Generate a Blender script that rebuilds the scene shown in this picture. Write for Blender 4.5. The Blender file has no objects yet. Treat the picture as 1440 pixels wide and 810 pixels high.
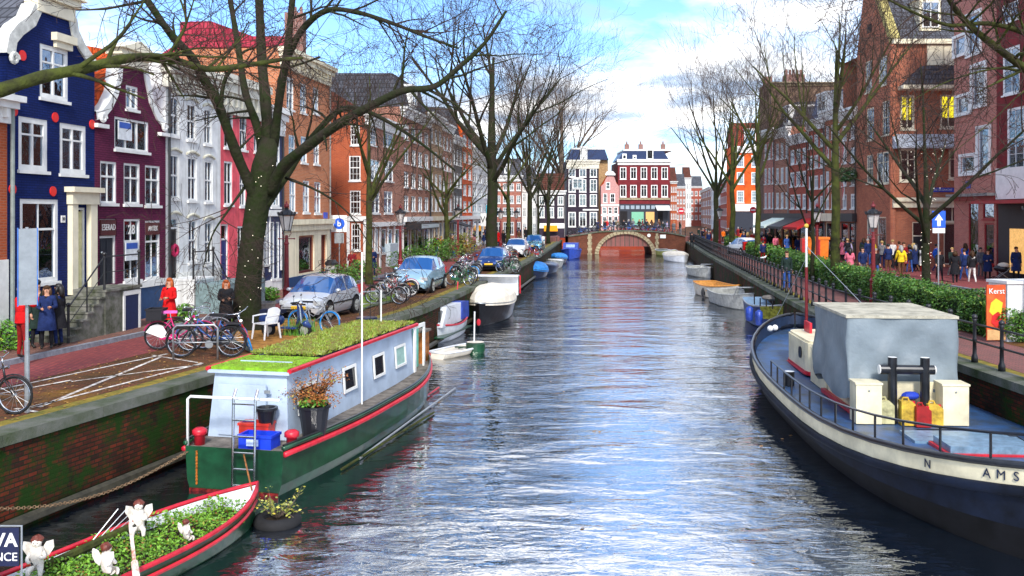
import bpy, math, random
from mathutils import Vector, Matrix
from mathutils.geometry import tessellate_polygon
R_ = math.radians; PI = math.pi
sc = bpy.context.scene
COL = sc.collection
# ---------------- camera, world, sun, exposure ----------------
FP = 1300.0; CZ = 5.2; HY = 300.0; QZ = 1.6
cam = bpy.data.objects.new('camera', bpy.data.cameras.new('camera')); COL.objects.link(cam)
cam.location = (0, 0, CZ); cam.rotation_euler = (R_(90), 0, 0)
cam.data.sensor_width = 36; cam.data.lens = 36 * FP / 1440; cam.data.shift_y = -105 / 1440
cam.data.clip_start = .1; cam.data.clip_end = 3000
sc.camera = cam
SUN_EL, SUN_AZ = R_(38), R_(176)      # azimuth measured from +Y towards +X
w = bpy.data.worlds.new('World'); sc.world = w; w.use_nodes = True
nt = w.node_tree; N = nt.nodes; LK = nt.links
bg = N['Background']
sky = N.new('ShaderNodeTexSky'); sky.sky_type = 'NISHITA'; sky.sun_disc = False
sky.sun_elevation = SUN_EL; sky.sun_rotation = SUN_AZ; sky.air_density = 1.0; sky.dust_density = .6; sky.ozone_density = 2.2
tc = N.new('ShaderNodeTexCoord'); sep = N.new('ShaderNodeSeparateXYZ'); LK.new(tc.outputs['Generated'], sep.inputs[0])
def wmath(op, a, b=None, clamp=False):
    m = N.new('ShaderNodeMath'); m.operation = op; m.use_clamp = clamp
    for i, v in enumerate((a, b)):
        if v is None: continue
        if isinstance(v, (int, float)): m.inputs[i].default_value = v
        else: LK.new(v, m.inputs[i])
    return m.outputs[0]
zc = wmath('ADD', wmath('MAXIMUM', sep.outputs[2], 0.0), .13)
cx = wmath('DIVIDE', sep.outputs[0], zc); cy = wmath('DIVIDE', sep.outputs[1], zc)
cmb = N.new('ShaderNodeCombineXYZ'); LK.new(cx, cmb.inputs[0]); LK.new(cy, cmb.inputs[1])
n1 = N.new('ShaderNodeTexNoise'); n1.inputs['Scale'].default_value = .85; n1.inputs['Detail'].default_value = 9
n1.inputs['Roughness'].default_value = .56; n1.inputs['Distortion'].default_value = .35
mp = N.new('ShaderNodeMapping'); mp.inputs['Location'].default_value = (3.4, 1.3, 0); LK.new(cmb.outputs[0], mp.inputs[0])
LK.new(mp.outputs[0], n1.inputs['Vector'])
cr = N.new('ShaderNodeValToRGB'); cr.color_ramp.elements[0].position = .42; cr.color_ramp.elements[1].position = .56
LK.new(n1.outputs[0], cr.inputs[0])
n2 = N.new('ShaderNodeTexNoise'); n2.inputs['Scale'].default_value = 2.1; n2.inputs['Detail'].default_value = 7
LK.new(mp.outputs[0], n2.inputs['Vector'])
cr2 = N.new('ShaderNodeValToRGB'); cr2.color_ramp.elements[0].position = .40; cr2.color_ramp.elements[1].position = .60
cr2.color_ramp.elements[0].color = (3.9, 5.0, 6.8, 1); cr2.color_ramp.elements[1].color = (13.6, 13.5, 13.4, 1)
LK.new(n2.outputs[0], cr2.inputs[0])
skm = N.new('ShaderNodeMix'); skm.data_type = 'RGBA'; skm.blend_type = 'MULTIPLY'; skm.inputs[0].default_value = 1
LK.new(sky.outputs[0], skm.inputs[6]); skm.inputs[7].default_value = (1.0, 1.3, 1.7, 1)
mx = N.new('ShaderNodeMix'); mx.data_type = 'RGBA'
LK.new(cr.outputs[0], mx.inputs[0]); LK.new(skm.outputs[2], mx.inputs[6]); LK.new(cr2.outputs[0], mx.inputs[7])
LK.new(mx.outputs[2], bg.inputs[0]); bg.inputs[1].default_value = .1
sl = bpy.data.lights.new('sun', 'SUN'); sl.energy = 2.7; sl.angle = R_(9); sl.color = (1, .95, .87)
so = bpy.data.objects.new('sun', sl); COL.objects.link(so)
sd = Vector((math.sin(SUN_AZ) * math.cos(SUN_EL), math.cos(SUN_AZ) * math.cos(SUN_EL), math.sin(SUN_EL)))
so.rotation_euler = sd.to_track_quat('Z', 'Y').to_euler(); so.location = (0, -30, 60)
vs = sc.view_settings; vs.view_transform = 'Standard'; vs.look = 'None'; vs.gamma = 1; vs.exposure = .8
sc.render.engine = 'CYCLES'

# ---------------- helpers ----------------
def G(px, py, z=QZ):
    k = (CZ - z) / (py - HY); return Vector(((px - 720) * k, FP * k, z))
def at(px, d, z=QZ): return Vector(((px - 720) / FP * d, d, z))
def Zp(py, d): return CZ - (py - HY) * d / FP
def PX(px, py, d): return Vector(((px - 720) / FP * d, d, Zp(py, d)))

class MB:
    def __init__(s): s.v = []; s.f = []; s.m = []; s.cm = 0
    def quad(s, *p):
        b = len(s.v); s.v += [tuple(q) for q in p]; s.f.append(tuple(range(b, b + len(p)))); s.m.append(s.cm); return s
    def box(s, x0, x1, y0, y1, z0, z1):
        b = len(s.v)
        s.v += [(x0,y0,z0),(x1,y0,z0),(x1,y1,z0),(x0,y1,z0),(x0,y0,z1),(x1,y0,z1),(x1,y1,z1),(x0,y1,z1)]
        for q in ((3,2,1,0),(4,5,6,7),(0,1,5,4),(1,2,6,5),(2,3,7,6),(3,0,4,7)): s.f.append(tuple(b+i for i in q)); s.m.append(s.cm)
        return s
    def cbox(s, c, size, rz=0, rx=0, ry=0):
        M = Matrix.Translation(c) @ Matrix.Rotation(rz, 4, 'Z') @ Matrix.Rotation(ry, 4, 'Y') @ Matrix.Rotation(rx, 4, 'X')
        n = len(s.v); a, b_, h = size[0]/2, size[1]/2, size[2]/2
        s.box(-a, a, -b_, b_, -h, h); s.xf(M, n); return s
    def xf(s, M, n=0):
        for i in range(n, len(s.v)): s.v[i] = tuple(M @ Vector(s.v[i]))
        return s
    def prism(s, poly, y0, y1, axis='y'):
        """poly of (a,b); extruded along axis. y: (a,y,b)  z: (a,b,z)  x: (x,a,b)"""
        f = {'y': lambda p, t: (p[0], t, p[1]), 'z': lambda p, t: (p[0], p[1], t), 'x': lambda p, t: (t, p[0], p[1])}[axis]
        b = len(s.v); n = len(poly)
        s.v += [f(p, y0) for p in poly] + [f(p, y1) for p in poly]
        tris = tessellate_polygon([[Vector((p[0], p[1], 0)) for p in poly]])
        for t in tris:
            s.f.append(tuple(b + i for i in t)); s.m.append(s.cm)
            s.f.append(tuple(b + n + i for i in reversed(t))); s.m.append(s.cm)
        for i in range(n):
            j = (i + 1) % n; s.f.append((b+i, b+j, b+n+j, b+n+i)); s.m.append(s.cm)
        return s
    def tube(s, pts, rad, n=6, cap=True, closed=False):
        pts = [Vector(p) for p in pts]; L = len(pts)
        if not isinstance(rad, (list, tuple)): rad = [rad] * L
        b = len(s.v); up = None
        for i, p in enumerate(pts):
            if closed: t = pts[(i+1) % L] - pts[i-1]
            else: t = pts[min(i+1, L-1)] - pts[max(i-1, 0)]
            if t.length < 1e-9: t = Vector((0, 0, 1))
            t.normalize()
            if up is None:
                up = Vector((0, 0, 1)) if abs(t.z) < .9 else Vector((1, 0, 0))
            up = up - t * up.dot(t)
            if up.length < 1e-6: up = Vector((1, 0, 0)) - t * t.x
            up.normalize(); sd_ = t.cross(up)
            for k in range(n):
                a = 2 * PI * k / n; q = p + (up * math.cos(a) + sd_ * math.sin(a)) * rad[i]
                s.v.append((q.x, q.y, q.z))
        for i in range(L if closed else L - 1):
            i2 = (i + 1) % L
            for k in range(n):
                k2 = (k + 1) % n
                s.f.append((b+i*n+k, b+i*n+k2, b+i2*n+k2, b+i2*n+k)); s.m.append(s.cm)
        if cap and not closed and n > 3:
            s.f.append(tuple(b+k for k in reversed(range(n)))); s.m.append(s.cm)
            s.f.append(tuple(b+(L-1)*n+k for k in range(n))); s.m.append(s.cm)
        return s
    def lathe(s, prof, n=12, c=(0, 0, 0)):
        b = len(s.v); m = len(prof)
        for r, z in prof:
            for k in range(n):
                a = 2*PI*k/n; s.v.append((c[0]+r*math.cos(a), c[1]+r*math.sin(a), c[2]+z))
        for i in range(m-1):
            for k in range(n):
                k2 = (k+1) % n; s.f.append((b+i*n+k, b+i*n+k2, b+(i+1)*n+k2, b+(i+1)*n+k)); s.m.append(s.cm)
        if prof[0][0] > 1e-4: s.f.append(tuple(b+k for k in reversed(range(n)))); s.m.append(s.cm)
        if prof[-1][0] > 1e-4: s.f.append(tuple(b+(m-1)*n+k for k in range(n))); s.m.append(s.cm)
        return s
    def ball(s, c, r, n=8, m=6, jit=0, rnd=None):
        if not isinstance(r, (tuple, list)): r = (r, r, r)
        b0 = len(s.v)
        s.lathe([(math.sin(PI*i/m) if 0 < i < m else 1e-5, -math.cos(PI*i/m)) for i in range(m+1)], n)
        for i in range(b0, len(s.v)):
            x, y, z = s.v[i]; k = 1 + (rnd.uniform(-jit, jit) if rnd else 0)
            s.v[i] = (c[0]+x*r[0]*k, c[1]+y*r[1]*k, c[2]+z*r[2]*k)
        return s
    def grid(s, rows, closed=False):
        b = len(s.v); n = len(rows[0])
        for r in rows: s.v += [tuple(p) for p in r]
        for i in range(len(rows)-1):
            for k in range(n if closed else n-1):
                k2 = (k+1) % n
                s.f.append((b+i*n+k, b+i*n+k2, b+(i+1)*n+k2, b+(i+1)*n+k)); s.m.append(s.cm)
        return s
    def build(s, name, mats, parent=None, loc=None, rz=0, smooth=False):
        me = bpy.data.meshes.new(name)
        me.from_pydata(s.v, [], s.f)
        if not isinstance(mats, (list, tuple)): mats = [mats]
        for m in mats: me.materials.append(m)
        if len(mats) > 1: me.polygons.foreach_set('material_index', s.m)
        if smooth: me.polygons.foreach_set('use_smooth', [True] * len(me.polygons))
        me.update()
        o = bpy.data.objects.new(name, me); COL.objects.link(o)
        if parent: o.parent = parent
        if loc is not None: o.location = loc
        if rz: o.rotation_euler.z = rz
        return o

def tag(o, label, cat, group=None):
    o['label'] = label; o['category'] = cat
    if group: o['group'] = group
    return o
def empty(name, loc, rz, label, cat, group=None):
    o = bpy.data.objects.new(name, None); COL.objects.link(o); o.location = loc; o.rotation_euler.z = rz
    o.empty_display_size = .2
    return tag(o, label, cat, group)
def struct(o, kind='structure'): o['kind'] = kind; return o
KIDS = {}
def copy_tree(o, parent=None):
    c = o.copy(); COL.objects.link(c)
    if parent: c.parent = parent
    for ch in list(o.children): copy_tree(ch, c)
    return c
def recolor(root, swap):
    """swap: {material name: material}; object-level material slots so meshes stay shared"""
    todo = [root]
    while todo:
        o = todo.pop(); todo += list(o.children)
        if o.type == 'MESH':
            for sl_ in o.material_slots:
                if sl_.material and sl_.material.name in swap:
                    m = swap[sl_.material.name]; sl_.link = 'OBJECT'; sl_.material = m
# ---------------- materials ----------------
_M = {}
def mat(name, col=(.5,.5,.5), rough=.6, metal=0, var=.12, scale=6, bump=0, bscale=40, spec=None, dirt=None, emit=None, alpha=None, coat=0, streak=0):
    if name in _M: return _M[name]
    m = bpy.data.materials.new(name); m.use_nodes = True; _M[name] = m
    n = m.node_tree.nodes; l = m.node_tree.links; p = n['Principled BSDF']
    p.inputs['Roughness'].default_value = rough; p.inputs['Metallic'].default_value = metal
    if rough >= .6 and not metal: p.inputs['Specular IOR Level'].default_value = .2
    if coat: p.inputs['Coat Weight'].default_value = coat; p.inputs['Coat Roughness'].default_value = .08
    c = (*col, 1); p.inputs['Base Color'].default_value = c
    t = n.new('ShaderNodeTexCoord')
    if var:
        no = n.new('ShaderNodeTexNoise'); no.inputs['Scale'].default_value = scale; no.inputs['Detail'].default_value = 6
        no.inputs['Roughness'].default_value = .65
        l.new(t.outputs['Object'], no.inputs['Vector'])
        r = n.new('ShaderNodeValToRGB'); r.color_ramp.elements[0].position = .32; r.color_ramp.elements[1].position = .68
        d = dirt or tuple(x * (1 - var * 2) for x in col)
        r.color_ramp.elements[0].color = (*d, 1); r.color_ramp.elements[1].color = (*[min(1, x * (1 + var)) for x in col], 1)
        l.new(no.outputs[0], r.inputs[0]); out = r.outputs[0]
        if streak:
            mp_ = n.new('ShaderNodeMapping'); mp_.inputs['Scale'].default_value = (5, 5, .35); l.new(t.outputs['Object'], mp_.inputs[0])
            n3 = n.new('ShaderNodeTexNoise'); n3.inputs['Scale'].default_value = 1; n3.inputs['Detail'].default_value = 8; n3.inputs['Roughness'].default_value = .7; l.new(mp_.outputs[0], n3.inputs['Vector'])
            r3 = n.new('ShaderNodeValToRGB'); r3.color_ramp.elements[0].position = .48; r3.color_ramp.elements[1].position = .75; k_ = 1-streak
            r3.color_ramp.elements[0].color = (1,1,1,1); r3.color_ramp.elements[1].color = (k_*.98, k_*.95, k_*.9, 1); l.new(n3.outputs[0], r3.inputs[0])
            m3 = n.new('ShaderNodeMix'); m3.data_type = 'RGBA'; m3.blend_type = 'MULTIPLY'; m3.inputs[0].default_value = 1; l.new(out, m3.inputs[6]); l.new(r3.outputs[0], m3.inputs[7]); out = m3.outputs[2]
        l.new(out, p.inputs['Base Color'])
    if bump:
        nb = n.new('ShaderNodeTexNoise'); nb.inputs['Scale'].default_value = bscale; nb.inputs['Detail'].default_value = 4
        l.new(t.outputs['Object'], nb.inputs['Vector'])
        b = n.new('ShaderNodeBump'); b.inputs['Strength'].default_value = bump; b.inputs['Distance'].default_value = .05
        l.new(nb.outputs[0], b.inputs['Height']); l.new(b.outputs[0], p.inputs['Normal'])
    if emit:
        p.inputs['Emission Color'].default_value = (*emit[0], 1); p.inputs['Emission Strength'].default_value = emit[1]
    return m
def brick(name, c1, c2, mortar=(.35,.33,.3), bw=.22, bh=.07, horiz=False, stain=.5, staincol=(.05,.045,.03), ms=.012, moss=None, bumpd=.02, rot=0):
    if name in _M: return _M[name]
    m = bpy.data.materials.new(name); m.use_nodes = True; _M[name] = m
    n = m.node_tree.nodes; l = m.node_tree.links; p = n['Principled BSDF']; p.inputs['Roughness'].default_value = .85; p.inputs['Specular IOR Level'].default_value = .15
    t = n.new('ShaderNodeTexCoord'); s_ = n.new('ShaderNodeSeparateXYZ'); l.new(t.outputs['Object'], s_.inputs[0])
    cb = n.new('ShaderNodeCombineXYZ')
    if horiz:
        l.new(s_.outputs[0], cb.inputs[0]); l.new(s_.outputs[1], cb.inputs[1])
    else:
        a = n.new('ShaderNodeMath'); a.operation = 'ADD'; l.new(s_.outputs[0], a.inputs[0]); l.new(s_.outputs[1], a.inputs[1])
        l.new(a.outputs[0], cb.inputs[0]); l.new(s_.outputs[2], cb.inputs[1])
    vec = cb.outputs[0]
    if rot:
        mpp = n.new('ShaderNodeMapping'); mpp.inputs['Rotation'].default_value = (0, 0, rot); l.new(vec, mpp.inputs[0]); vec = mpp.outputs[0]
    b = n.new('ShaderNodeTexBrick'); b.inputs['Scale'].default_value = 1
    b.inputs['Brick Width'].default_value = bw; b.inputs['Row Height'].default_value = bh; b.inputs['Mortar Size'].default_value = ms
    b.inputs['Mortar Smooth'].default_value = .3; b.inputs['Bias'].default_value = 0
    b.inputs['Color1'].default_value = (*c1, 1); b.inputs['Color2'].default_value = (*c2, 1); b.inputs['Mortar'].default_value = (*mortar, 1)
    l.new(vec, b.inputs['Vector'])
    no = n.new('ShaderNodeTexNoise'); no.inputs['Scale'].default_value = .9; no.inputs['Detail'].default_value = 8; no.inputs['Roughness'].default_value = .7
    l.new(t.outputs['Object'], no.inputs['Vector'])
    r = n.new('ShaderNodeValToRGB'); r.color_ramp.elements[0].position = .42; r.color_ramp.elements[1].position = .72
    r.color_ramp.elements[1].color = (stain, stain, stain, 1); l.new(no.outputs[0], r.inputs[0])
    mi = n.new('ShaderNodeMix'); mi.data_type = 'RGBA'; l.new(r.outputs[0], mi.inputs[0]); l.new(b.outputs[0], mi.inputs[6]); mi.inputs[7].default_value = (*staincol, 1)
    out = mi.outputs[2]
    if moss:
        n2_ = n.new('ShaderNodeTexNoise'); n2_.inputs['Scale'].default_value = moss[2]; n2_.inputs['Detail'].default_value = 10; n2_.inputs['Roughness'].default_value = .75
        mo = n.new('ShaderNodeMapping'); mo.inputs['Location'].default_value = (7, 3, 5); l.new(t.outputs['Object'], mo.inputs[0]); l.new(mo.outputs[0], n2_.inputs['Vector'])
        r2 = n.new('ShaderNodeValToRGB'); r2.color_ramp.elements[0].position = moss[1]; r2.color_ramp.elements[1].position = moss[1] + .1
        l.new(n2_.outputs[0], r2.inputs[0])
        m2 = n.new('ShaderNodeMix'); m2.data_type = 'RGBA'; l.new(r2.outputs[0], m2.inputs[0]); l.new(out, m2.inputs[6]); m2.inputs[7].default_value = (*moss[0], 1)
        out = m2.outputs[2]
    l.new(out, p.inputs['Base Color'])
    bu = n.new('ShaderNodeBump'); bu.inputs['Strength'].default_value = .6; bu.inputs['Distance'].default_value = bumpd; bu.invert = True
    l.new(b.outputs['Fac'], bu.inputs['Height']); l.new(bu.outputs[0], p.inputs['Normal'])
    return m
def glassmat(name, tint=(.55,.58,.6), refl=.22, rough=.04, rcol=(.75,.85,1)):
    if name in _M: return _M[name]
    m = bpy.data.materials.new(name); m.use_nodes = True; _M[name] = m
    n = m.node_tree.nodes; l = m.node_tree.links; n.remove(n['Principled BSDF'])
    g = n.new('ShaderNodeBsdfGlossy'); g.inputs['Roughness'].default_value = rough; g.inputs['Color'].default_value = (*rcol, 1)
    t = n.new('ShaderNodeBsdfTransparent'); t.inputs['Color'].default_value = (*tint, 1)
    f = n.new('ShaderNodeFresnel'); f.inputs['IOR'].default_value = 1.45
    a = n.new('ShaderNodeMath'); a.operation = 'ADD'; a.use_clamp = True; a.inputs[1].default_value = refl; l.new(f.outputs[0], a.inputs[0])
    tc_ = n.new('ShaderNodeTexCoord'); no = n.new('ShaderNodeTexNoise'); no.inputs['Scale'].default_value = 2.5; l.new(tc_.outputs['Object'], no.inputs['Vector'])
    bu = n.new('ShaderNodeBump'); bu.inputs['Strength'].default_value = .12; bu.inputs['Distance'].default_value = .05; l.new(no.outputs[0], bu.inputs['Height']); l.new(bu.outputs[0], g.inputs['Normal'])
    x = n.new('ShaderNodeMixShader'); l.new(a.outputs[0], x.inputs[0]); l.new(t.outputs[0], x.inputs[1]); l.new(g.outputs[0], x.inputs[2])
    l.new(x.outputs[0], n['Material Output'].inputs[0]); return m
def leafmat(name, c1, c2, c3=None):
    if name in _M: return _M[name]
    m = bpy.data.materials.new(name); m.use_nodes = True; _M[name] = m
    n = m.node_tree.nodes; l = m.node_tree.links; p = n['Principled BSDF']; p.inputs['Roughness'].default_value = .5
    g = n.new('ShaderNodeNewGeometry'); r = n.new('ShaderNodeValToRGB')
    r.color_ramp.elements[0].color = (*c1, 1); r.color_ramp.elements[1].color = (*c2, 1)
    if c3: e = r.color_ramp.elements.new(.88); e.color = (*c2, 1); r.color_ramp.elements[2].color = (*c3, 1)
    l.new(g.outputs['Random Per Island'], r.inputs[0]); l.new(r.outputs[0], p.inputs['Base Color'])
    return m
white = mat('white_paint', (.78,.78,.76), .5, var=.07, scale=3)
cream = mat('cream_paint', (.80,.73,.55), .55, var=.07, scale=2)
black = mat('black_paint', (.012,.012,.016), .35, var=.1)
iron = mat('black_iron', (.015,.016,.02), .45, var=.1)
chrome = mat('chrome', (.62,.64,.66), .22, 1, var=.05)
rubber = mat('rubber', (.018,.018,.02), .8, var=.1)
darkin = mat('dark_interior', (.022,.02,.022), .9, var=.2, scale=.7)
curt = mat('curtain_cloth', (.72,.70,.64), .9, var=.15, scale=5)
glass = glassmat('window_glass')
stone = mat('grey_stone', (.27,.26,.25), .85, var=.22, scale=3, bump=.3)
stonel = mat('sandstone', (.34,.28,.18), .85, var=.25, scale=4, bump=.3)
redpost = mat('oxblood_paint', (.20,.012,.016), .4, var=.15)
steel = mat('galvanised_steel', (.42,.44,.46), .4, .7, var=.12)

def text_part(s, size, m, parent, loc, rot, name='lettering', extrude=.004, align='CENTER', sx=1, bold=0):
    cu = bpy.data.curves.new('t', 'FONT'); cu.body = s; cu.size = size; cu.extrude = extrude; cu.align_x = align; cu.align_y = 'CENTER'; cu.offset = bold
    ob = bpy.data.objects.new('t', cu); COL.objects.link(ob)
    dg = bpy.context.evaluated_depsgraph_get(); me = bpy.data.meshes.new_from_object(ob.evaluated_get(dg))
    bpy.data.objects.remove(ob); bpy.data.curves.remove(cu)
    me.name = name; me.materials.clear(); me.materials.append(m)
    o = bpy.data.objects.new(name, me); COL.objects.link(o); o.parent = parent; o.location = loc; o.rotation_euler = rot; o.scale = (sx, 1, 1)
    return o

# ---------------- banks: quay edges, ground, water ----------------
LQ = [(-10.6,-12),(-9.6,6),(-8.2,14.8),(-6.87,19.4),(-6.4,21.2),(-3.25,34.7),(-2.5,40),(.45,62.4),(1.1,68),(2.7,82),(6.1,117),(6.7,124)]
RQ = [(10.6,-12),(10.6,20.8),(10.7,32),(12.0,42.5),(17.0,80.7),(21.3,111),(22.2,118),(22.5,124)]
def interp(poly, d):
    for (x0, d0), (x1, d1) in zip(poly, poly[1:]):
        if d <= d1 or (x1, d1) == poly[-1]: return x0 + (x1-x0) * (d-d0) / (d1-d0)
lq = lambda d: interp(LQ, d); rq = lambda d: interp(RQ, d)
def fl(d): return -16.476 + .139*d if d < 50.9 else -15.355 + .117*d     # left facade line
def kerbL(d): return interp([(-14.6,-12),(-14.2,12),(-12.05,21.8),(-10.75,28),(-7.55,50.9),(-1.35,104),(0,118)], d)
RD = 21.3
m_verge = brick('mossy_brick_paving', (.19,.06,.03), (.11,.045,.025), (.04,.04,.02), .21, .10, True, .8, (.05,.04,.015), moss=((.17,.085,.015), .54, .45))
m_road = brick('red_brick_road', (.34,.075,.07), (.24,.055,.06), (.10,.05,.05), .21, .10, True, .45, (.13,.05,.045), rot=R_(40))
m_path = brick('brown_brick_path', (.27,.10,.09), (.20,.085,.08), (.10,.07,.06), .21, .10, True, .4, (.10,.07,.06), rot=R_(10))
m_pave = brick('pavement_brick', (.27,.12,.09), (.20,.09,.07), (.12,.09,.08), .21, .10, True, .5, (.09,.06,.05), rot=R_(80))
def sheet(name, ds, fa, fb, z, m, thick=None, zf=None):
    b = MB(); rows = []
    for d in ds:
        rows.append([(fa(d), d, z), (fb(d), d, z)])
    b.grid(rows)
    if thick:
        for fx in (fa, fb): b.grid([[(fx(d), d, z-thick), (fx(d), d, z)] for d in ds])
        for d in (ds[0], ds[-1]): b.quad((fa(d), d, z-thick), (fb(d), d, z-thick), (fb(d), d, z), (fa(d), d, z))
    return b.build(name, m)
DS = [-12, 0, 6, 10, 12, 14.8, 17, 19.4, 21.2, 21.8, 25, 28, 31, 34.7, 40, 45, 50.9, 56, 62.4, 68, 75, 82, 92, 104, 111, 117, 118, 124]
gb = MB()
gb.grid([[(-400, d, QZ), (lq(d), d, QZ)] for d in DS])
gb.grid([[(rq(d), d, QZ), (400, d, QZ)] for d in DS])
gb.quad((-400,124,QZ),(2,124,QZ),(2,147,QZ),(-400,147,QZ)); gb.quad((27,124,QZ),(400,124,QZ),(400,147,QZ),(27,147,QZ))
gb.quad((-1500,147,QZ),(1500,147,QZ),(1500,2500,QZ),(-1500,2500,QZ))
struct(gb.build('ground', m_verge))
DL = [d for d in DS if d >= -12]
struct(sheet('left_road', DL, lambda d: kerbL(d)+.13, lambda d: max(lq(d)-3.6, kerbL(d)+.3) , QZ+.004, m_road))
struct(sheet('left_pavement', DL, lambda d: fl(d)-3, lambda d: kerbL(d), QZ+.12, m_pave, .12))
kst = mat('kerb_stone', (.25,.27,.31), .7, var=.2)
struct(sheet('left_kerb', DL, lambda d: kerbL(d)-.002, lambda d: kerbL(d)+.15, QZ+.125, kst, .125))
struct(sheet('right_path', DL, lambda d: rq(d)+.9, lambda d: rq(d)+3.0, QZ+.004, m_path))
struct(sheet('right_road', DL, lambda d: rq(d)+4.1 if d < 80 else rq(d)+3.8, lambda d: max(RD, rq(d)+8), QZ+.006, m_road))
struct(sheet('right_pavement', DL, lambda d: max(RD, rq(d)+8)+.17, lambda d: 60, QZ+.1, m_road, .1))
struct(sheet('right_kerb', DL, lambda d: max(RD, rq(d)+8), lambda d: max(RD, rq(d)+8)+.172, QZ+.104, kst, .104))
# verge kerb around hedge
struct(sheet('hedge_kerb', DL, lambda d: rq(d)+4.0, lambda d: rq(d)+4.12, QZ+.1, kst, .1))
# grass tufts verge strips
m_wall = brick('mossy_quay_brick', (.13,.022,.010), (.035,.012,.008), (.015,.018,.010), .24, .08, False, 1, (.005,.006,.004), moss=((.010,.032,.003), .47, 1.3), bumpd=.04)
capm = mat('quay_cap_stone', (.12,.12,.11), .85, var=.3, scale=1.2, bump=.4, dirt=(.035,.055,.015))
for nm, Q, sg in (('left', LQ, -1), ('right', RQ, 1)):
    q = lambda d, Q=Q: interp(Q, d)
    b = MB(); ds = DS
    b.grid([[(q(d)-sg*.0, d, -1.5), (q(d), d, 1.5)] for d in ds])
    b.grid([[(q(d)+sg*.3, d, -1.5), (q(d)+sg*.3, d, 1.5)] for d in ds])
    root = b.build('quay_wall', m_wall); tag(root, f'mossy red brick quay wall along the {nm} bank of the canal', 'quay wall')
    c = MB(); x = 0
    for d0, d1 in zip(ds, ds[1:]):
        n = max(1, int(round((d1-d0)/1.6)))
        for i in range(n):
            a = d0+(d1-d0)*i/n; e = d0+(d1-d0)*(i+1)/n - .012
            P = [(q(a)-sg*.06, a), (q(e)-sg*.06, e), (q(e)+sg*.5, e), (q(a)+sg*.5, a)]
            if sg < 0: P = P[::-1]
            c.prism(P, 1.46, QZ+.05, 'z')
    cp = c.build('coping', capm, root)
    if nm == 'left': left_wall = root
    else: right_wall = root
# timber rubbing strake at water line
b = MB(); b.tube([(lq(d)+.1, d, .18) for d in DS], .09, 6); b.build('fender_beam', mat('wet_timber', (.05,.045,.03), .5, var=.3), left_wall)
# water
def watermat():
    m = bpy.data.materials.new('canal_water'); m.use_nodes = True
    n = m.node_tree.nodes; l = m.node_tree.links; p = n['Principled BSDF']
    p.inputs['Base Color'].default_value = (.003,.008,.016,1); p.inputs['Roughness'].default_value = .03; p.inputs['IOR'].default_value = 8.0
    t = n.new('ShaderNodeTexCoord')
    def nz(sx, sy, sc_, det, rz=0):
        mp_ = n.new('ShaderNodeMapping'); mp_.inputs['Scale'].default_value = (sx, sy, 1); mp_.inputs['Rotation'].default_value = (0, 0, rz); l.new(t.outputs['Object'], mp_.inputs[0])
        q = n.new('ShaderNodeTexNoise'); q.inputs['Scale'].default_value = sc_; q.inputs['Detail'].default_value = det; q.inputs['Roughness'].default_value = .55; q.inputs['Distortion'].default_value = .6
        l.new(mp_.outputs[0], q.inputs['Vector']); return q.outputs[0]
    a = nz(.5, 1.0, .75, 2, .12); c = nz(.7, 1.5, 3.0, 3, -.25)
    k = n.new('ShaderNodeMath'); k.operation = 'MULTIPLY_ADD'; l.new(c, k.inputs[0]); k.inputs[1].default_value = .22; l.new(a, k.inputs[2])
    b = n.new('ShaderNodeBump'); b.inputs['Strength'].default_value = 1; b.inputs['Distance'].default_value = .10
    pz = nz(.35, .6, .16, 3, .5); pr = n.new('ShaderNodeMapRange'); l.new(pz, pr.inputs[0]); pr.inputs[1].default_value = .38; pr.inputs[2].default_value = .62; pr.inputs[3].default_value = .45; pr.inputs[4].default_value = 1.35
    kk = n.new('ShaderNodeMath'); kk.operation = 'MULTIPLY'; l.new(k.outputs[0], kk.inputs[0]); l.new(pr.outputs[0], kk.inputs[1]); l.new(kk.outputs[0], b.inputs['Height']); l.new(b.outputs[0], p.inputs['Normal']); return m
b = MB(); b.quad((-40,-40,0),(60,-40,0),(60,147,0),(-40,147,0)); struct(b.build('water', watermat()))
b = MB()
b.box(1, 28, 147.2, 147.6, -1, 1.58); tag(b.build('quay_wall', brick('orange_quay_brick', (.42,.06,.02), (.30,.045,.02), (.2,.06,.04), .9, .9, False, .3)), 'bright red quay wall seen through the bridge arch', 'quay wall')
# parking marks
b = MB()
def stripe(p0, p1, wd=.09):
    a, c = G(*p0), G(*p1); t = (c-a).normalized(); n_ = Vector((-t.y, t.x, 0))*wd/2; z = Vector((0, 0, .009))
    b.quad(a-n_+z, c-n_+z, c+n_+z, a+n_+z)
for p0, p1 in (((0,548),(235,498)), ((10,582),(285,511)), ((0,554),(100,535)), ((55,573),(225,503)), ((10,582),(62,568)), ((100,537),(283,513)),
               ((215,500),(283,511)), ((22,575),(85,585)), ((508,470),(575,440))): stripe(p0, p1)
struct(b.build('road_markings', mat('road_paint', (.62,.60,.56), .8, var=.4, scale=6, dirt=(.22,.14,.10))))
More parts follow.
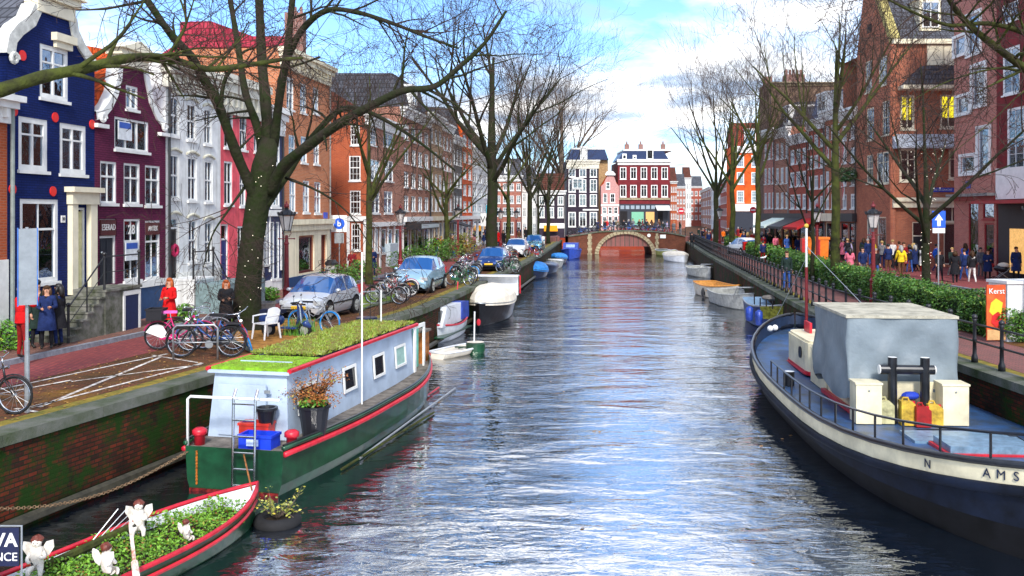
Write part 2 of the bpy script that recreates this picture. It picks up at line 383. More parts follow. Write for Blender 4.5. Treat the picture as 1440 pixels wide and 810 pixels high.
# ---------------- houses ----------------
rnd = random.Random(7)
class Fac:
    """a facade plane from A to B seen from the street; local x along it, local y into the house"""
    def __init__(s, A, B):
        s.A = Vector(A); s.B = Vector(B); s.W = (s.B-s.A).length; s.t = (s.B-s.A)/s.W; s.rz = math.atan2(s.t.y, s.t.x)
    def u(s, px):
        mx_ = (px-720)/FP   # X = mx*d ; A + t*u
        return (mx_*s.A.y - s.A.x) / (s.t.x - mx_*s.t.y)
    def uz(s, px, py):
        u = s.u(px); d = s.A.y + s.t.y*u; return (u, CZ-(py-HY)*d/FP)
    def rect(s, xl, xr, yt, yb):
        u0, u1 = s.u(xl), s.u(xr); d = s.A.y + s.t.y*(u0+u1)/2
        return (u0, u1, CZ-(yb-HY)*d/FP, CZ-(yt-HY)*d/FP)

def window(root, r, fm=None, kind='s', y=.07, fr=.07, sill=True, detail=2, curtain=None, glassm=None, rn=None, sash=None):
    rn = rn or rnd
    u0, u1, z0, z1 = r; fm = fm or white; sash = sash or fm; w_, h_ = u1-u0, z1-z0
    fr = min(fr, w_*.16); b = MB(); ya, yb = y-.05, y+.04
    b.box(u0, u0+fr, ya, yb, z0, z1).box(u1-fr, u1, ya, yb, z0, z1).box(u0+fr, u1-fr, ya, yb, z1-fr, z1).box(u0+fr, u1-fr, ya, yb, z0, z0+fr)
    mu = .022; ymu, ymv = y-.03, y+.02
    if kind in ('s', 'm', 'b'):
        zm = z0 + h_*(.52 if kind != 'b' else .64)
        b.box(u0+fr, u1-fr, y-.04, y+.03, zm-.03, zm+.03)
        if kind == 'm':
            for k in (1, 2): b.box(u0+w_*k/3-mu/2, u0+w_*k/3+mu/2, ymu, ymv, z0+fr, z1-fr)
            for zz in (z0+h_*.27, z0+h_*.77): b.box(u0+fr, u1-fr, ymu+.003, ymv-.003, zz-mu/2, zz+mu/2)
        elif detail > 0: b.box(u0+w_/2-mu/2, u0+w_/2+mu/2, ymu, ymv, z0+fr, z1-fr)
    elif kind == 'c':
        b.box(u0+w_/2-.035, u0+w_/2+.035, y-.045, y+.03, z0+fr, z1-fr); b.box(u0+fr, u1-fr, y-.04, y+.028, z0+h_*.66, z0+h_*.66+.05)
    elif kind == 't':
        for k in (1, 2): b.box(u0+w_*k/3-.03, u0+w_*k/3+.03, y-.045, y+.03, z0+fr, z1-fr)
    f = b.build('window', fm, root)
    gg = MB().box(u0+fr*.6, u1-fr*.6, y-.005, y+.005, z0+fr*.6, z1-fr*.6).build('pane', glassm or glass, f)
    if sill: MB().box(u0-.05, u1+.05, -.07, .11, z0-.09, z0).build('sill', fm, f)
    c = curtain if curtain is not None else rn.random()
    if detail > 0 and c < .72:
        cb = MB(); y2 = y+.1
        def drape(a, e, za, zb):
            n = max(3, int((e-a)/.05)); cb.grid([[(a+(e-a)*i/n, y2+.018*math.sin(i*2.1), za), (a+(e-a)*i/n, y2+.018*math.sin(i*2.1), zb)] for i in range(n+1)])
        if c < .25: drape(u0+.02, u0+w_*.3, z0, z1); drape(u1-w_*.3, u1-.02, z0, z1)
        elif c < .42: drape(u0, u1, z0+h_*.55, z1)
        elif c < .56: drape(u0, u1, z0, z1)
        else: drape(u0, u0+w_*.42, z0, z1)
        cb.build('curtain', curt, f)
    return f
def door(root, r, dm, fm=None, y=.1, light=.22, glassm=None):
    u0, u1, z0, z1 = r; fm = fm or white; fr = .07; b = MB()
    zl = z1-(z1-z0)*light if light else z1-fr
    b.box(u0, u0+fr, y-.05, y+.04, z0, z1).box(u1-fr, u1, y-.05, y+.04, z0, z1).box(u0+fr, u1-fr, y-.05, y+.04, z1-fr, z1)
    if light: b.box(u0+fr, u1-fr, y-.05, y+.04, zl-.04, zl+.03)
    f = b.build('door_frame', fm, root)
    if light: MB().box(u0+fr, u1-fr, y, y+.01, zl+.03, z1-fr).build('fanlight', glassm or glass, f)
    d = MB(); d.box(u0+fr, u1-fr, y-.01, y+.03, z0, zl-.04)
    w_ = u1-u0
    for a, e in ((.06, .42), (.48, .93)):
        for (p, q) in ((.18, .47), (.53, .82)): d.box(u0+w_*p, u0+w_*q, y-.025, y-.01, z0+(zl-z0)*a, z0+(zl-z0)*e)
    o = d.build('door', dm, root); MB().ball((u0+w_*.2, y-.05, z0+1.0), .035, 6, 5).build('handle', chrome, o)
    return f

def house(label, A, B, wall, *, name='canal_house', z0=QZ, ztop=12, zeave=None, outline=None, depth=9, wins=(), grid=None, fm=None, roof=None,
          roofm=None, cornice=None, cornm=None, belts=(), group=None, cat='house', side=None, detail=2, base=None, chimneys=(), dormers=(), seed=None, pxout=True, winkind='s', curtain=None, noside=''):
    F = Fac(A, B); rn = random.Random(seed if seed is not None else label)
    root = empty(name, (F.A.x, F.A.y, 0), F.rz, label, cat, group); W = F.W; fm = fm or white
    if outline:
        pts = [F.uz(*p) if pxout else p for p in outline]
        pts = [(min(max(u, 0), W), z) for u, z in pts]; ol = [(0, z0)] + pts + [(W, z0)]; zeave = zeave or min(pts[0][1], pts[-1][1])
    else: ol = [(0, z0), (0, ztop), (W, ztop), (W, z0)]; zeave = zeave or ztop
    items = []
    for wn in wins:
        k = wn[4] if len(wn) > 4 else winkind; op = wn[5] if len(wn) > 5 else {}
        items.append((F.rect(*wn[:4]), k, op))
    if grid:
        for g_ in (grid if isinstance(grid, list) else [grid]):
            n = g_['n']; ua, ub = g_.get('u', (0, W)); pit = (ub-ua)/n; ww = g_.get('w', .55)*pit
            for (za, zb) in g_['rows']:
                for i in range(n):
                    c_ = ua+pit*(i+.5); items.append(((c_-ww/2, c_+ww/2, za, zb), g_.get('k', winkind), g_.get('op', {})))
    items = [((max(r[0], .06), min(r[1], W-.06), max(r[2], z0+.03), r[3]), k, o) for r, k, o in items]
    # front wall with real openings
    b = MB(); loops = [[Vector((u, z, 0)) for u, z in ol]]
    for r, k, o in items: loops.append([Vector((r[0], r[2], 0)), Vector((r[1], r[2], 0)), Vector((r[1], r[3], 0)), Vector((r[0], r[3], 0))])
    flat = [p for lp in loops for p in lp]; b.v += [(p.x, 0, p.y) for p in flat]
    for t in tessellate_polygon(loops):
        p, q, s_ = (flat[i] for i in t); ar = (q.x-p.x)*(s_.y-p.y)-(s_.x-p.x)*(q.y-p.y)
        if abs(ar) < 1e-9: continue
        b.f.append(tuple(t) if ar > 0 else tuple(reversed(t))); b.m.append(0)
    for r, k, o in items:
        D = .28; a, e, za, zb = r
        b.quad((a,0,za),(a,D,za),(a,D,zb),(a,0,zb)); b.quad((e,0,za),(e,0,zb),(e,D,zb),(e,D,za)); b.quad((a,0,za),(e,0,za),(e,D,za),(a,D,za)); b.quad((a,0,zb),(a,D,zb),(e,D,zb),(e,0,zb))
    if outline:
        n = len(ol)
        for i in range(n-1):
            (ua, za), (ub, zb) = ol[i], ol[i+1]; b.quad((ua,0,za),(ua,.3,za),(ub,.3,zb),(ub,0,zb))
        up = [p for p in ol if p[1] >= zeave-.01]
        if len(up) > 2:
            # rear face of the gable
            bb = [(p[0], p[1]) for p in ol[1:-1]]; m_ = MB(); tr = tessellate_polygon([[Vector((x, z, 0)) for x, z in bb]])
            k0 = len(b.v); b.v += [(x, .3, z) for x, z in bb]
            for t in tr: b.f.append(tuple(k0+i for i in t)); b.m.append(0)
    if noside != 'l': b.quad((0,0,z0),(0,depth,z0),(0,depth,zeave),(0,0,zeave))
    if noside != 'r': b.quad((W,0,z0),(W,0,zeave),(W,depth,zeave),(W,depth,z0))
    b.quad((0,depth,z0),(W,depth,z0),(W,depth,zeave),(0,depth,zeave))
    if not outline: b.quad((0,.28,zeave),(W,.28,zeave),(W,depth,zeave),(0,depth,zeave)); b.quad((0,0,zeave),(W,0,zeave),(W,.3,zeave),(0,.3,zeave))
    else: b.quad((0,.3,zeave),(W,.3,zeave),(W,depth,zeave),(0,depth,zeave))
    wl = b.build('wall', wall, root)
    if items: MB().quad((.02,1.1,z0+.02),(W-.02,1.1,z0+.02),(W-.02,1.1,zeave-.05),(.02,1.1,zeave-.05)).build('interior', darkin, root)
    for i, (r, k, o) in enumerate(items):
        o = dict(o)
        if k == 'd': door(root, r, o.pop('dm', black), o.pop('fm', fm), **o)
        else:
            o.setdefault('curtain', curtain); window(root, r, o.pop('fm', fm), k, detail=detail, rn=rn, **o)
    cm = cornm or fm
    if cornice:
        h = cornice; zt = ztop
        c = MB(); c.box(-.05, W+.05, -.12, .1, zt-h, zt-h*.45); c.box(-.12, W+.12, -.28, .12, zt-h*.45, zt-h*.2); c.box(-.2, W+.2, -.42, .15, zt-h*.2, zt+.02)
        for i in range(int(W/.5)+1): c.box(.05+i*.5, .17+i*.5, -.24, -.12, zt-h*.8, zt-h*.45)
        c.build('cornice', cm, root)
    for (za, zb, mm) in belts: MB().box(-.01, W+.01, -.06, .002, za, zb).build('belt', mm or cm, root)
    if base: MB().box(.0, W, -.05, -.003, z0+.02, base[0]).build('plinth', base[1], root)
    ze = zeave; h = 0
    if roof:
        kind, h = roof[0], roof[1]; rb = MB()
        if kind == 'side': rb.prism([(-.1,ze+.03),(depth/2,ze+h),(depth,ze+.03)], 0, W, 'x')
        elif kind == 'front': rb.prism([(0,ze+.03),(W/2,ze+h),(W,ze+.03)], .31, depth)
        elif kind == 'mansard': rb.prism([(.15,ze+.03),(.75,ze+h),(depth-.9,ze+h+.15),(depth,ze+.03)], .12, W-.12, 'x')
        elif kind == 'slope': rb.prism([(.05,ze+.03),(depth*.7,ze+h),(depth,ze+h),(depth,ze+.03)], 0, W, 'x')
        ro = rb.build('roof', roofm or slate, root)
        for (u, ww) in chimneys:
            cb = MB().box(u, u+ww, depth*.35, depth*.35+.8, ze+h*.5, ze+h+1.2)
            for q in range(int(ww/.35)): cb.lathe([(.1,0),(.08,.4)], 6, (u+.2+q*.35, depth*.35+.4, ze+h+1.2))
            cb.build('chimney', cbrick, ro)
    for (u, ww, hh, zz) in dormers:
        db = MB().box(u, u+ww, .12, 2.2, ze+zz, ze+zz+hh).box(u-.12, u+ww+.12, .0, 2.3, ze+zz+hh, ze+zz+hh+.14)
        do = db.build('dormer', fm, root)
        window(do, (u+.12, u+ww-.12, ze+zz+.15, ze+zz+hh-.1), fm, 'c', y=.07, sill=False, detail=0)
    if cornice and cornice > .3 and detail > 0 and W > 2:
        u_ = .1 if rn.random() < .5 else W-.1; MB().tube([(u_, -.09, z0+.15), (u_, -.09, ztop-cornice*.9)], .045, 6).build('drainpipe', iron if rn.random() < .5 else stone, root)
    F.root = root; F.z0 = z0; return F

def rooftile(name, c, c2, s=.3):
    m = brick(name, c, c2, tuple(x*.35 for x in c), .22, s, False, .6, tuple(x*.4 for x in c2), .03, bumpd=.05); return m
slate = rooftile('slate_roof', (.12,.125,.15), (.07,.075,.09))
tile_o = rooftile('orange_roof_tiles', (.62,.10,.02), (.45,.06,.015)); tile_p = rooftile('crimson_roof_tiles', (.50,.06,.09), (.36,.03,.06)); tile_b = rooftile('brown_roof_tiles', (.15,.05,.035), (.10,.04,.03))
cbrick = brick('chimney_brick', (.32,.09,.06), (.22,.06,.05))
K_blue = brick('blue_painted_brick', (.008,.022,.135), (.006,.017,.10), (.005,.012,.07), stain=.55, staincol=(.006,.010,.045), bumpd=.012)
K_purp = brick('plum_painted_brick', (.15,.022,.065), (.11,.018,.055), (.07,.012,.035), stain=.5, staincol=(.055,.012,.03), bumpd=.012)
K_white = mat('white_stucco', (.74,.75,.75), .7, var=.1, scale=1.5, bump=.15, streak=.4)
K_pink = mat('coral_stucco', (.76,.11,.14), .7, var=.18, scale=1.5, bump=.15, streak=.4)
K_or = brick('orange_brick', (.60,.20,.08), (.50,.15,.06), (.50,.30,.2), stain=.35, staincol=(.28,.10,.05))
K_or2 = brick('red_orange_brick', (.46,.10,.035), (.36,.075,.03), (.40,.15,.09), stain=.4, staincol=(.25,.06,.03))
K_br = brick('brown_pink_brick', (.46,.17,.10), (.30,.12,.085), (.42,.28,.22), stain=.4, staincol=(.18,.08,.06))
K_rb = brick('dark_red_brick', (.46,.075,.045), (.35,.05,.03), (.36,.17,.13), stain=.35, staincol=(.10,.02,.015))
K_tb = brick('tower_brick', (.54,.16,.075), (.38,.10,.055), (.36,.22,.16), stain=.35, staincol=(.11,.025,.02))
K_mod = brick('rose_brick', (.50,.16,.12), (.38,.10,.08), (.52,.34,.28), stain=.25, staincol=(.2,.05,.05))
K_dr = mat('oxblood_wall', (.19,.008,.012), .6, var=.25, scale=2, bump=.2, streak=.4)
K_dk = mat('dark_aubergine_wall', (.028,.018,.034), .6, var=.25, scale=1)
K_maroon = mat('maroon_wall', (.16,.014,.02), .6, var=.2, scale=1)
K_cream = mat('cream_stucco', (.80,.73,.54), .7, var=.07, scale=1.5, streak=.35)
K_bridge_o = mat('tangerine_wall', (.66,.10,.015), .7, var=.2, scale=1)
dotred = mat('red_dot_paint', (.75,.02,.015), .5, var=.05)
shutm = mat('navy_paint', (.01,.02,.09), .5)
pin = mat('pale_pink_wall', (.50,.26,.24), .7, var=.15)
grn = mat('green_paint', (.02,.08,.04), .5)

def strip(root, F, pts, wd, m, name='gable_coping', y0=-.06, y1=.36):
    """coping that follows the gable edge, given in facade coordinates"""
    b = MB()
    P = [Vector((u, z)) for u, z in pts]; out = []
    for i, p in enumerate(P):
        t = (P[min(i+1, len(P)-1)] - P[max(i-1, 0)]).normalized(); n = Vector((-t.y, t.x)); out.append((p-n*wd*.7, p+n*wd*.3))
    for (a, c), (e, g_) in zip(out, out[1:]):
        b.quad((a.x,y0,a.y),(e.x,y0,e.y),(g_.x,y0,g_.y),(c.x,y0,c.y)); b.quad((c.x,y0,c.y),(g_.x,y0,g_.y),(g_.x,y1,g_.y),(c.x,y1,c.y)); b.quad((a.x,y0,a.y),(a.x,.0,a.y),(e.x,0,e.y),(e.x,y0,e.y))
    return b.build(name, m, root)
def frieze(root, u0, u1, z0, z1, m, depth=.45):
    b = MB(); h = z1-z0; b.box(u0+.1, u1-.1, -.08, .34, z0, z0+h*.45).box(u0, u1, -.2, .36, z0+h*.45, z0+h*.7); b.prism([(u0-.15, z0+h*.7), (u1+.15, z0+h*.7), ((u0+u1)/2+.0, z1+.12)], -.32, .38)
    return b.build('pediment', m, root)
def PL(px): m_ = (px-720)/FP; d = -16.476/(m_-.139); return (m_*d, d)
def PL2(px): m_ = (px-720)/FP; d = -15.355/(m_-.117); return (m_*d, d)
W_ = white
def thing_on(root, name, b, m): return b.build(name, m, root)

# L0 neighbour at the frame edge
h0 = house('orange brick house with white plinth, cut by the left edge of the photo', PL(-110), PL(10), K_or2, ztop=Zp(136, 24), cornice=.7, roof=('side', 3.2), roofm=slate, wins=[(-80,-40,160,260),(-95,-45,300,420)], base=(4.0, W_))
MB().box(-.6, h0.W, -.01, .0, 0, 0)
# L1 blue house
A = PL(10); B = PL(133)
o1 = [(10,76),(14,52),(25,38),(42,26),(50,8),(103,26),(106,45),(115,64),(127,82),(133,90)]
h1 = house('deep blue house with red dots and white bell gable, leftmost full house', A, B, K_blue, outline=o1, roof=('front', 2.6), roofm=slate, depth=8, wins=[
    (56,96,66,140,'c',dict(fr=.13, curtain=.9)), (26,67,166,240,'c',dict(fr=.15, curtain=.2)), (84,121,175,245,'c',dict(fr=.15, curtain=.25)), (28,82,280,398,'b',dict(fr=.13, curtain=.6)),
    (103,121,292,405,'d',dict(dm=mat('pale_yellow_door', (.66,.62,.33), .5), light=0))])
r = h1.root
for sgn, pp in ((0, o1[:5]), (1, o1[5:])):
    strip(r, h1, [h1.uz(*p) for p in pp], .34, mat('stone_white', (.62,.62,.58), .7, var=.2, scale=4))
    e = h1.uz(*(o1[0] if sgn == 0 else o1[-1])); b = MB()
    b.tube([(e[0]+(.12 if sgn==0 else -.12)+.16*math.cos(a*.6)*(1-a*.05), -.12, e[1]-.1+.16*math.sin(a*.6)*(1-a*.05)) for a in range(14)], .06, 6); b.build('scroll', _M['stone_white'], r)
ua, za = h1.uz(50, 8); ub, zb = h1.uz(103, 26); frieze(r, ua-.1, ub+.1, (za+zb)/2-.12, (za+zb)/2+.75, cream)
ua, za = h1.uz(72, 50); MB().box(ua, ua+.95, -.18, .0, za-.12, za+.1).box(ua+.1, ua+.85, -.1, 0, za-.3, za-.12).build('hoist_beam', cream, r)
for p in ((31,78),(19,156),(77,165),(129,175),(17,266),(74,269),(127,271)):
    u, z = h1.uz(*p); b = MB(); k0 = 0; b.prism([(u+.14*math.cos(a*PI/8), z+.14*math.sin(a*PI/8)) for a in range(16)], -.03, -.002); b.build('red_dot', dotred, r)
# white door surround
u0, u1, z0_, z1_ = h1.rect(95, 133, 285, 412)
b = MB().box(u0, u0+.27, -.16, -.003, z0_, z1_-.05).box(u1-.42, u1-.1, -.16, -.003, z0_, z1_-.05).box(u0-.05, u1-.05, -.2, -.003, z1_-.05, z1_+.3).box(u0-.16, u1+.05, -.32, -.003, z1_+.3, z1_+.45); b.build('door_surround', cream, r)
u, z = h1.uz(88, 308); MB().box(u-.09, u+.09, -.03, -.003, z-.1, z+.1).build('number_plate', white, r); text_part('30', .13, black, r, (u, -.037, z), (R_(90), 0, 0))
MB().tube([(.05,-.12,1.7),(.05,-.12,8.4)], .055, 8).build('drainpipe', mat('drain_grey', (.22,.26,.25), .5), r)
u, _z = h1.uz(84, 405)
steps_m = mat('step_stone', (.17,.165,.15), .8, var=.4, scale=3, dirt=(.05,.06,.03))
def stoop(F, ua, ub, zt, proj, n=6, run=.27, dirn=-1, wallm=None, rail=True, under=True):
    """landing ua..ub at height zt, steps going down along the facade"""
    root = empty('stoop', (0,0,0), 0, 'stoop', 'stoop'); del root['label']; del root['category']; root.parent = F.root
    b = MB(); b.box(ua, ub, -proj, -.07, QZ+.1, zt)
    h = (zt-QZ-.12)/(n+1)
    for i in range(n):
        z = zt-h*(i+1); a = ua-(i+1)*run if dirn < 0 else ub+i*run
        b.box(a, a+run, -proj+.02, -.07, QZ+.1, z); b.box(a-.03, a+run+.0, -proj-.02, -.07, z-.05, z+.001)
    b.box(ua-.02, ub+.05, -proj-.05, -.07, zt-.06, zt+.01); st = b.build('steps', wallm or steps_m, root)
    if under: MB().box(ub-.85, ub-.1, -proj-.012, -proj, QZ+.12, zt-.25).build('basement_door', shutm, root); MB().box(ub-.95, ub-.85, -proj-.03, -proj, QZ+.12, zt-.12).box(ub-.1, ub, -proj-.03, -proj, QZ+.12, zt-.12).box(ub-.95, ub, -proj-.031, -proj, zt-.25, zt-.12).build('basement_frame', white, root)
    if rail:
        q = MB(); e = ua-n*run if dirn < 0 else ub+n*run; yy = -proj+.03; far = ub if dirn < 0 else ua
        P = [(e, yy, QZ+.12+.95), (ua if dirn < 0 else ub, yy, zt+.95), (far, yy, zt+.95)]
        q.tube(P, .022, 6); q.tube([(x, y, z-.45) for x, y, z in P], .012, 5)
        for x, y, z in P: q.tube([(x, y, z-.95), (x, y, z+.03)], .035, 6); q.ball((x, y, z+.08), .06)
        for x in (P[0][0]*.5+P[1][0]*.5,): q.tube([(x, yy, (P[0][2]+P[1][2])/2-.9), (x, yy, (P[0][2]+P[1][2])/2)], .02, 5)
        q.build('railing', iron, root)
    return root
ur = h1.u(112)
stoop(h1, ur-.55, h1.W+.55, h1.rect(103,121,292,405)[2], 1.15, n=6, run=.28)
# L2 plum house
A2 = B; B2 = PL(233)
o2 = [(133,160),(143,158),(152,147),(160,130),(165,110),(167,84),(205,96),(207,112),(213,142),(222,163),(233,177)]
h2 = house('plum painted house numbered 28 with a white neck gable', A2, B2, K_purp, outline=o2, roof=('front', 2.2), roofm=tile_o, depth=8, wins=[
    (177,194,121,154,'c',dict(curtain=.9)), (161,209,168,212,'t',dict(curtain=.5)), (141,164,227,286,'b'), (174,197,230,287,'b'), (204,225,233,289,'b'),
    (140,164,308,400,'d',dict(dm=mat('black_green_door', (.015,.02,.03), .4), light=.27)), (174,197,308,394,'b',dict(curtain=.9)), (204,225,310,392,'b',dict(curtain=.9))])
r = h2.root
for pp in (o2[:6], o2[6:]): strip(r, h2, [h2.uz(*p) for p in pp], .26, white)
for e, s_ in ((h2.uz(137,160), 1), (h2.uz(230,175), -1)):
    b = MB(); b.tube([(e[0]+.13*s_+.15*math.cos(a*.6)*(1-a*.05), -.12, e[1]-.12+.15*math.sin(a*.6)*(1-a*.05)) for a in range(14)], .055, 6); b.box(e[0]-.3+.1*s_, e[0]+.3+.1*s_, -.15, .3, e[1]-.42, e[1]-.3); b.build('scroll', white, r)
ua, za = h2.uz(167, 84); ub, zb = h2.uz(205, 96); frieze(r, ua-.15, ub+.15, (za+zb)/2-.15, (za+zb)/2+.6, cream)
u0, u1, z0_, z1_ = h2.rect(133, 233, 398, 402); MB().box(.02, h2.W-.02, -.08, -.003, z0_-.1, z0_+.12).build('white_band', white, r); MB().box(.05, h2.W-.05, -.05, -.003, QZ+.1, z0_-.1).build('blue_plinth', mat('blue_grey_paint', (.02,.06,.16), .6), r)
signred = mat('signboard_red', (.10,.02,.02), .4)
a_ = h2.rect(141,163,309,331); MB().box(a_[0], a_[1], -.01, .02, a_[2], a_[3]).build('signboard', signred, r); text_part('ESERAD', .27, white, r, ((a_[0]+a_[1])/2, -.02, (a_[2]+a_[3])/2), (R_(90),0,0), sx=.8)
a_ = h2.rect(176,196,313,334); text_part('28', .42, white, r, ((a_[0]+a_[1])/2, .03, (a_[2]+a_[3])/2), (R_(90),0,0), bold=.006)
a_ = h2.rect(205,224,313,330); MB().box(a_[0], a_[1], -.01, .02, a_[2], a_[3]).build('signboard', signred, r); text_part('ANTIEK', .24, white, r, ((a_[0]+a_[1])/2, -.02, (a_[2]+a_[3])/2), (R_(90),0,0), sx=.75)
redc = mat('red_curtain', (.20,.03,.015), .8)
a_ = h2.rect(205,223,333,390); MB().box(a_[0]+.05, a_[1]-.05, .2, .22, a_[2], a_[3]).build('red_curtain', redc, r)
a_ = h2.rect(175,196,366,392); MB().box(a_[0]+.05, a_[1]-.05, .2, .22, a_[2], a_[3]).build('red_curtain', redc, r)
def board(root, a_, name='board', blue=.55, y=-.04):
    o = MB().box(a_[0], a_[1], y, y+.025, a_[2], a_[3]).build(name, mat('board_white', (.72,.75,.78), .5), root)
    h = a_[3]-a_[2]; MB().box(a_[0]+.05, a_[1]-.05, y-.004, y, a_[3]-h*.38, a_[3]-h*.06).build('blue_panel', mat('board_blue', (.03,.10,.45), .5), o)
    return o
board(r, h2.rect(175,193,340,366)); board(r, h2.rect(165,184,171,197))
# L3 white house
A3 = B2; B3 = PL(310)
zt = Zp(86, 32.2)
h3 = house('white stuccoed house with three arched bays and a pink door wreath', A3, B3, K_white, ztop=zt, cornice=.9, cornm=mat('cream_cornice', (.68,.66,.56), .6, var=.15), roof=('slope', 1.1), roofm=tile_o, depth=8, wins=[
    (239,252,136,191,'s'), (263,276,146,197,'s'), (287,298,153,203,'s'), (239,252,217,279,'s'), (264,277,221,282,'s'), (288,299,226,284,'s'),
    (240,252,306,391,'d',dict(light=.17)), (265,277,309,369,'s'), (288,299,312,371,'s')])
r = h3.root
for p in ((239,252,134),(263,276,143),(287,298,151),(239,252,214),(264,277,218),(288,299,223),(240,252,303),(265,277,306),(288,299,309)):
    a_ = h3.rect(p[0], p[1], p[2]-4, p[2]); c_ = (a_[0]+a_[1])/2; w2 = (a_[1]-a_[0])/2+.12
    b = MB(); b.tube([(c_-w2+2*w2*i/8, -.03, a_[2]+.02+.1*math.sin(PI*i/8)) for i in range(9)], .05, 6); b.build('arch_moulding', mat('cream_trim', (.62,.60,.48), .6), r)
u0, u1, z0_, z1_ = h3.rect(238, 308, 398, 402); zbs = z0_
MB().box(.7, h3.W-.02, -.07, -.003, QZ+.12, zbs+.55).build('rusticated_base', mat('white_trim_stone', (.66,.66,.62), .7, var=.2), r)
text_part('57', .3, mat('grey_print', (.12,.14,.15), .6), r, (2.1, -.076, zbs-.0), (R_(90),0,0))
uw, zw = h3.uz(246, 352); b = MB(); b.tube([(uw+.17*math.cos(a*PI/8), -.0, zw+.17*math.sin(a*PI/8)) for a in range(16)], .07, 6, closed=True); b.build('door_wreath', mat('pink_flowers', (.60,.03,.12), .8, var=.4, scale=30), r)
stoop(h3, .1, 1.6, h3.rect(240,252,306,391)[2], 1.0, n=5, run=.25, dirn=1, wallm=K_white, under=False)
b = MB().box(.1, 3.6, -2.1, -1.05, QZ+.12, QZ+1.15); b.build('stoop_side_wall', mat('blue_grey_wall', (.20,.28,.29), .7, var=.2), r)
# L4 coral house
A4 = B3; B4 = PL(368)
h4 = house('coral red house with a blue door, partly behind the big tree', A4, B4, K_pink, ztop=Zp(104, 36.3), cornice=1.5, cornm=mat('cream_cornice', (.68,.66,.56)), roof=('slope', 1.2), roofm=tile_p, depth=8, wins=[
    (315,328,153,208,'s'), (337,347,158,211,'s'), (357,366,165,214,'s'), (315,327,227,288,'s'), (337,346,230,290,'s'), (357,366,232,290,'s'), (310,322,315,394,'d',dict(dm=mat('royal_blue_door', (.01,.04,.20), .4), light=.27)), (334,345,318,380,'s'), (354,364,320,380,'s')])
# L5 narrow navy and white
A5 = B4; B5 = PL(397)
h5 = house('narrow navy and white house between coral house and orange brick house', A5, B5, shutm, ztop=Zp(150, 41), cornice=1.2, roof=('slope', 1.2), roofm=slate, depth=8, wins=[
    (381,394,188,231,'m',dict(fr=.1)), (381,394,249,291,'m',dict(fr=.1)), (369,376,190,231,'m'), (369,376,249,291,'m'), (372,377,312,372,'m',dict(fr=.05)), (381,386,312,392,'g',dict(fr=.05)), (388,393,312,392,'g',dict(fr=.05))])
MB().box(.04, h5.W-.04, -.04, -.003, QZ+.1, h5.rect(380,392,389,392)[2]-.03).build('white_plinth', white, h5.root)
zz = h5.rect(380,392,300,304); MB().box(.0, h5.W, -.1, -.003, zz[2], zz[3]+.15).build('shop_cornice', white, h5.root)
for u in (.04, h5.W*.33, h5.W*.9): MB().box(u, u+.12, -.05, -.003, QZ+1, zz[2]).build('pilaster', white, h5.root)
# L6 orange brick with cream ground floor
A6 = B5; B6 = PL(463)
zt = Zp(66, 42.5)
zb_ = Fac(A6, B6).uz(430, 314)[1]
h6 = house('orange brick corner house with cream ground floor and dark red window', A6, B6, K_or, ztop=zt, cornice=.95, cornm=K_cream, roof=('slope', 1.3), roofm=tile_p, depth=5, wins=[
    (403,413,109,154), (422,431,118,159), (440,448,124,160), (406,415,190,228), (423,432,192,229), (441,449,199,231), (407,416,252,298), (426,435,254,299), (442,451,256,300),
    (419,439,333,382,'g',dict(fm=mat('dark_red_frame', (.10,.012,.012), .5), curtain=.9)), (450,457,331,390,'d',dict(dm=mat('red_door', (.16,.02,.015), .5), fm=_M['dark_red_frame'], light=.0))], curtain=.35)
r = h6.root
# cream ground-floor facing with the same two openings, 6 cm proud
a1 = h6.rect(418,440,331,383); a2 = h6.rect(449.5,457.5,330,391); b = MB(); zt2 = zb_
for (x0, x1, z0_, z1_) in ((0, a1[0], QZ+.12, zt2), (a1[0], a1[1], a1[3], zt2), (a1[0], a1[1], QZ+.12, a1[2]), (a1[1], a2[0], QZ+.12, zt2), (a2[0], a2[1], a2[3], zt2), (a2[1], h6.W, QZ+.12, zt2)): b.box(x0, x1, -.08, -.003, z0_, z1_)
b.build('cream_facing', K_cream, r); MB().box(-.02, h6.W+.1, -.3, -.081, zt2-.05, zt2+.2).box(-.02, h6.W+.1, -.18, -.081, zt2-.35, zt2-.05).build('shop_cornice', K_cream, r)
MB().box(.0, h6.W, -.12, -.082, QZ+.12, QZ+.6).build('blue_plinth', _M['blue_grey_paint'], r)
u, z = h6.uz(458, 304); bs = MB().box(u-.35, u+.2, -.04, -.003, z-.12, z+.2).build('street_name_plate', mat('sign_blue', (.02,.06,.50), .4), r)
# roofs of the houses behind
for (pxa, pxb, d_, y0_, y1_, m_, lb) in ((205, 330, 48, 92, 50, tile_p, 'rear house with a broad crimson tiled roof showing above the white house'), (330, 402, 52, 88, 34, tile_p, 'rear house with crimson roof and tall chimney behind the coral house')):
    a = at(pxa, d_); c = at(pxb, d_); ze = Zp(y0_, d_); hh = Zp(y1_, d_)-ze
    house(lb, (a.x, a.y), (c.x, c.y), K_or2, name='rear_house', ztop=ze, depth=7, roof=('side', hh), roofm=m_, cornice=.4, chimneys=[(2.2, 1.1)] if pxa > 300 else [])
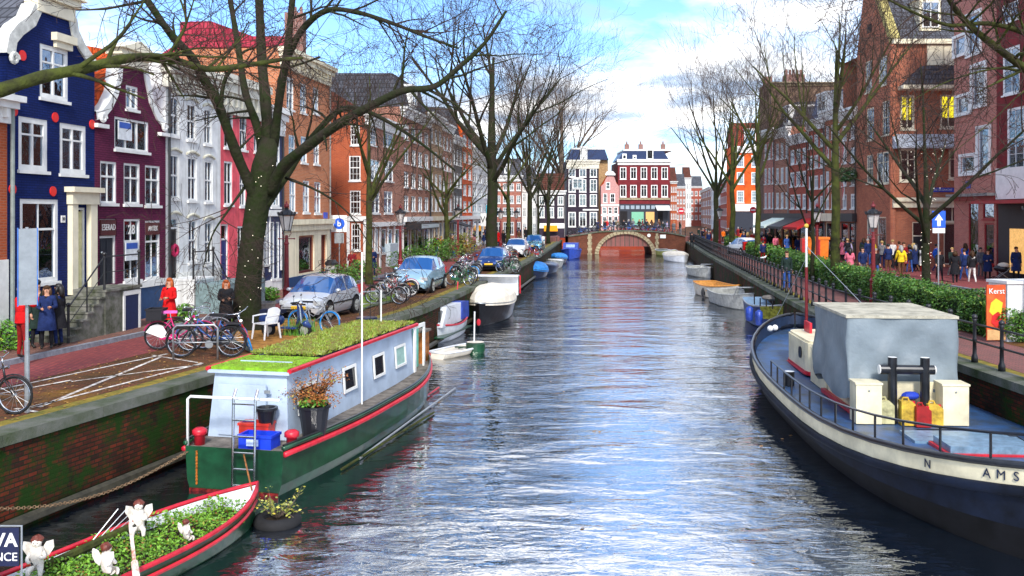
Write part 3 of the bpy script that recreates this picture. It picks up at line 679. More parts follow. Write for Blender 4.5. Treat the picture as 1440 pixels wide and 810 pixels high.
# side street corner building: front to the canal and side wall towards us
dC = 56; XC = fl(dC)
hs = house('red brick corner house with white shopfront and brown roof, its side wall', (XC-5.2, dC), (XC, dC), K_or2, name='corner_house_wing', ztop=11.3, depth=8.8, roof=('front', 1.6), roofm=tile_b, noside='r', wins=[
    (491,507,219,254,'m'), (492,507,268,301,'m'), (494,507,314,352,'m'), (493,506,176,204,'m')], belts=[])
zc_ = Zp(311, dC); MB().box(hs.W-1.25, hs.W-.02, -.12, -.004, zc_, zc_+.3).box(hs.W-1.2, hs.W-1.02, -.08, -.004, QZ+.1, zc_).box(hs.W-.2, hs.W-.02, -.08, -.004, QZ+.1, zc_).build('shop_cornice', white, hs.root)
A7 = (XC+.006, dC+.01); B7 = PL2(566)
h7 = house('brown brick house with tall white windows and a white shopfront, first after the side street', A7, B7, K_br, ztop=Zp(164, 58), cornice=.7, roof=('slope', 1.6), roofm=tile_b, depth=8.8, wins=[
    (519,529,178,204,'m'), (539,553,180,207,'c'), (521,534,225,254,'c'), (541,553,226,255,'c'), (523,534,268,300,'c'), (540,552,269,300,'c'),
    (521,525,322,352,'g'), (527,532,322,355,'g'), (537,543,322,356,'g'), (547,552,322,358,'g'), (556,562,322,358,'g')], curtain=.4, noside='l')
a_ = h7.rect(517,565,312,318); MB().box(0, h7.W, -.2, -.003, a_[2], a_[3]).build('shop_cornice', white, h7.root)
for pxx in (517, 526, 533, 544, 553.5, 563):
    u = h7.u(pxx); MB().box(u, u+.3, -.07, -.003, QZ+.1, a_[2]).build('pilaster', white, h7.root)
u, z = h7.uz(536, 341); MB().lathe([(.3,0),(.3,.05)], 14).xf(Matrix.Translation((u,-.12,z)) @ Matrix.Rotation(R_(90),4,'X')).build('round_sign', black, h7.root)
# row further on
def rowhouse(lb, pa, pb, wallm, ytop, ref, n, floors, P=PL2, shop=None, cat='house', **k):
    A_, B_ = P(pa), P(pb); F = Fac(A_, B_); d_ = (A_[1] if ref == 'a' else B_[1]); zt_ = Zp(ytop, d_)
    z1_ = QZ + (3.4 if shop else .9); H = (zt_-.9 - z1_)/floors; rows = [(z1_+H*i+H*.22, z1_+H*i+H*.86) for i in range(floors)]
    gl = [dict(n=n, rows=rows, w=k.pop('w', .6), k=k.pop('k', 'c'))]
    if shop: gl.append(dict(n=max(2, n), rows=[(QZ+.5, QZ+2.8)], w=.78, k='g', op=dict(sill=False, curtain=.9)))
    hh = house(lb, A_, B_, wallm, ztop=zt_, grid=gl, cornice=.7, **k)
    if shop:
        MB().box(0, hh.W, -.3, -.003, QZ+3.0, QZ+3.35).build('shop_cornice', shop, hh.root)
        for i in range(n+1): u = min(hh.W-.15, hh.W*i/n); MB().box(u, u+.15, -.07, -.003, QZ+.1, QZ+3.0).build('pilaster', shop, hh.root)
    return hh
h8 = rowhouse('tall brown brick house under the grey dormered roof, third floor windows white', 566, 604, K_br, 150, 'a', 4, 4, shop=white, roof=('mansard', 2.4), roofm=slate, dormers=[(3.2, 1.8, 1.5, .4)], curtain=.35, w=.62)
# hotel-like dark awning sign over the entrance
a_ = h8.rect(568,594,313,322); b = MB().box(a_[0]-.1, a_[1], -1.3, -.01, a_[2], a_[3]).build('entrance_canopy', black, h8.root); MB().box(a_[0], a_[1]-.1, -1.32, -1.301, a_[2]+.1, a_[3]-.1).build('sign_strip', mat('sign_grey', (.45,.52,.55), .5), b)
K_och = brick('ochre_brick', (.42,.25,.12), (.33,.19,.10), (.4,.3,.22), stain=.4, staincol=(.18,.1,.06))
h9 = rowhouse('ochre brick house with white pillared shop front behind the second lamp post', 604, 622, K_och, 158, 'a', 3, 4, shop=K_cream, roof=('slope', 1.5), roofm=tile_b, curtain=.4)
h10 = rowhouse('narrow brown house with a cream ground floor and awning', 622, 636, K_br, 172, 'a', 3, 4, shop=K_cream, roof=('slope', 2), roofm=slate, curtain=.4)
h11 = rowhouse('dark grey house with a mansard roof far along the left row', 636, 650, mat('dark_grey_wall', (.10,.10,.10), .7, var=.2), 190, 'a', 3, 3, shop=white, roof=('mansard', 2.6), roofm=slate)
h12 = rowhouse('slim orange brick house rising above its neighbours on the left row', 650, 664, K_bridge_o, 172, 'a', 2, 5, shop=white)
h13 = rowhouse('white plastered house beside the large tree trunk', 664, 686, K_white, 205, 'a', 3, 4, shop=white, roof=('slope', 1.6), roofm=tile_o)
# awning and banner
u, z = h13.uz(676, 305)
b = MB().box(u-.05, u+.05, -1.6, -.6, z-1.1, z+1.3); b.build('blue_banner', mat('cyan_cloth', (.05,.42,.55), .7, var=.1), h13.root)
b = MB().box(u-2.0, u-1.9, -1.5, -.3, z-1.0, z+.4).build('shop_sign', white, h13.root); text_part('VO', 1.0, black, b, (u-2.02, -.9, z-.3), (R_(90), 0, R_(-90)), sx=.9)
b = MB().prism([(-.02, QZ+3.1), (-1.9, QZ+2.5), (-1.9, QZ+2.4), (-.02, QZ+3.0)], 1, h10.W-.5, 'x').build('awning', mat('dark_awning', (.05,.05,.06), .8), h10.root)

# ---- houses across the head of the canal (frontal, d about 150) ----
def frontal(lb, pa, pb, d_, wallm, ytop, n, rows_px, **k):
    a, c = at(pa, d_), at(pb, d_); zt_ = Zp(ytop, d_)
    rows = [(Zp(b_, d_), Zp(t_, d_)) for t_, b_ in rows_px]
    cor = k.pop('cor', .8); ww = k.pop('w', .62); kk = k.pop('k', 'c'); u = k.pop('u', None)
    g_ = dict(n=n, rows=rows, w=ww, k=kk, op=dict(fr=.13))
    if u: g_['u'] = u
    extra = k.pop('extra', [])
    return house(lb, (a.x, a.y), (c.x, c.y), wallm, ztop=zt_, grid=[g_]+extra, cornice=cor, **k)
# left-hand head-of-canal block
K_sal = brick('salmon_brick', (.42,.16,.11), (.34,.12,.09), (.45,.3,.25), .5, .3, False, .3, (.2,.08,.06))
hA = frontal('salmon brick house with rows of white windows left of the bridge', 696, 734, 128, K_sal, 247, 4, [(258,268),(275,286),(292,304),(312,330)], roof=('mansard', 2.4), roofm=slate, curtain=.9, dormers=[(1.3,.8,1.2,.3)])
hB = frontal('white fronted house between salmon and dark houses', 734, 755, 130, white, 262, 3, [(272,284),(292,305),(314,332)], roof=('slope', 3), roofm=slate, curtain=.9)
hC = frontal('low aubergine house with yellow shop awning near the bridge', 755, 795, 136, K_dk, 268, 3, [(276,288),(291,306)], roof=('mansard', 2.6), roofm=tile_b, dormers=[(5.2,1.6,1.6,.2)], curtain=.3, cor=.6)
b = MB().box(.1, hC.W-.1, -.06, -.003, Zp(321,136), Zp(314,136)).build('white_band', white, hC.root)
b = MB().prism([(-.05, Zp(317,136)), (-1.6, Zp(323,136)), (-1.6, Zp(325,136)), (-.05, Zp(319,136))], 1.0, hC.W-1.2, 'x').build('awning', mat('yellow_awning', (.85,.32,.01), .7), hC.root)
# black house
hD = frontal('tall black house with white windows and blue mansard roof beyond the bridge', 797, 842, 150, K_dk, 225, 3, [(233,249),(252,270),(273,290)], w=.66, curtain=.35, depth=11, cor=1.4, fm=white, cornm=mat('ivory', (.70,.66,.55), .6),
    roof=None, extra=[dict(n=3, rows=[(Zp(319,150), Zp(298,150))], w=.7, k='c', op=dict(fr=.16))])
r = hD.root; ze = Zp(225, 150); zr = Zp(210, 150); m_bs = mat('blue_slate', (.012,.03,.10), .35, var=.2)
MB().prism([(.1,ze+.03),(.9,zr),(hD.W-.0,zr),(hD.W+1.0,zr),(hD.W+1.6,ze+.03)], .15, 10.5).build('roof', m_bs, r)
MB().box(.8, hD.W+1.0, .1, 10.6, zr, zr+.25).build('roof_edge', white, r)
b = MB().box(hD.W*.42, hD.W*.64, -.1, 1.5, ze+.1, zr+.5); do = b.build('dormer', white, r); window(do, (hD.W*.45, hD.W*.61, ze+.3, zr+.2), white, 'c', y=-.05, sill=False, detail=0)
MB().box(hD.W, hD.W+1.6, .9, 10.8, QZ, ze).build('side_wall', mat('tan_render', (.38,.24,.12), .8, var=.2), r)
MB().box(hD.W-2.6, hD.W-.05, -.15, -.003, Zp(296,150), Zp(294,150)).build('shop_cornice', white, r)
for i in range(3): MB().box(hD.W*(i/3)-.0+.03, hD.W*(i/3)+.13, -.05, -.003, QZ+.1, Zp(228,150)).build('shutter_edge', K_dk, r)
# small pink house
a, c = at(845, 149), at(870.5, 149)
hE = house('small pale pink house with clock gable squeezed between black and red houses', (a.x,a.y), (c.x,c.y), pin, pxout=False, outline=[(0, Zp(262,149)), (.5, Zp(258,149)), (.85, Zp(250,149)), (1.15, Zp(247,149)), (1.9, Zp(247,149)), (2.2, Zp(250,149)), (2.5, Zp(258,149)), (2.92, Zp(262,149))], roof=('front', 2.4), roofm=tile_o, depth=9, winkind='s', wins=[(852,858,256,266,'s',dict(fr=.12)), (848,854,272,285,'s',dict(fr=.12)), (858,865,272,285,'s',dict(fr=.12)),
    (847,853,291,301,'s',dict(fr=.12)), (855,861,291,301,'s',dict(fr=.12)), (863,869,291,301,'s',dict(fr=.12)), (847,853,304,318,'s',dict(fr=.12)), (855,861,304,318,'s',dict(fr=.12)), (863,869,304,318,'s',dict(fr=.12))])
MB().box(.0, hE.W, -.08, -.003, Zp(290,149), Zp(287.5,149)).box(.0,hE.W,-.07,-.003,Zp(303.6,149),Zp(301.6,149)).build('white_band', white, hE.root)
b = MB().box(.7, 2.3, -.3, .3, Zp(246.5,149), Zp(244,149)); b.ball((1.5,0,Zp(243,149)), (.7,.25,.3)); b.build('gable_crest', white, hE.root)
# red house with shop
hF = frontal('maroon three storey house with a dark cafe front beyond the bridge', 869, 942, 150, K_maroon, 228, 5, [(235,252),(260,277)], w=.62, curtain=.2, depth=10, cor=.0001, extra=[])
r = hF.root; ze = Zp(228,150); zr = Zp(212,150)
MB().box(-.15, hF.W+.3, -.35, .1, Zp(227.5,150), Zp(224,150)).box(-.05, hF.W+.1, -.15, .1, Zp(232,150), Zp(227.5,150)).build('cornice', white, r)
MB().prism([(.1,ze+.4),(1.0,zr),(hF.W-1.0,zr),(hF.W-.1,ze+.4)], .15, 9.5).build('roof', m_bs, r); MB().box(.9, hF.W+.6, .1, 9.6, zr, zr+.25).build('roof_edge', white, r)
for ua, ub, zt_ in ((.7,1.4,Zp(216,150)), (2.4,3.0,Zp(218,150)), (hF.W*.55,hF.W*.68,Zp(209,150))):
    do = MB().box(ua, ub, -.05, 1.6, ze+.45, zt_).build('dormer', white, r); MB().box(ua+.15, ub-.15, -.07, -.05, ze+.6, zt_-.3).build('pane', glass, do)
for u in (1.5, 3.8, 7.5): MB().box(u, u+.7, 3, 3.7, zr, zr+1.3).lathe([(.15,0),(.12,.5)], 6, (u+.35,3.35,zr+1.3)).build('chimney', cbrick, r)
MB().box(-.02, hF.W+.02, -.2, -.003, Zp(281,150), Zp(278.5,150)).build('stone_band', stonel, r)
MB().box(.02, hF.W-.02, -.12, -.003, Zp(320,150), Zp(287,150)).build('shop_front', mat('shop_navy', (.02,.025,.04), .4), r)
for i, (p0, p1, t0, t1, m_) in enumerate(((872,882,297,316,darkin),(888,905,298,316,mat('shop_green', (.10,.30,.20), .5, emit=((.3,.6,.4), .25))),(908,920,298,316,mat('shop_warm', (.5,.25,.08), .5, emit=((.8,.45,.15), .35))),(925,932,298,317,darkin))):
    a = at(p0,150).x-hF.A.x; c = at(p1,150).x-hF.A.x; f = MB().box(a, c, -.15, -.121, Zp(t1,150), Zp(t0,150)).build('shop_window', m_, r)
for i in range(10):
    u = .4+i*.83; MB().box(u, u+.6, -.16, -.121, Zp(294,150), Zp(289,150)).build('transom_light', mat('pale_glass', (.3,.36,.42), .3), r)
b = MB().prism([(-.2,Zp(289,150)),(-2.2,Zp(295,150)),(-2.2,Zp(296,150)),(-.2,Zp(290.5,150))], hF.W-2.4, hF.W-.2, 'x').build('awning', white, r)
# far street right of the maroon house
fars = [(943,952,190,255,K_or2,'distant orange roofed house just right of the maroon house'), (951,964,215,262,K_sal,'distant salmon house beneath the cupola'), (962,972,250,250,white,'distant white house in the far street'), (970,988,262,262,K_rb,'distant dark red house in the far street')]
for i, (pa, pb, d_, yt, m_, lb) in enumerate(fars):
    Hh = 318-yt; frontal(lb, pa, pb, d_, m_, yt, 3, depth=3, rows_px=[(yt+Hh*.12+Hh*.2*q, yt+Hh*.12+Hh*.2*q+Hh*.12) for q in range(4)], roof=('slope', 3), roofm=(slate if i % 2 else tile_b), detail=0, cor=.5)
fs = [(986,258), (1000,215), (1013,182), (1022,160), (1030.5,146)]
for i, (m_, yt, lb) in enumerate(((K_br,262,'far brown house deep in the right hand street'), (K_white,258,'far pale house deep in the right hand street'), (K_rb,250,'far dark red house two doors before the orange house'), (K_sal,262,'far salmon house next to the orange house'))):
    a, c = at(*fs[i]), at(*fs[i+1]); zt_ = Zp(yt, fs[i+1][1]); hh_ = (zt_-QZ-1)/4
    house(lb, (a.x,a.y), (c.x,c.y), m_, ztop=zt_, grid=dict(n=6, rows=[(QZ+1+hh_*q, QZ+1+hh_*(q+.6)) for q in range(4)], w=.5, k='c', op=dict(fr=.14)), cornice=.6, roof=('slope', 3), roofm=slate if i % 2 else tile_b, detail=0)
# orange house
hG = frontal('bright orange corner house with white shop front and curved white dormer', 1031, 1072, 130, K_bridge_o, 206, 2, [(218,235),(242,259),(268,285)], w=.5, curtain=.3, depth=4, cor=.9, roof=('mansard', 3.4), roofm=rooftile('red_brown_tiles', (.30,.06,.035), (.22,.045,.03)), k='m', dormers=[(1.6,1.6,2.3,.1)])
MB().box(-.05, hG.W+.05, -.25, -.003, Zp(297,130), Zp(287,130)).build('shop_fascia', white, hG.root)
MB().box(.2, hG.W-.2, -.1, -.003, Zp(330,130), Zp(298,130)).build('shop_front', mat('shop_navy', (.02,.025,.04)), hG.root)
MB().box(2.8, 4.0, -.14, -.101, Zp(328,130), Zp(299,130)).build('white_door', white, hG.root)
# ---- right row, canal side, from far to near ----
def PR(px): m_ = (px-720)/FP; d = 24.7*1.0 / m_; c, s = 26.6, -.029; return ((c+s*0) and (m_*(c/(m_-s))), c/(m_-s))
def rowR(lb, pa, pb, wallm, ytop, n, floors, shop=None, **k):
    A_, B_ = PR(pa), PR(pb); zt_ = Zp(ytop, B_[1]); z1_ = QZ+(3.6 if shop else .8); H = (zt_-.9-z1_)/floors
    rows = [(z1_+H*i+H*.2, z1_+H*i+H*.84) for i in range(floors)]
    gl = [dict(n=n, rows=rows, w=k.pop('w', .6), k=k.pop('k', 'c'), op=dict(fr=.12))]
    if shop: gl.append(dict(n=2, rows=[(QZ+.3, QZ+2.9)], w=.8, k='g', op=dict(sill=False, curtain=.9, fm=shop)))
    hh = house(lb, A_, B_, wallm, ztop=zt_, grid=gl, cornice=.8, **k)
    if shop:
        MB().box(0, hh.W, -.35, -.003, QZ+3.0, QZ+3.6).build('shop_fascia', shop, hh.root)
        MB().quad((.1,.7,QZ+.2),(hh.W-.1,.7,QZ+.2),(hh.W-.1,.7,QZ+3.0),(.1,.7,QZ+3.0)).build('lit_shop_interior', mat('lit_shop', (.45,.30,.15), .8, var=.6, scale=1.6, dirt=(.04,.02,.01), emit=((.9,.55,.25), .5)), hh.root)
    return hh
shopred = mat('shop_red', (.35,.01,.015), .45); shopblk = mat('shop_black', (.02,.02,.025), .5)
a, c = at(1082, 97), at(1186, 97)
hH = house('huge brown block with flat roofline and clustered chimneys behind the right row', (a.x,a.y), (c.x,c.y), brick('rough_brown_wall', (.19,.12,.085), (.14,.09,.07), (.16,.12,.1), .5, .3, False, .5, (.10,.08,.03)), name='apartment_block', ztop=Zp(116,97), depth=4, cornice=.35, cornm=stonel)
b = MB().box(2.0, 3.9, .6, 2.2, Zp(116,97), Zp(103,97))
for i in range(5): b.lathe([(.16,0),(.12,.6)], 6, (2.2+i*.38, 1.4, Zp(103,97)))
b.build('chimney', cbrick, hH.root); MB().box(-.4, .35, .2, 1.2, Zp(118,97), Zp(107,97)).build('chimney', cbrick, hH.root)
rowR('rose brick wall house at the far end of the right row with a white awning', 1074, 1090, K_mod, 180, 3, 3, shop=shopblk, roof=('slope', 3), roofm=tile_b)
hI = rowR('brown house with a grey mansard among the twigs on the right row', 1090, 1110, K_br, 178, 3, 3, shop=shopblk, roof=('mansard', 2.2), roofm=slate, dormers=[(2.2,1.6,1.6,.2)])
hJ = rowR('house with red upper bay and wide white windows on the right row', 1110, 1136, K_rb, 186, 3, 3, shop=shopblk, roof=('slope', 2.8), roofm=tile_o, w=.7)
hK = rowR('red shop house with cream dormer under the dark blue roof', 1136, 1160, K_rb, 165, 3, 4, shop=shopred, roof=('mansard', 2.2), roofm=m_bs, dormers=[(2.0,2.0,1.7,.2)], w=.68, curtain=.3)
hL = rowR('brick house with white gable scroll and red and white shutters', 1160, 1182, K_tb, 150, 3, 4, shop=K_cream, roof=('slope', 1.8), roofm=m_bs, w=.6, curtain=.3)
hM = rowR('slim brick house next to the tower house, hung with red white shutters', 1182, 1205, K_br, 150, 2, 4, shop=shopblk, w=.5, curtain=.3, roof=('slope', 1.6), roofm=tile_b)
for hh in (hL, hM):
    for zz in (6.2, 9.2):
        for i in range(3):
            u = .5+i*2.0
            if u < hh.W-.6:
                s_ = MB().box(u, u+.35, -.06, -.003, zz, zz+1.5).build('shutter', white, hh.root); MB().prism([(u+.05, zz+.1), (u+.3, zz+.75), (u+.05, zz+1.4)], -.075, -.061).build('red_panel', mat('shutter_red', (.5,.02,.02), .5), s_)
# awnings on the right
def awning(hh, u0, u1, m_, z=QZ+3.2, out=1.8, drop=.7): return MB().prism([(-.36,z),(-.36-out,z-drop),(-.36-out,z-drop-.2),(-.36,z-.12)], u0, u1, 'x').build('awning', m_, hh.root)
F_ = Fac(PR(1074), PR(1090)); 
awning(hI, .3, hI.W-.3, mat('pale_green_awning', (.60,.72,.68), .7)); awning(hJ, .5, hJ.W-.5, shopblk); awning(hK, .2, hK.W-.2, mat('red_awning', (.4,.02,.02), .7))
# corner tower house : canal side with gable, and side facing us
XT = 24.7; dT = 60; zE = Zp(118, 60); c_ = XT/dT*FP+720
A_ = PR(1205); zr_ = 22.5; zE = Zp(58, 60)
hT = house('dark brick gabled flank of the corner tower house on the right', (A_[0], A_[1]), (XT, dT), K_tb, name='corner_house_wing', ztop=zE, depth=9, wins=[
    (1217,1226,86,130,'m'), (1236,1247,80,120,'m'), (1219,1229,152,197,'m'), (1241,1251,142,190,'m'), (1219,1228,218,258,'m'), (1233,1250,214,258,'c'), (1234,1246,305,350,'g',dict(fm=cream)), (1219,1229,308,350,'g',dict(fm=cream))], fm=cream, curtain=.5, noside='r')
MB().prism([(0, zE+.01), (hT.W, zE+.01), (1.8, zr_)], 0, .4).build('gable', K_tb, hT.root)
a_ = hT.rect(1220,1226,34,46); MB().box(a_[0], a_[1], -.03, -.003, a_[2], a_[3]).build('slit_window', darkin, hT.root)
strip(hT.root, hT, [(1.8, zr_), (hT.W, zE)], .45, mat('yellow_stone', (.45,.38,.14), .8, var=.3), y1=.5)
# front towards us
A_ = (XT+.01, dT-.01); B_ = (30.2, dT-.01); zc1 = Zp(190, dT)
hU = house('corner tower house front with slate roof, yellow lit blinds and cream shop cornice', A_, B_, K_tb, name='corner_house', ztop=zE, depth=9, noside='l', winkind='c', fm=cream, wins=[
    (1266,1286,134,182,'c',dict(curtain=.9, fr=.13)), (1322,1346,133,180,'c',dict(curtain=.9, fr=.13)), (1265,1289,209,255,'c',dict(fr=.14, curtain=.9)), (1334,1355,210,252,'c',dict(fr=.13)),
    (1283,1300,312,385,'d',dict(dm=shopblk, fm=cream, light=.3)), (1326,1366,290,312,'t',dict(fm=cream, curtain=.9)), (1327,1366,314,372,'g',dict(fm=cream, curtain=.9, sill=False))])
r = hU.root
lit = mat('lit_yellow_blind', (.9,.75,.05), .7, var=.1, emit=((1,.75,.02), 3.5))
for a_ in (hU.rect(1268,1284,136,168), hU.rect(1324,1344,135,165)): MB().box(a_[0]+.05, a_[1]-.05, .2, .22, a_[2], a_[3]).build('yellow_blind', lit, r)
zs = mat('zinc_roof', (.42,.46,.52), .5, var=.15)
def ledge(z, h, out, m_, name, u0=-.1, u1=None):
    u1 = u1 or hU.W; b = MB().prism([(-.003, z+h), (-out, z), (-out, z-.12), (-.003, z-.12)], u0-out*.0, u1, 'x'); return b.build(name, m_, r)
ledge(Zp(207,60), .85, 1.0, zs, 'zinc_ledge'); ledge(Zp(281,60), .15, .5, K_cream, 'shop_cornice'); MB().box(-.1, hU.W, -.35, -.003, Zp(280,60)-.55, Zp(280,60)-.14).build('shop_fascia', K_cream, r)
# turret pent roof
b = MB(); ua, ub = .4, 4.4; z_ = Zp(122, 60)
b.prism([(ua, z_), (ub, z_), (ub, z_+1.25), (ua+1.3, z_+1.25)], -.75, -.004); b.build('pent_roof', slate, r)
MB().box(ua-.1, ub+.1, -.95, -.003, z_-.25, z_).build('pent_cornice', K_cream, r)
MB().box(2.2, 4.3, -.12, -.003, Zp(92,60), zE-.25).build('cream_panel', K_cream, r)
rb = MB(); rb.prism([(.1, zE+.03), (4.5, zr_), (4.5, zE+.03)], .0, hU.W, 'x'); ro = rb.build('roof', slate, r)
MB().box(-.05, hU.W, -.3, .05, zE-.2, zE+.1).build('gutter', K_cream, r)
do = MB().box(2.0, 3.4, .6, 3.0, zE+.8, zE+2.9).prism([(1.85, zE+2.9), (3.55, zE+2.9), (2.7, zE+3.3)], .5, 3.0).build('dormer', K_cream, r); window(do, (2.15, 3.25, zE+1.0, zE+2.7), white, 'c', y=.56, sill=False, detail=0)
MB().box(2.1, 3.1, -.14, -.0, Zp(310,60), Zp(293,60)).build('white_signboard', K_cream, r)
u, z = hU.uz(1325, 267); o = MB().box(u-.75, u+.75, -.05, -.003, z-.14, z+.14).build('street_name_plate', _M['sign_blue'], r); text_part('SPIEGELGRACHT', .17, white, o, (u, -.056, z), (R_(90),0,0))
# the round corner column hides the joint
MB().lathe([(.2,0),(.2,zE-QZ-.3),(.26,zE-QZ-.2)], 14, (0,0,QZ)).build('corner_turret', K_tb, r)
# modern rose brick
X5 = 26.25; hV = house('modern rose brick house with L shaped white windows on the right', (X5+.15, 55.2), (X5, 50.1), K_mod, ztop=19.5, depth=10, cornice=.3, fm=white, winkind='g', wins=[
    (1361,1379,20,75,'g'), (1343,1361,52,76,'g'), (1368,1386,92,148,'g'), (1346,1367,136,158,'g'), (1376,1392,180,240,'g',dict(curtain=.9)), (1352,1372,220,242,'g',dict(curtain=.9)),
    (1382,1398,280,308,'g',dict(fm=shopred, curtain=.9)), (1384,1398,314,372,'g',dict(fm=shopred, curtain=.9)), (1362,1376,285,372,'g',dict(fm=shopred, curtain=.9))])
r = hV.root
wf = MB()
for px_ in (((1359,1381,16,79),(1341,1361,48,80)), ((1366,1388,88,152),(1344,1366,132,163)), ((1374,1394,176,246),(1350,1374,216,247))):
    for i, q in enumerate(px_):
        a_ = hV.rect(*q); t = .16
        wf.box(a_[0], a_[0]+t, -.1-.01*i, -.003, a_[2], a_[3]).box(a_[1]-t, a_[1], -.1-.01*i, -.003, a_[2], a_[3]).box(a_[0]+t, a_[1]-t, -.1-.01*i, -.003, a_[2], a_[2]+t).box(a_[0]+t, a_[1]-t, -.1-.01*i, -.003, a_[3]-t, a_[3])
wf.build('window_surround', white, r)
MB().box(0, hV.W, -.5, -.003, Zp(276,52), Zp(272,52)).build('shop_cornice', stone, r)
MB().box(0, hV.W, -.1, -.003, Zp(279,52)-.1, Zp(276,52)).build('shop_fascia', shopred, r)
u, z = hV.uz(1362, 260); MB().box(u-.3, u+.3, -.04, -.003, z-.2, z+.2).build('street_name_plate', _M['sign_blue'], r)
# oxblood house
hW = house('oxblood painted house with white sash windows at the right edge', (X5, 50.05), (X5, 40), K_dr, ztop=20, depth=10, fm=white, wins=[
    (1410,1434,66,132,'s',dict(fr=.12)), (1409,1432,4,30,'c'), (1416,1450,150,240,'m',dict(fr=.14)), (1448,1480,60,130,'s'), (1480,1520,150,240,'m')])
r = hW.root
MB().box(.05, hW.W, -.1, -.003, Zp(280,49), Zp(236,49)).build('white_fascia', white, r)
MB().box(.3, hW.W, -.08, -.003, QZ+.1, Zp(281,49)).build('shop_front', shopblk, r)
MB().box(.0, hW.W, -1.4, -.101, Zp(284,49)-.1, Zp(282,49)).build('canopy', shopred, r)
MB().box(1.5, 3.0, -.12, -.081, QZ+.5, QZ+2.8).build('shop_window', mat('lit_window', (.5,.3,.1), .4, var=.5, scale=5, emit=((.9,.5,.15), .5)), r)
# ---------------- bridge ----------------
DB = 117.0; bx = lambda px: (px-720)/FP*DB; bz = lambda py: CZ-(py-HY)*DB/FP
br = empty('bridge', (0, 0, 0), 0, 'red brick arched bridge with sandstone arch ring and iron railing across the canal', 'bridge')
m_bb = brick('bridge_brick', (.19,.055,.03), (.13,.04,.022), (.12,.07,.05), .24, .08, stain=.6, staincol=(.05,.02,.015), moss=((.06,.07,.02), .62, 1.2))
top = [(bx(799), bz(333)), (bx(815), bz(331)), (bx(840), bz(327)), (bx(880), bz(325)), (bx(920), bz(326.5)), (bx(945), bz(329)), (bx(964), bz(333))]
cxa, ra, ha = bx(879.5), (bx(917)-bx(842))/2, bz(329)-.0
arc = [(cxa+ra*math.cos(PI*i/16), max(0, ha*math.sin(PI*i/16))) for i in range(17)]
poly = [(top[0][0], -1)] + top + [(top[-1][0], -1), (cxa+ra, -1)] + arc + [(cxa-ra, -1)]
MB().prism(poly, DB, DB+6.5).build('wall', m_bb, br)
b = MB()
for i in range(25):
    a0, a1 = PI*i/25+.008, PI*(i+1)/25-.008; k = 1.0+.03*(i % 2)
    P = [(cxa+ra*math.cos(a0), ha*math.sin(a0)), (cxa+(ra+.5*k)*math.cos(a0), (ha+.42)*math.sin(a0)), (cxa+(ra+.5*k)*math.cos(a1), (ha+.42)*math.sin(a1)), (cxa+ra*math.cos(a1), ha*math.sin(a1))]
    b.prism(P, DB-.08, DB+.3)
b.build('arch_ring', stonel, br)
for p0, p1 in ((826, 832.5), (921, 926.5)):
    b = MB()
    for i in range(8): b.box(bx(p0)+(.09 if i % 2 else 0), bx(p1)-(.09 if i % 2 else 0), DB-.12, DB-.002, -.2+i*.36, .14+i*.36)
    b.build('stone_quoin', stonel, br)
b = MB(); P = [(x, z) for x, z in top]; b.prism([(x, z) for x, z in P] + [(x, z+.16) for x, z in reversed(P)], DB-.15, DB+.25); b.build('coping', capm, br)
MB().box(bx(928), bx(936), DB-.16, DB-.13, bz(335), bz(330)).build('sign', white, br); MB().lathe([(.22,0),(.22,.05)], 12).xf(Matrix.Translation((bx(912.5), DB-.03, bz(331))) @ Matrix.Rotation(R_(90), 4, 'X')).build('round_plate', white, br)
def topz(x): return interp([(z, x_) for x_, z in top], x) if top[0][0] <= x <= top[-1][0] else (2.3)
def railing_run(root, P, step, h=1.05, r=.03, ball=True, zf=None, midrails=1):
    """P: list of 3-D points along the ground; each post a part"""
    segs = [(Vector(a), Vector(c)) for a, c in zip(P, P[1:])]; d = 0; posts = []
    for a, c in segs:
        L = (c-a).length; n = max(1, round(L/step))
        for i in range(n): posts.append(a+(c-a)*i/n)
    posts.append(segs[-1][1])
    pm = MB(); pm.lathe([(r*1.9,0),(r*1.9,.12),(r*1.2,.2),(r,.5),(r*1.4,h*.5),(r,h*.56),(r,h-.05),(r*1.5,h),(r*1.1,h+.02)], 8); pm.ball((0,0,h+.06), r*1.7, 8, 5)
    first = None
    for p in posts:
        if first is None: first = pm.build('post', iron, root, p, smooth=True); o = first
        else: o = first.copy(); COL.objects.link(o); o.parent = root; o.location = p
    for k in range(midrails+1):
        z = h*.9*(1-.45*k) ; MB().tube([Vector(p)+Vector((0,0,z)) for p in posts], r*.62, 6).build('rail', iron, root)
    return posts
P = [(x, DB+.1, z+.16) for x, z in top]; railing_run(br, P, 1.5, .95, .035)
b = MB(); b.prism([(x, z+.05) for x, z in top]+[(top[-1][0], 1), (top[0][0], 1)], DB+.3, DB+6.2); b.build('deck', m_path, br)
b = MB(); b.prism([(-1, QZ-.1), (6.05, QZ-.1), (6.05, 2.25), (3, 2.0)], DB+.3, DB+6.2); b.prism([(22.0,QZ-.1), (30,QZ-.1), (26,2.0), (22.0, 2.25)], DB+.3, DB+6.2); struct(b.build('bridge_ramp', m_path))

# ---------------- fence on the right bank ----------------
fn = empty('iron_fence', (0,0,0), 0, 'long black iron fence with ball topped posts along the right quay', 'fence')
fp = [(rq(d)+.42, d, QZ+.05) for d in (14, 20.8, 32, 42.5, 80.7, 111, 116.5)]
railing_run(fn, fp, 1.22, 1.02, .042, midrails=1)

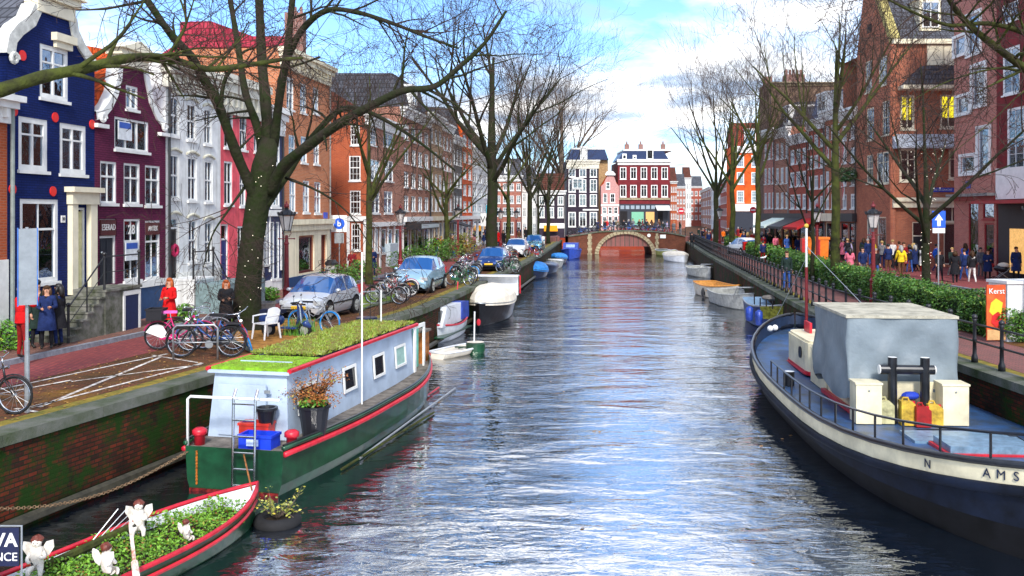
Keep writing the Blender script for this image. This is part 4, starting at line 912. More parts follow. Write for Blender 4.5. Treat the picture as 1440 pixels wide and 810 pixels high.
# ---------------- skin helper, people ----------------
def skin(vs, es, rs, sub=1, root=0):
    me = bpy.data.meshes.new('t'); me.from_pydata(vs, es, []); o = bpy.data.objects.new('t', me); COL.objects.link(o)
    m = o.modifiers.new('s', 'SKIN'); m.use_smooth_shade = True
    for i, r in enumerate(rs):
        me.skin_vertices[0].data[i].radius = (r, r) if not isinstance(r, tuple) else r
        me.skin_vertices[0].data[i].use_root = (i == root)
    if sub: ss = o.modifiers.new('u', 'SUBSURF'); ss.levels = sub; ss.render_levels = sub
    dg = bpy.context.evaluated_depsgraph_get(); out = bpy.data.meshes.new_from_object(o.evaluated_get(dg))
    bpy.data.objects.remove(o); bpy.data.meshes.remove(me); return out
def mesh_to_mb(me, b, m=0, M=None):
    k = len(b.v); b.v += [tuple((M @ v.co) if M else v.co) for v in me.vertices]
    for p in me.polygons: b.f.append(tuple(k+i for i in p.vertices)); b.m.append(m)
SK = mat('skin', (.52,.27,.18), .6, var=.05)
def pose_body(kind):
    # faces -y ; joints (x,y,z)
    la = dict(walk=((.17,-.02,1.40),(.22,.10,1.14),(.24,.02,.90)), walk2=((.17,0,1.40),(.22,-.06,1.14),(.22,-.22,.95)), stand=((.17,0,1.40),(.21,.03,1.13),(.21,-.04,.88)),
              hold=((.17,0,1.40),(.23,-.03,1.14),(.12,-.26,1.16)), photo=((.17,0,1.40),(.24,-.16,1.24),(.09,-.34,1.47)))[kind]
    raa = dict(walk=((-.17,.02,1.40),(-.22,-.08,1.14),(-.22,-.20,.93)), walk2=((-.17,0,1.40),(-.22,.10,1.14),(-.24,.06,.90)), stand=((-.17,0,1.40),(-.21,.02,1.13),(-.2,-.06,.88)),
              hold=((-.17,0,1.40),(-.22,-.03,1.14),(-.10,-.25,1.12)), photo=((-.17,0,1.40),(-.24,-.16,1.24),(-.07,-.35,1.46)))[kind]
    lg = dict(walk=(((.09,0,.88),(.10,-.14,.49),(.10,-.24,.08)), ((-.09,0,.88),(-.10,.06,.48),(-.10,.30,.14))),
              walk2=(((.09,0,.88),(.10,.06,.48),(.10,.28,.13)), ((-.09,0,.88),(-.10,-.13,.49),(-.10,-.22,.08))))
    L_, R2 = lg.get(kind, (((.09,0,.88),(.105,-.02,.48),(.11,.02,.08)), ((-.09,0,.88),(-.11,-.02,.48),(-.12,.02,.08))))
    return la, raa, L_, R2
def body_meshes(kind):
    la, ra_, L_, R2 = pose_body(kind)
    V = [(0,0,.93),(0,.01,1.12),(0,.01,1.33),(0,.0,1.47),(0,-.015,1.56),(0,-.02,1.65)]
    E = [(0,1),(1,2),(2,3),(3,4),(4,5)]; Rr = [(.13,.10),(.12,.09),(.15,.10),.052,.072,.075]
    def chain(start, pts, rs):
        p = start
        for q, r in zip(pts, rs): V.append(q); Rr.append(r); E.append((p, len(V)-1)); p = len(V)-1
        return p
    chain(2, la, (.058,.045,.032)); chain(2, ra_, (.058,.045,.032))
    for g_ in (L_, R2):
        a = g_[2]; chain(0, g_ + ((a[0], a[1]-.13, a[2]-.035 if a[2] < .1 else a[2]-.07),), (.088,.06,.042,.04))
    me = skin(V, E, Rr); b = MB(); mesh_to_mb(me, b)
    bpy.data.meshes.remove(me)
    for i, f in enumerate(b.f):
        z = sum(b.v[j][2] for j in f)/len(f); x = abs(sum(b.v[j][0] for j in f)/len(f))
        b.m[i] = 0 if z > 1.43 else (3 if z < .11 else 1)
    b.cm = 0
    for hnd, el in ((la[2], la[1]), (ra_[2], ra_[1])):      # palm, four bent fingers and a thumb
        h, e = Vector(hnd), Vector(el); t = (h-e).normalized(); sd_ = t.cross(Vector((0,1,0))); sd_ = sd_.normalized() if sd_.length > .1 else Vector((1,0,0)); n_ = t.cross(sd_)
        b.tube([h-t*.02, h+t*.04, h+t*.09], [.026,.034,.03], 8)
        for k, ln in enumerate((.062,.07,.066,.052)):
            o_ = sd_*(.024-.016*k); b.tube([h+t*.085+o_, h+t*(.085+ln*.5)+o_+n_*.006, h+t*(.085+ln*.85)+o_+n_*.022], [.009,.008,.006], 5)
        b.tube([h+t*.03+sd_*.03, h+t*.06+sd_*.05+n_*.01, h+t*.09+sd_*.052+n_*.018], [.011,.009,.007], 5)
    b.ball((0,-.098,1.615), (.012,.02,.02), 6, 4)                 # nose
    for sx in (-1, 1): b.ball((sx*.075,-.015,1.62), (.01,.02,.03), 6, 4)   # ears
    b.cm = 2
    for sx in (-1, 1): b.ball((sx*.03,-.088,1.64), (.011,.008,.008), 6, 4)
    b.box(-.022,.022,-.096,-.085,1.565,1.573)
    c = MB(); V = [(0,.0,.98),(0,.01,1.14),(0,.01,1.33),(0,.0,1.44)]; E = [(0,1),(1,2),(2,3)]; Rr = [(.17,.13),(.155,.12),(.18,.13),.08]
    tr = lambda p, q, k: tuple(p[i]+(q[i]-p[i])*k for i in range(3))
    chain(2, (la[0], la[1], tr(la[1], la[2], .92)), (.078,.062,.048)); chain(2, (ra_[0], ra_[1], tr(ra_[1], ra_[2], .92)), (.078,.062,.048))
    me = skin(V, E, Rr); mesh_to_mb(me, c); bpy.data.meshes.remove(me)
    lc = MB(); lc.v = list(c.v); lc.f = list(c.f); lc.m = list(c.m)
    rows = []
    for z, rx, ry in ((1.12,.165,.13),(.98,.19,.15),(.80,.215,.18),(.62,.235,.21),(.52,.24,.22)):
        rows.append([(rx*math.cos(2*PI*i/14), ry*math.sin(2*PI*i/14)*(1+.05*math.sin(i*2.3)), z) for i in range(14)])
    lc.grid(rows, closed=True); 
    rows = [[(rx*math.cos(2*PI*i/14), ry*math.sin(2*PI*i/14), z) for i in range(14)] for z, rx, ry in ((1.12,.16,.125),(.98,.182,.14),(.86,.185,.145))]
    c.grid(rows, closed=True)
    return b, c, lc
def hair_mb(kind):
    b = MB()
    b.ball((0,.012,1.655), (.098,.108,.088), 12, 8)
    b.v = [(x, y+(.035 if (z < 1.66 and y < -.02) else 0), z) for x, y, z in b.v]
    if kind == 'long': b.tube([(0,.05,1.68),(0,.085,1.58),(0,.10,1.45),(0,.105,1.36)], [.07,.085,.08,.04], 8); [b.tube([(s_*.07,.02,1.66),(s_*.09,.01,1.55),(s_*.095,-.01,1.42)], [.04,.04,.02], 6) for s_ in (-1,1)]
    if kind == 'hood': b.tube([(0,.03,1.48),(0,.05,1.6),(0,.03,1.70)], [.12,.125,.08], 10)
    if kind == 'beanie': b.ball((0,0,1.70), (.10,.105,.075), 12, 6)
    return b
_P = {}
def cloth(nm, c): return mat(nm, c, .85, var=.22, scale=9, bump=.3, bscale=18)
hairc = {'brown': mat('brown_hair', (.06,.03,.015), .6), 'black': mat('black_hair', (.012,.01,.01), .5), 'blond': mat('blond_hair', (.45,.30,.12), .6), 'red': mat('red_hair', (.40,.09,.02), .6), 'grey': mat('grey_hair', (.35,.34,.33), .6), 'white': mat('white_hat', (.7,.7,.7), .8)}
def person(loc, rz, coat, trous, hair='brown', hk='short', pose='walk', long=False, h=1.72, label='', group=None, shoes=None):
    if pose not in _P:
        b, c, lc = body_meshes(pose)
        _P[pose] = [x.build('tmp', [SK, SK, SK, SK] if x is b else [SK], smooth=True).data for x in (b, c, lc)]
        for n_ in [o for o in COL.objects if o.name.startswith('tmp')]: bpy.data.objects.remove(n_)
    if hk not in _P: o = hair_mb(hk).build('tmp', [SK], smooth=True); _P[hk] = o.data; bpy.data.objects.remove(o)
    def mk(nm, me, ms, par=None):
        o = bpy.data.objects.new(nm, me); COL.objects.link(o); o.parent = par
        for sl_, m in zip(o.material_slots, ms): sl_.link = 'OBJECT'; sl_.material = m
        return o
    r = empty('person', loc, rz, label, 'person', group); r.scale = (h/1.74,)*3
    mk('body', _P[pose][0], [SK, trous, hairc['black'], shoes or _M.get('shoe_dark') or mat('shoe_dark', (.02,.018,.016), .5)], r)
    mk('coat', _P[pose][2 if long else 1], [coat], r); mk('hair', _P[hk], [hairc[hair]], r)
    return r
CL = {k: cloth(k+'_cloth', v) for k, v in dict(red=(.62,.008,.01), black=(.014,.014,.018), navy=(.012,.025,.10), darkgreen=(.015,.03,.025), jeans=(.03,.08,.28), lilac=(.42,.36,.55), white=(.70,.68,.66), orange=(.80,.16,.01),
      brown=(.13,.06,.03), maroon=(.20,.01,.015), grey=(.16,.16,.17), blue=(.02,.12,.60), pink=(.65,.15,.22), khaki=(.22,.17,.09), yellow=(.75,.55,.02), darkred=(.25,.01,.01)).items()}

# ---------------- trees ----------------
bark = mat('dark_mossy_bark', (.020,.015,.012), .95, var=.5, scale=2.2, dirt=(.014,.026,.004), bump=1.0, bscale=9)
barkg = mat('mossy_bark', (.045,.055,.010), .95, var=.5, scale=2.2, dirt=(.018,.016,.01), bump=1.0, bscale=9)
twigm = mat('twig_bark', (.045,.028,.022), .9, var=.3, scale=2)
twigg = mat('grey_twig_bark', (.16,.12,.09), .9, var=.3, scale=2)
def grow(B_, p, dr, L, r, lvl, rn, P):
    """B_ = (limbs, twigs). recursive bare branches"""
    n = 5 if lvl < 2 else (4 if lvl == 2 else 3); seg = L/n; pts = [p.copy()]; d = dr.normalized(); rad = [r]
    maxl = P['lv']
    for i in range(n):
        d = (d + Vector((rn.gauss(0,1), rn.gauss(0,1), rn.gauss(0,1)))*P['wob']*(.6+.2*lvl) + Vector((0,0,P['up']))*(1 if lvl > 0 else .3)).normalized()
        p = p + d*seg; pts.append(p.copy()); rad.append(max(P.get('rmin', .006), r*(1-(i+1)/n*.72)))
        if lvl < maxl and (i > 0 or lvl > 1):
            nb_ = P['nb'][lvl]
            for _ in range(int(nb_) + (rn.random() < nb_-int(nb_))):
                ax = d.cross(Vector((rn.gauss(0,1), rn.gauss(0,1), rn.gauss(0,1))))
                if ax.length < .01: continue
                ang = R_(rn.uniform(*P['ang'])); dd = Matrix.Rotation(ang, 3, ax.normalized()) @ d
                if lvl == 0: dd.z = max(dd.z, .2)
                grow(B_, p.copy(), dd, L*rn.uniform(.48,.72)*(1.12-i/n*.35), rad[-1]*rn.uniform(.5,.68), lvl+1, rn, P)
    B_[0 if (lvl < 2 and r > .03) else 1].tube(pts, rad, 7 if lvl == 0 else (5 if lvl == 1 else 3), cap=False)
def tree_mesh(seed, H=15, r0=.32, trunkf=.38, spread=.5, nlimb=5, lv=4, nb=(2,2,2,2,1), wob=.11, up=.06, ang=(24,52), lean=0, first=None):
    rn = random.Random(seed); t = MB(); l = MB(); w_ = MB(); th = H*trunkf
    pts = [Vector((0,0,-.1)), Vector((0,0,.25)), Vector((lean*.2,.05,th*.35)), Vector((lean*.6,-.06,th*.7)), Vector((lean,.04,th)), Vector((lean*1.2, .02, th*1.5)), Vector((lean*1.3, -.1, th*2.0))]
    t.tube(pts, [r0*1.35, r0*1.05, r0*.92, r0*.85, r0*.8, r0*.5, r0*.2], 10)
    P = dict(lv=lv, wob=wob, up=up, ang=ang, nb=nb)
    for i in range(nlimb):
        a = 2*PI*i/nlimb+rn.uniform(-.4,.4); k = rn.uniform(.75,1.6) if i > 0 else 1.0; base = Vector((lean*k, 0, th*k)) if k > 1 else Vector((lean*k,0,th*k))
        el = rn.uniform(.9,1.5)
        grow((l, w_), base, Vector((math.cos(a)*spread, math.sin(a)*spread, el*.55)), (H-base.z)*rn.uniform(.72,.95), r0*rn.uniform(.38,.55), 0 if lv > 3 else 1, rn, P)
    grow((l, w_), pts[-2], Vector((0,0,1)), (H-pts[-2].z)*.9, r0*.4, 0 if lv > 3 else 1, rn, P)
    return t, l, w_
TM = {}
def tree(kind, loc, rz=0, s=1, label='', sz=None, group=None, mats=None):
    if kind not in TM:
        t, l, w_ = tree_mesh(**TK[kind]); r = empty('bare_tree', loc, rz, label, 'tree', group)
        tk = t.build('trunk', bark, r, smooth=True); l.build('limbs', bark, r, smooth=True); w_.build('twigs', twigm, r)
        TM[kind] = r
    else:
        r = copy_tree(TM[kind]); r.location = loc; r.rotation_euler.z = rz; tag(r, label, 'tree', group)
        if 'group' in r and not group: del r['group']
    r.scale = (s, s, sz or s)
    if mats: recolor(r, mats)
    return r
TK = dict(
    big=dict(seed=3, H=17, r0=.42, trunkf=.42, spread=.62, nlimb=6, nb=(1.4,1.15,1.0,.7,0)),
    mid=dict(seed=11, H=13, r0=.24, trunkf=.36, spread=.5, nlimb=5, nb=(1.35,1.1,.95,.6,0), up=.05),
    fan=dict(seed=21, H=14, r0=.26, trunkf=.30, spread=.42, nlimb=7, nb=(1.35,1.1,.95,.6,0), up=.09, wob=.07, ang=(14,36)),
    thin=dict(seed=33, H=11, r0=.15, trunkf=.34, spread=.5, nlimb=5, nb=(1.4,1.2,.9,.6,0)),
    lead=dict(seed=64, H=13.5, r0=.23, trunkf=.42, spread=.5, nlimb=6, nb=(1.3,1.2,1.0,.6,0), wob=.09, ang=(22,50), up=.04),
    wide=dict(seed=52, H=9.5, r0=.17, trunkf=.33, spread=.75, nlimb=5, nb=(1.4,1.2,.9,.6,0), wob=.08, ang=(20,45)),
    droop=dict(seed=41, H=11.5, r0=.24, trunkf=.33, spread=.75, nlimb=6, nb=(1.35,1.1,.95,.6,0), up=.0, ang=(28,60)))
def tp(px, d): q = at(px, d); return (q.x, q.y, QZ)
gm = {'dark_mossy_bark': barkg}
tree('mid', tp(519, 46.8), .4, .8, 'slender bare tree with green mossy trunk behind the white pole of the houseboat', sz=.85, mats=gm)
tree('thin', tp(543, 71), .2, 1.0, 'thin green trunked bare tree left of the second lamp post')
tree('big', tp(692, 70), 1.2, 1.08, 'tallest bare elm with a thick dark trunk standing behind the dark blue car')
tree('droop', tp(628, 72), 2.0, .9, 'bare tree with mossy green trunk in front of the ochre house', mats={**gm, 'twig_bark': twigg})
tree('mid', tp(715, 88), 2.6, .95, 'dark bare tree just right of the tallest elm')
tree('fan', tp(745, 92), 0, 1.15, 'dark fan shaped bare tree beside the teal parked car')
tree('fan', tp(771, 110), 1.5, 1.0, 'bare tree nearest to the bridge on the left bank')
tree('thin', tp(757, 112), 2.5, 1.1, 'thin bare tree between the fan shaped tree and the bridge')
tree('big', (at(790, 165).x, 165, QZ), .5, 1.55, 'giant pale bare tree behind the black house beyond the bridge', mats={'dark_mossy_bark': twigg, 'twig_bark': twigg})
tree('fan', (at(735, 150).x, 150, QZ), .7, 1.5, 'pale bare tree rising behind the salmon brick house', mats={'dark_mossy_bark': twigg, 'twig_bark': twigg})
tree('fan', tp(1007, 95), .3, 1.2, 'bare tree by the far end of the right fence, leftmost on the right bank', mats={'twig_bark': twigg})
tree('mid', tp(1030, 84), 1.3, 1.15, 'bare tree in front of the orange house, behind the white car')
tree('lead', tp(1066, 71), .9, 1.0, 'bare tree with forked mossy trunk above the hedge left of the man in black', sz=1.05, mats=gm)
tree('thin', tp(1143, 48), .6, .78, 'thin young bare tree in the hedge beside the orange container')
tree('lead', tp(1175, 44), 2.4, 1.0, 'big bare tree in the hedge right of the orange container')
tree('wide', tp(1302, 33.5), 3.1, 1.0, 'bare tree wound with fairy lights in front of the corner tower house')
# fairy lights on that tree
b = MB(); rn = random.Random(5); q = tp(1302, 33.5)
for i in range(60):
    z = rn.uniform(2.2, 7); a = rn.uniform(0, 2*PI); rr = .17 if z < 4.5 else rn.uniform(.1,.35)+(z-4.5)*.15; b.ball((q[0]+rr*math.cos(a), q[1]+rr*math.sin(a), QZ+z-1), .013, 5, 3)
lights = b.build('fairy_lights', mat('fairy_bulb', (.9,.85,.7), .3, emit=((1,.9,.7), 1.0))); tag(lights, 'string of tiny white bulbs wound round the tree by the tower house', 'fairy lights'); lights['kind'] = 'stuff'
# hero tree: limbs traced through the air, then grown
rn = random.Random(9)
def limb(l, w_, path, r0, r1, P, depth_lv=1, n=10, dens=1.0, twlen=1.8, start=.25):
    pts = [PX(*p) for p in path]; m = len(pts); out = []
    for i in range(m-1):
        for k in range(4):
            t = k/4; p0, p1, p2, p3 = pts[max(i-1,0)], pts[i], pts[i+1], pts[min(i+2,m-1)]
            out.append(.5*((2*p1)+(p2-p0)*t+(2*p0-5*p1+4*p2-p3)*t*t+(3*p1-p0-3*p2+p3)*t**3))
    out.append(pts[-1]); N_ = len(out)
    rad = [(r0+(r1-r0)*(i/(N_-1))**.9)*(1+.06*math.sin(i*1.7)) for i in range(N_)]
    l.tube(out, rad, n)
    for i in range(int(N_*start), N_):
        for _ in range(1):
            if rn.random() > dens*.8: continue
            d = (out[min(i+1,N_-1)]-out[i-1]).normalized(); ax = d.cross(Vector((rn.gauss(0,1), rn.gauss(0,1), rn.gauss(0,1)))).normalized()
            dd = Matrix.Rotation(R_(rn.uniform(30,75)), 3, ax) @ d
            grow((l, w_), out[i].copy(), dd, twlen*rn.uniform(.5,1.25), min(rad[i]*.5, .05), depth_lv, rn, P)
    return out
def hero(name_label, base, trunk, limbs, P, mt, lvm=1):
    root = empty('bare_tree', base, 0, name_label, 'tree'); t = MB(); pts = [PX(*p[:3]) for p in trunk]; t.tube(pts, [p[3] for p in trunk], 14)
    t.v = [(x-base[0]+.035*math.sin(z*7+x*9+y*5)+.02*math.sin(z*19+y*11), y-base[1], z-base[2]) for x, y, z in t.v]; t.build('trunk', bark, root, smooth=True)
    l = MB(); w_ = MB()
    for lm in limbs: limb(l, w_, lm[0], lm[1], lm[2], P, **(lm[3] if len(lm) > 3 else {}))
    for q in (l, w_): q.v = [(x-base[0], y-base[1], z-base[2]) for x, y, z in q.v]
    l.build('limbs', mt, root, smooth=True); w_.build('twigs', twigm, root); return root
PH = dict(lv=4, wob=.14, up=.0, ang=(25,60), nb=(1.35,1.1,.95,.6,0))
d0 = 28.4
hero('large elm with thick black mossy trunk by the white chair', (PX(352, 465, d0).x, d0, QZ),
    [(352,474,d0,.66), (351,462,d0,.52), (348,440,d0,.42), (350,400,d0,.38), (355,340,d0,.36), (362,285,d0,.37), (372,235,d0,.36), (380,195,d0,.27)],
    [([(366,300,d0),(352,262,d0-.3),(332,215,d0-.8),(308,150,d0-1.5),(285,108,d0-2),(268,78,d0-2.5),(240,48,d0-3),(200,-10,d0-3.5)], .19,.09, dict(dens=.5)),
     ([(372,240,d0),(362,180,d0),(345,130,d0),(334,60,d0+.3),(322,-10,d0+.5)], .15,.08, dict(dens=.45)),
     ([(378,210,d0),(374,150,d0+.3),(368,80,d0+.8),(364,-10,d0+1)], .20,.13, dict(dens=.45)),
     ([(385,205,d0),(394,130,d0-.5),(404,70,d0-1),(412,-10,d0-1.5)], .15,.09, dict(dens=.45)),
     ([(395,120,d0-.5),(408,72,d0-.8),(430,36,d0-1.2),(462,14,d0-1.5),(505,18,d0-1.8),(555,34,d0-2),(600,52,d0-2.2),(645,68,d0-2.4)], .13,.03, dict(dens=.8, n=8)),
     ([(380,270,d0),(398,235,d0-.5),(432,206,d0-1.2),(480,172,d0-2),(520,150,d0-2.5),(565,128,d0-3),(610,122,d0-3.4),(645,95,d0-3.6),(682,60,d0-3.8),(712,15,d0-4)], .20,.035, dict(dens=.8, n=8)),
     ([(372,290,d0),(400,250,d0+.5),(430,205,d0+1),(470,160,d0+1.5),(500,152,d0+2),(540,168,d0+2.2),(590,200,d0+2.4),(640,240,d0+2.5)], .16,.03, dict(dens=.8, n=8)),
     ([(310,150,d0-1.5),(318,108,d0-1.6),(345,88,d0-1.7),(400,95,d0-1.8),(450,80,d0-2)], .07,.03, dict(dens=.8, n=7)),
     ([(345,262,d0),(318,300,d0-1),(298,332,d0-1.5),(285,380,d0-2)], .05,.012, dict(dens=.8, n=6)),
     ([(402,250,d0),(450,270,d0-1),(490,300,d0-1.4),(520,345,d0-1.8)], .05,.012, dict(dens=.8, n=6))], PH, bark)
hero('tree off the left edge whose mossy bough crosses the sky', (PX(-130, 620, 15.5).x, 15.5, QZ),
    [(-130,640,15.5,.45), (-130,580,15.5,.36), (-128,400,15.5,.32), (-120,200,15.5,.28), (-115,40,15.5,.2), (-110,-200,15.5,.1)],
    [([(-120,190,15.5),(-60,145,15.5),(0,127,15.8),(60,108,16.2),(120,96,16.8),(180,82,17.5),(235,82,18.2),(290,97,18.8),(345,92,19.5),(395,84,20.2),(425,82,20.6)], .15,.035, dict(dens=.8, twlen=1.6, start=.3)),
     ([(250,84,18.2),(248,60,18.4),(262,30,18.8),(250,-10,19)], .04,.02, dict(dens=.7, n=6)),
     ([(290,97,18.8),(330,62,19.3),(350,30,19.8)], .03,.012, dict(dens=.7, n=6))], PH, barkg)
hero('tree off the right edge whose boughs reach the top right corner', (PX(1600, 500, 24).x, 24, QZ),
    [(1600,520,24,.4), (1600,480,24,.34), (1598,300,24,.3), (1590,150,24,.26), (1585,0,24,.2), (1580,-200,24,.1)],
    [([(1592,180,24),(1520,140,24),(1460,108,23.6),(1425,84,23.2),(1390,58,22.8),(1362,34,22.4),(1340,8,22),(1325,-20,21.6)], .14,.05, dict(dens=.8, twlen=1.5)),
     ([(1595,140,24),(1510,80,23.5),(1440,46,23),(1390,33,22.6),(1340,36,22.2),(1305,26,21.8),(1270,10,21.4),(1235,-8,21)], .09,.02, dict(dens=.8, twlen=1.5, n=7)),
     ([(1480,110,23.6),(1440,128,23),(1395,170,22.5),(1340,215,22)], .03,.008, dict(dens=.9, twlen=1.1, n=6)),
     ([(1440,92,23.4),(1380,100,23),(1320,120,22.6),(1270,150,22.2)], .03,.008, dict(dens=.9, twlen=1.1, n=6))], PH, barkg)

# ---------------- foliage helpers, hedge, planters ----------------
def leaves(b, fn, n, size, rn, flat=.5):
    for _ in range(n):
        c = Vector(fn(rn)); s_ = size*rn.uniform(.6,1.4); u = Vector((rn.gauss(0,1), rn.gauss(0,1), rn.gauss(0,1)*flat)).normalized(); v = u.cross(Vector((rn.gauss(0,1), rn.gauss(0,1), rn.gauss(0,1)))).normalized()
        b.quad(c-u*s_, c-v*s_*.5, c+u*s_, c+v*s_*.5)
hl = leafmat('hedge_leaf', (.025,.08,.01), (.09,.23,.025), (.28,.38,.06)); hdk = mat('hedge_core', (.012,.03,.008), .9, var=.4, scale=5, bump=.5)
hg = empty('hedge', (0,0,0), 0, 'long clipped green hedge between the canal path and the right road', 'hedge')
ds = [26.9+i*1.0 for i in range(72)]
b = MB(); rows = []
for d in ds:
    x = rq(d)+3.05; j = .06*math.sin(d*2.3)
    rows.append([(x+.12,d,QZ),(x+.1+j,d,QZ+.85),(x+.3,d,QZ+1.0+j),(x+.75,d,QZ+1.0-j),(x+.9+j,d,QZ+.85),(x+.9,d,QZ)])
b.grid(rows); b.quad(*rows[0]); b.build('core', hdk, hg, smooth=True)
rn = random.Random(2); lb = MB()
for d0_, d1_, n_, sz in ((26.8,40,17000,.045), (40,60,13000,.06), (60,98,9000,.10)):
    def f(rn, a=d0_, e=d1_):
        d = rn.uniform(a, e); x = rq(d)+3.05; k = rn.random(); bu = .10*math.sin(d*3.1)+.08*math.sin(d*7.7+1)
        if k < .45: return (x+rn.uniform(-.06,.16)+bu*.5, d, QZ+rn.uniform(.05,1.08))
        if k < .9: return (x+rn.uniform(0,1.0), d, QZ+1.02+rn.uniform(-.08,.12)+bu)
        return (x+rn.uniform(.85,1.05), d, QZ+rn.uniform(.3,1.05))
    leaves(lb, f, n_, sz, rn)
for i in range(1500): d = 26.85+rn.uniform(-.15,.15); lb.quad(*[Vector((rq(d)+3.05+rn.uniform(0,1), d, QZ+rn.uniform(.05,1.05)))+Vector((rn.gauss(0,.04), rn.gauss(0,.04), rn.gauss(0,.04))) for _ in range(3)])
o = lb.build('leaves', hl, hg)
def bush(loc, r, label, lm=None, n=1400, h=1, flower=None, name='shrub', group=None, size=.05):
    rn = random.Random(label); rt = empty(name, loc, 0, label, 'shrub', group)
    b = MB(); lobes = [(rn.uniform(-.5,.5)*r, rn.uniform(-.5,.5)*r, r*h*rn.uniform(.45,.75), r*rn.uniform(.45,.6)) for _ in range(6)]
    def f(rn):
        l = rn.choice(lobes); v = Vector((rn.gauss(0,1), rn.gauss(0,1), rn.gauss(0,1))).normalized()*l[3]*rn.uniform(.75,1.1); p = Vector(l[:3])+v; p.z = max(.02, p.z); return p
    leaves(b, f, n, size, rn); b.build('foliage', lm or hl, rt); s_ = MB()
    for i in range(5): a = rn.uniform(0, 6.28); s_.tube([(0,0,0),(r*.25*math.cos(a), r*.25*math.sin(a), r*h*.5),(r*.45*math.cos(a), r*.45*math.sin(a), r*h)], [.03,.02,.01], 5)
    s_.build('stems', twigm, rt); return rt
brl = leafmat('bright_leaf', (.04,.16,.01), (.14,.34,.03), (.35,.42,.05))
bush(tp(372, 36.5), .55, 'bushy green plant by the cream ground floor behind the big trunk', brl)
bush(G(478, 407), .95, 'dark green conifer like shrub left of the person in the red robe', size=.06)
bush(G(512, 396), 1.0, 'dark green shrub between the two robed people', size=.06)
bush(G(574, 380), 1.3, 'dark shrub in front of the entrance with red flowers', size=.07)
bush(G(604, 368), 1.6, 'rounded bright green shrub beside the canopy entrance', brl, size=.07)
bush(G(628, 368), 1.4, 'green shrub right of the rounded bright one', hl, size=.07)
bush(G(650, 360), 1.7, 'yellowish flowering shrub left of the tallest elm', leafmat('yellow_leaf', (.12,.16,.02), (.35,.33,.08), (.5,.15,.03)), size=.08)
bush(G(255, 452, 1.72), .6, 'low green plant box behind the leaning bicycles', brl, h=.5)
bush(G(1427, 480), .75, 'small clipped shrub right of the poster cabinet', hl, n=3000, h=1.1)
bush((at(-5, 23.6).x, 23.6, QZ), .8, 'green shrub at the left frame edge near the photographing man', brl)
bush((24.0, 66.5, 7.4), .9, 'hanging green garland bush above the shop front left of the tower house', leafmat('dark_leaf', (.008,.04,.01), (.03,.10,.02)), size=.07)
for i, (px, py, lb_) in enumerate(((352, 452, 'grass tuft at the foot of the big elm'), (430, 470, 'rusty grass tuft along the parking kerb'))):
    q = G(px, py); b = MB(); rn = random.Random(i)
    for _ in range(260):
        a = rn.uniform(0, 6.28); rr = rn.uniform(.0,.6); p = Vector((q.x+rr*math.cos(a), q.y-.6+rr*math.sin(a)*.5, QZ)); hgt = rn.uniform(.2,.65); t_ = Vector((rn.gauss(0,.1), rn.gauss(0,.1), hgt)); b.quad(p-Vector((.012,0,0)), p+Vector((.012,0,0)), p+t_)
    o = b.build('grass_tuft', brl); tag(o, lb_, 'grass'); o['kind'] = 'stuff'
# sandy tree pit with kerb and grassy verges
sand = mat('ochre_sand', (.42,.20,.05), .95, var=.3, scale=4, bump=.5); grassm = mat('short_grass', (.12,.24,.03), .95, var=.5, scale=3, bump=.6, dirt=(.12,.09,.03))
def patch(name, pts, z, m, kerb=True):
    P = [G(*p) for p in pts]; P = [(q.x, q.y) for q in P]; o = MB().prism(P, QZ+.0, QZ+z, 'z').build(name, m); struct(o)
    if kerb: k = MB(); k.tube([(x, y, QZ+z-.02) for x, y in P], .07, 4, closed=True); struct(k.build(name+'_kerb', capm))
patch('sand_pit', [(322,478),(356,498),(452,486),(470,470),(440,450),(345,455)], .06, sand)
patch('verge_grass', [(505,440),(522,432),(552,425),(560,414),(520,412),(497,428)], .06, grassm)
patch('far_verge_grass', [(640,402),(668,393),(662,386),(640,392)], .05, grassm)
struct(sheet('quay_moss_strip', DL, lambda d: lq(d)-.95, lambda d: lq(d)-.52, QZ+.012, mat('yellow_moss', (.20,.14,.02), .95, var=.5, scale=3, dirt=(.07,.08,.02))))
struct(sheet('quay_moss_strip', DL, lambda d: rq(d)+.55, lambda d: rq(d)+.85, QZ+.012, _M['yellow_moss']))

b = MB(); rn = random.Random(15)
for i in range(22):
    yy = rn.uniform(190, 440); pxx = interp([(348,170),(380,195),(372,235),(362,285),(355,340),(350,400),(348,440)][1:], 0) if False else 352+max(0,(400-yy))*.11; p = PX(pxx+rn.uniform(-15,15), yy, d0-.42); b.ball(p, .012, 5, 3)
fl2 = b.build('fairy_lights', _M['fairy_bulb']); tag(fl2, 'tiny white bulbs wound around the trunk of the big elm', 'fairy lights'); fl2['kind'] = 'stuff'
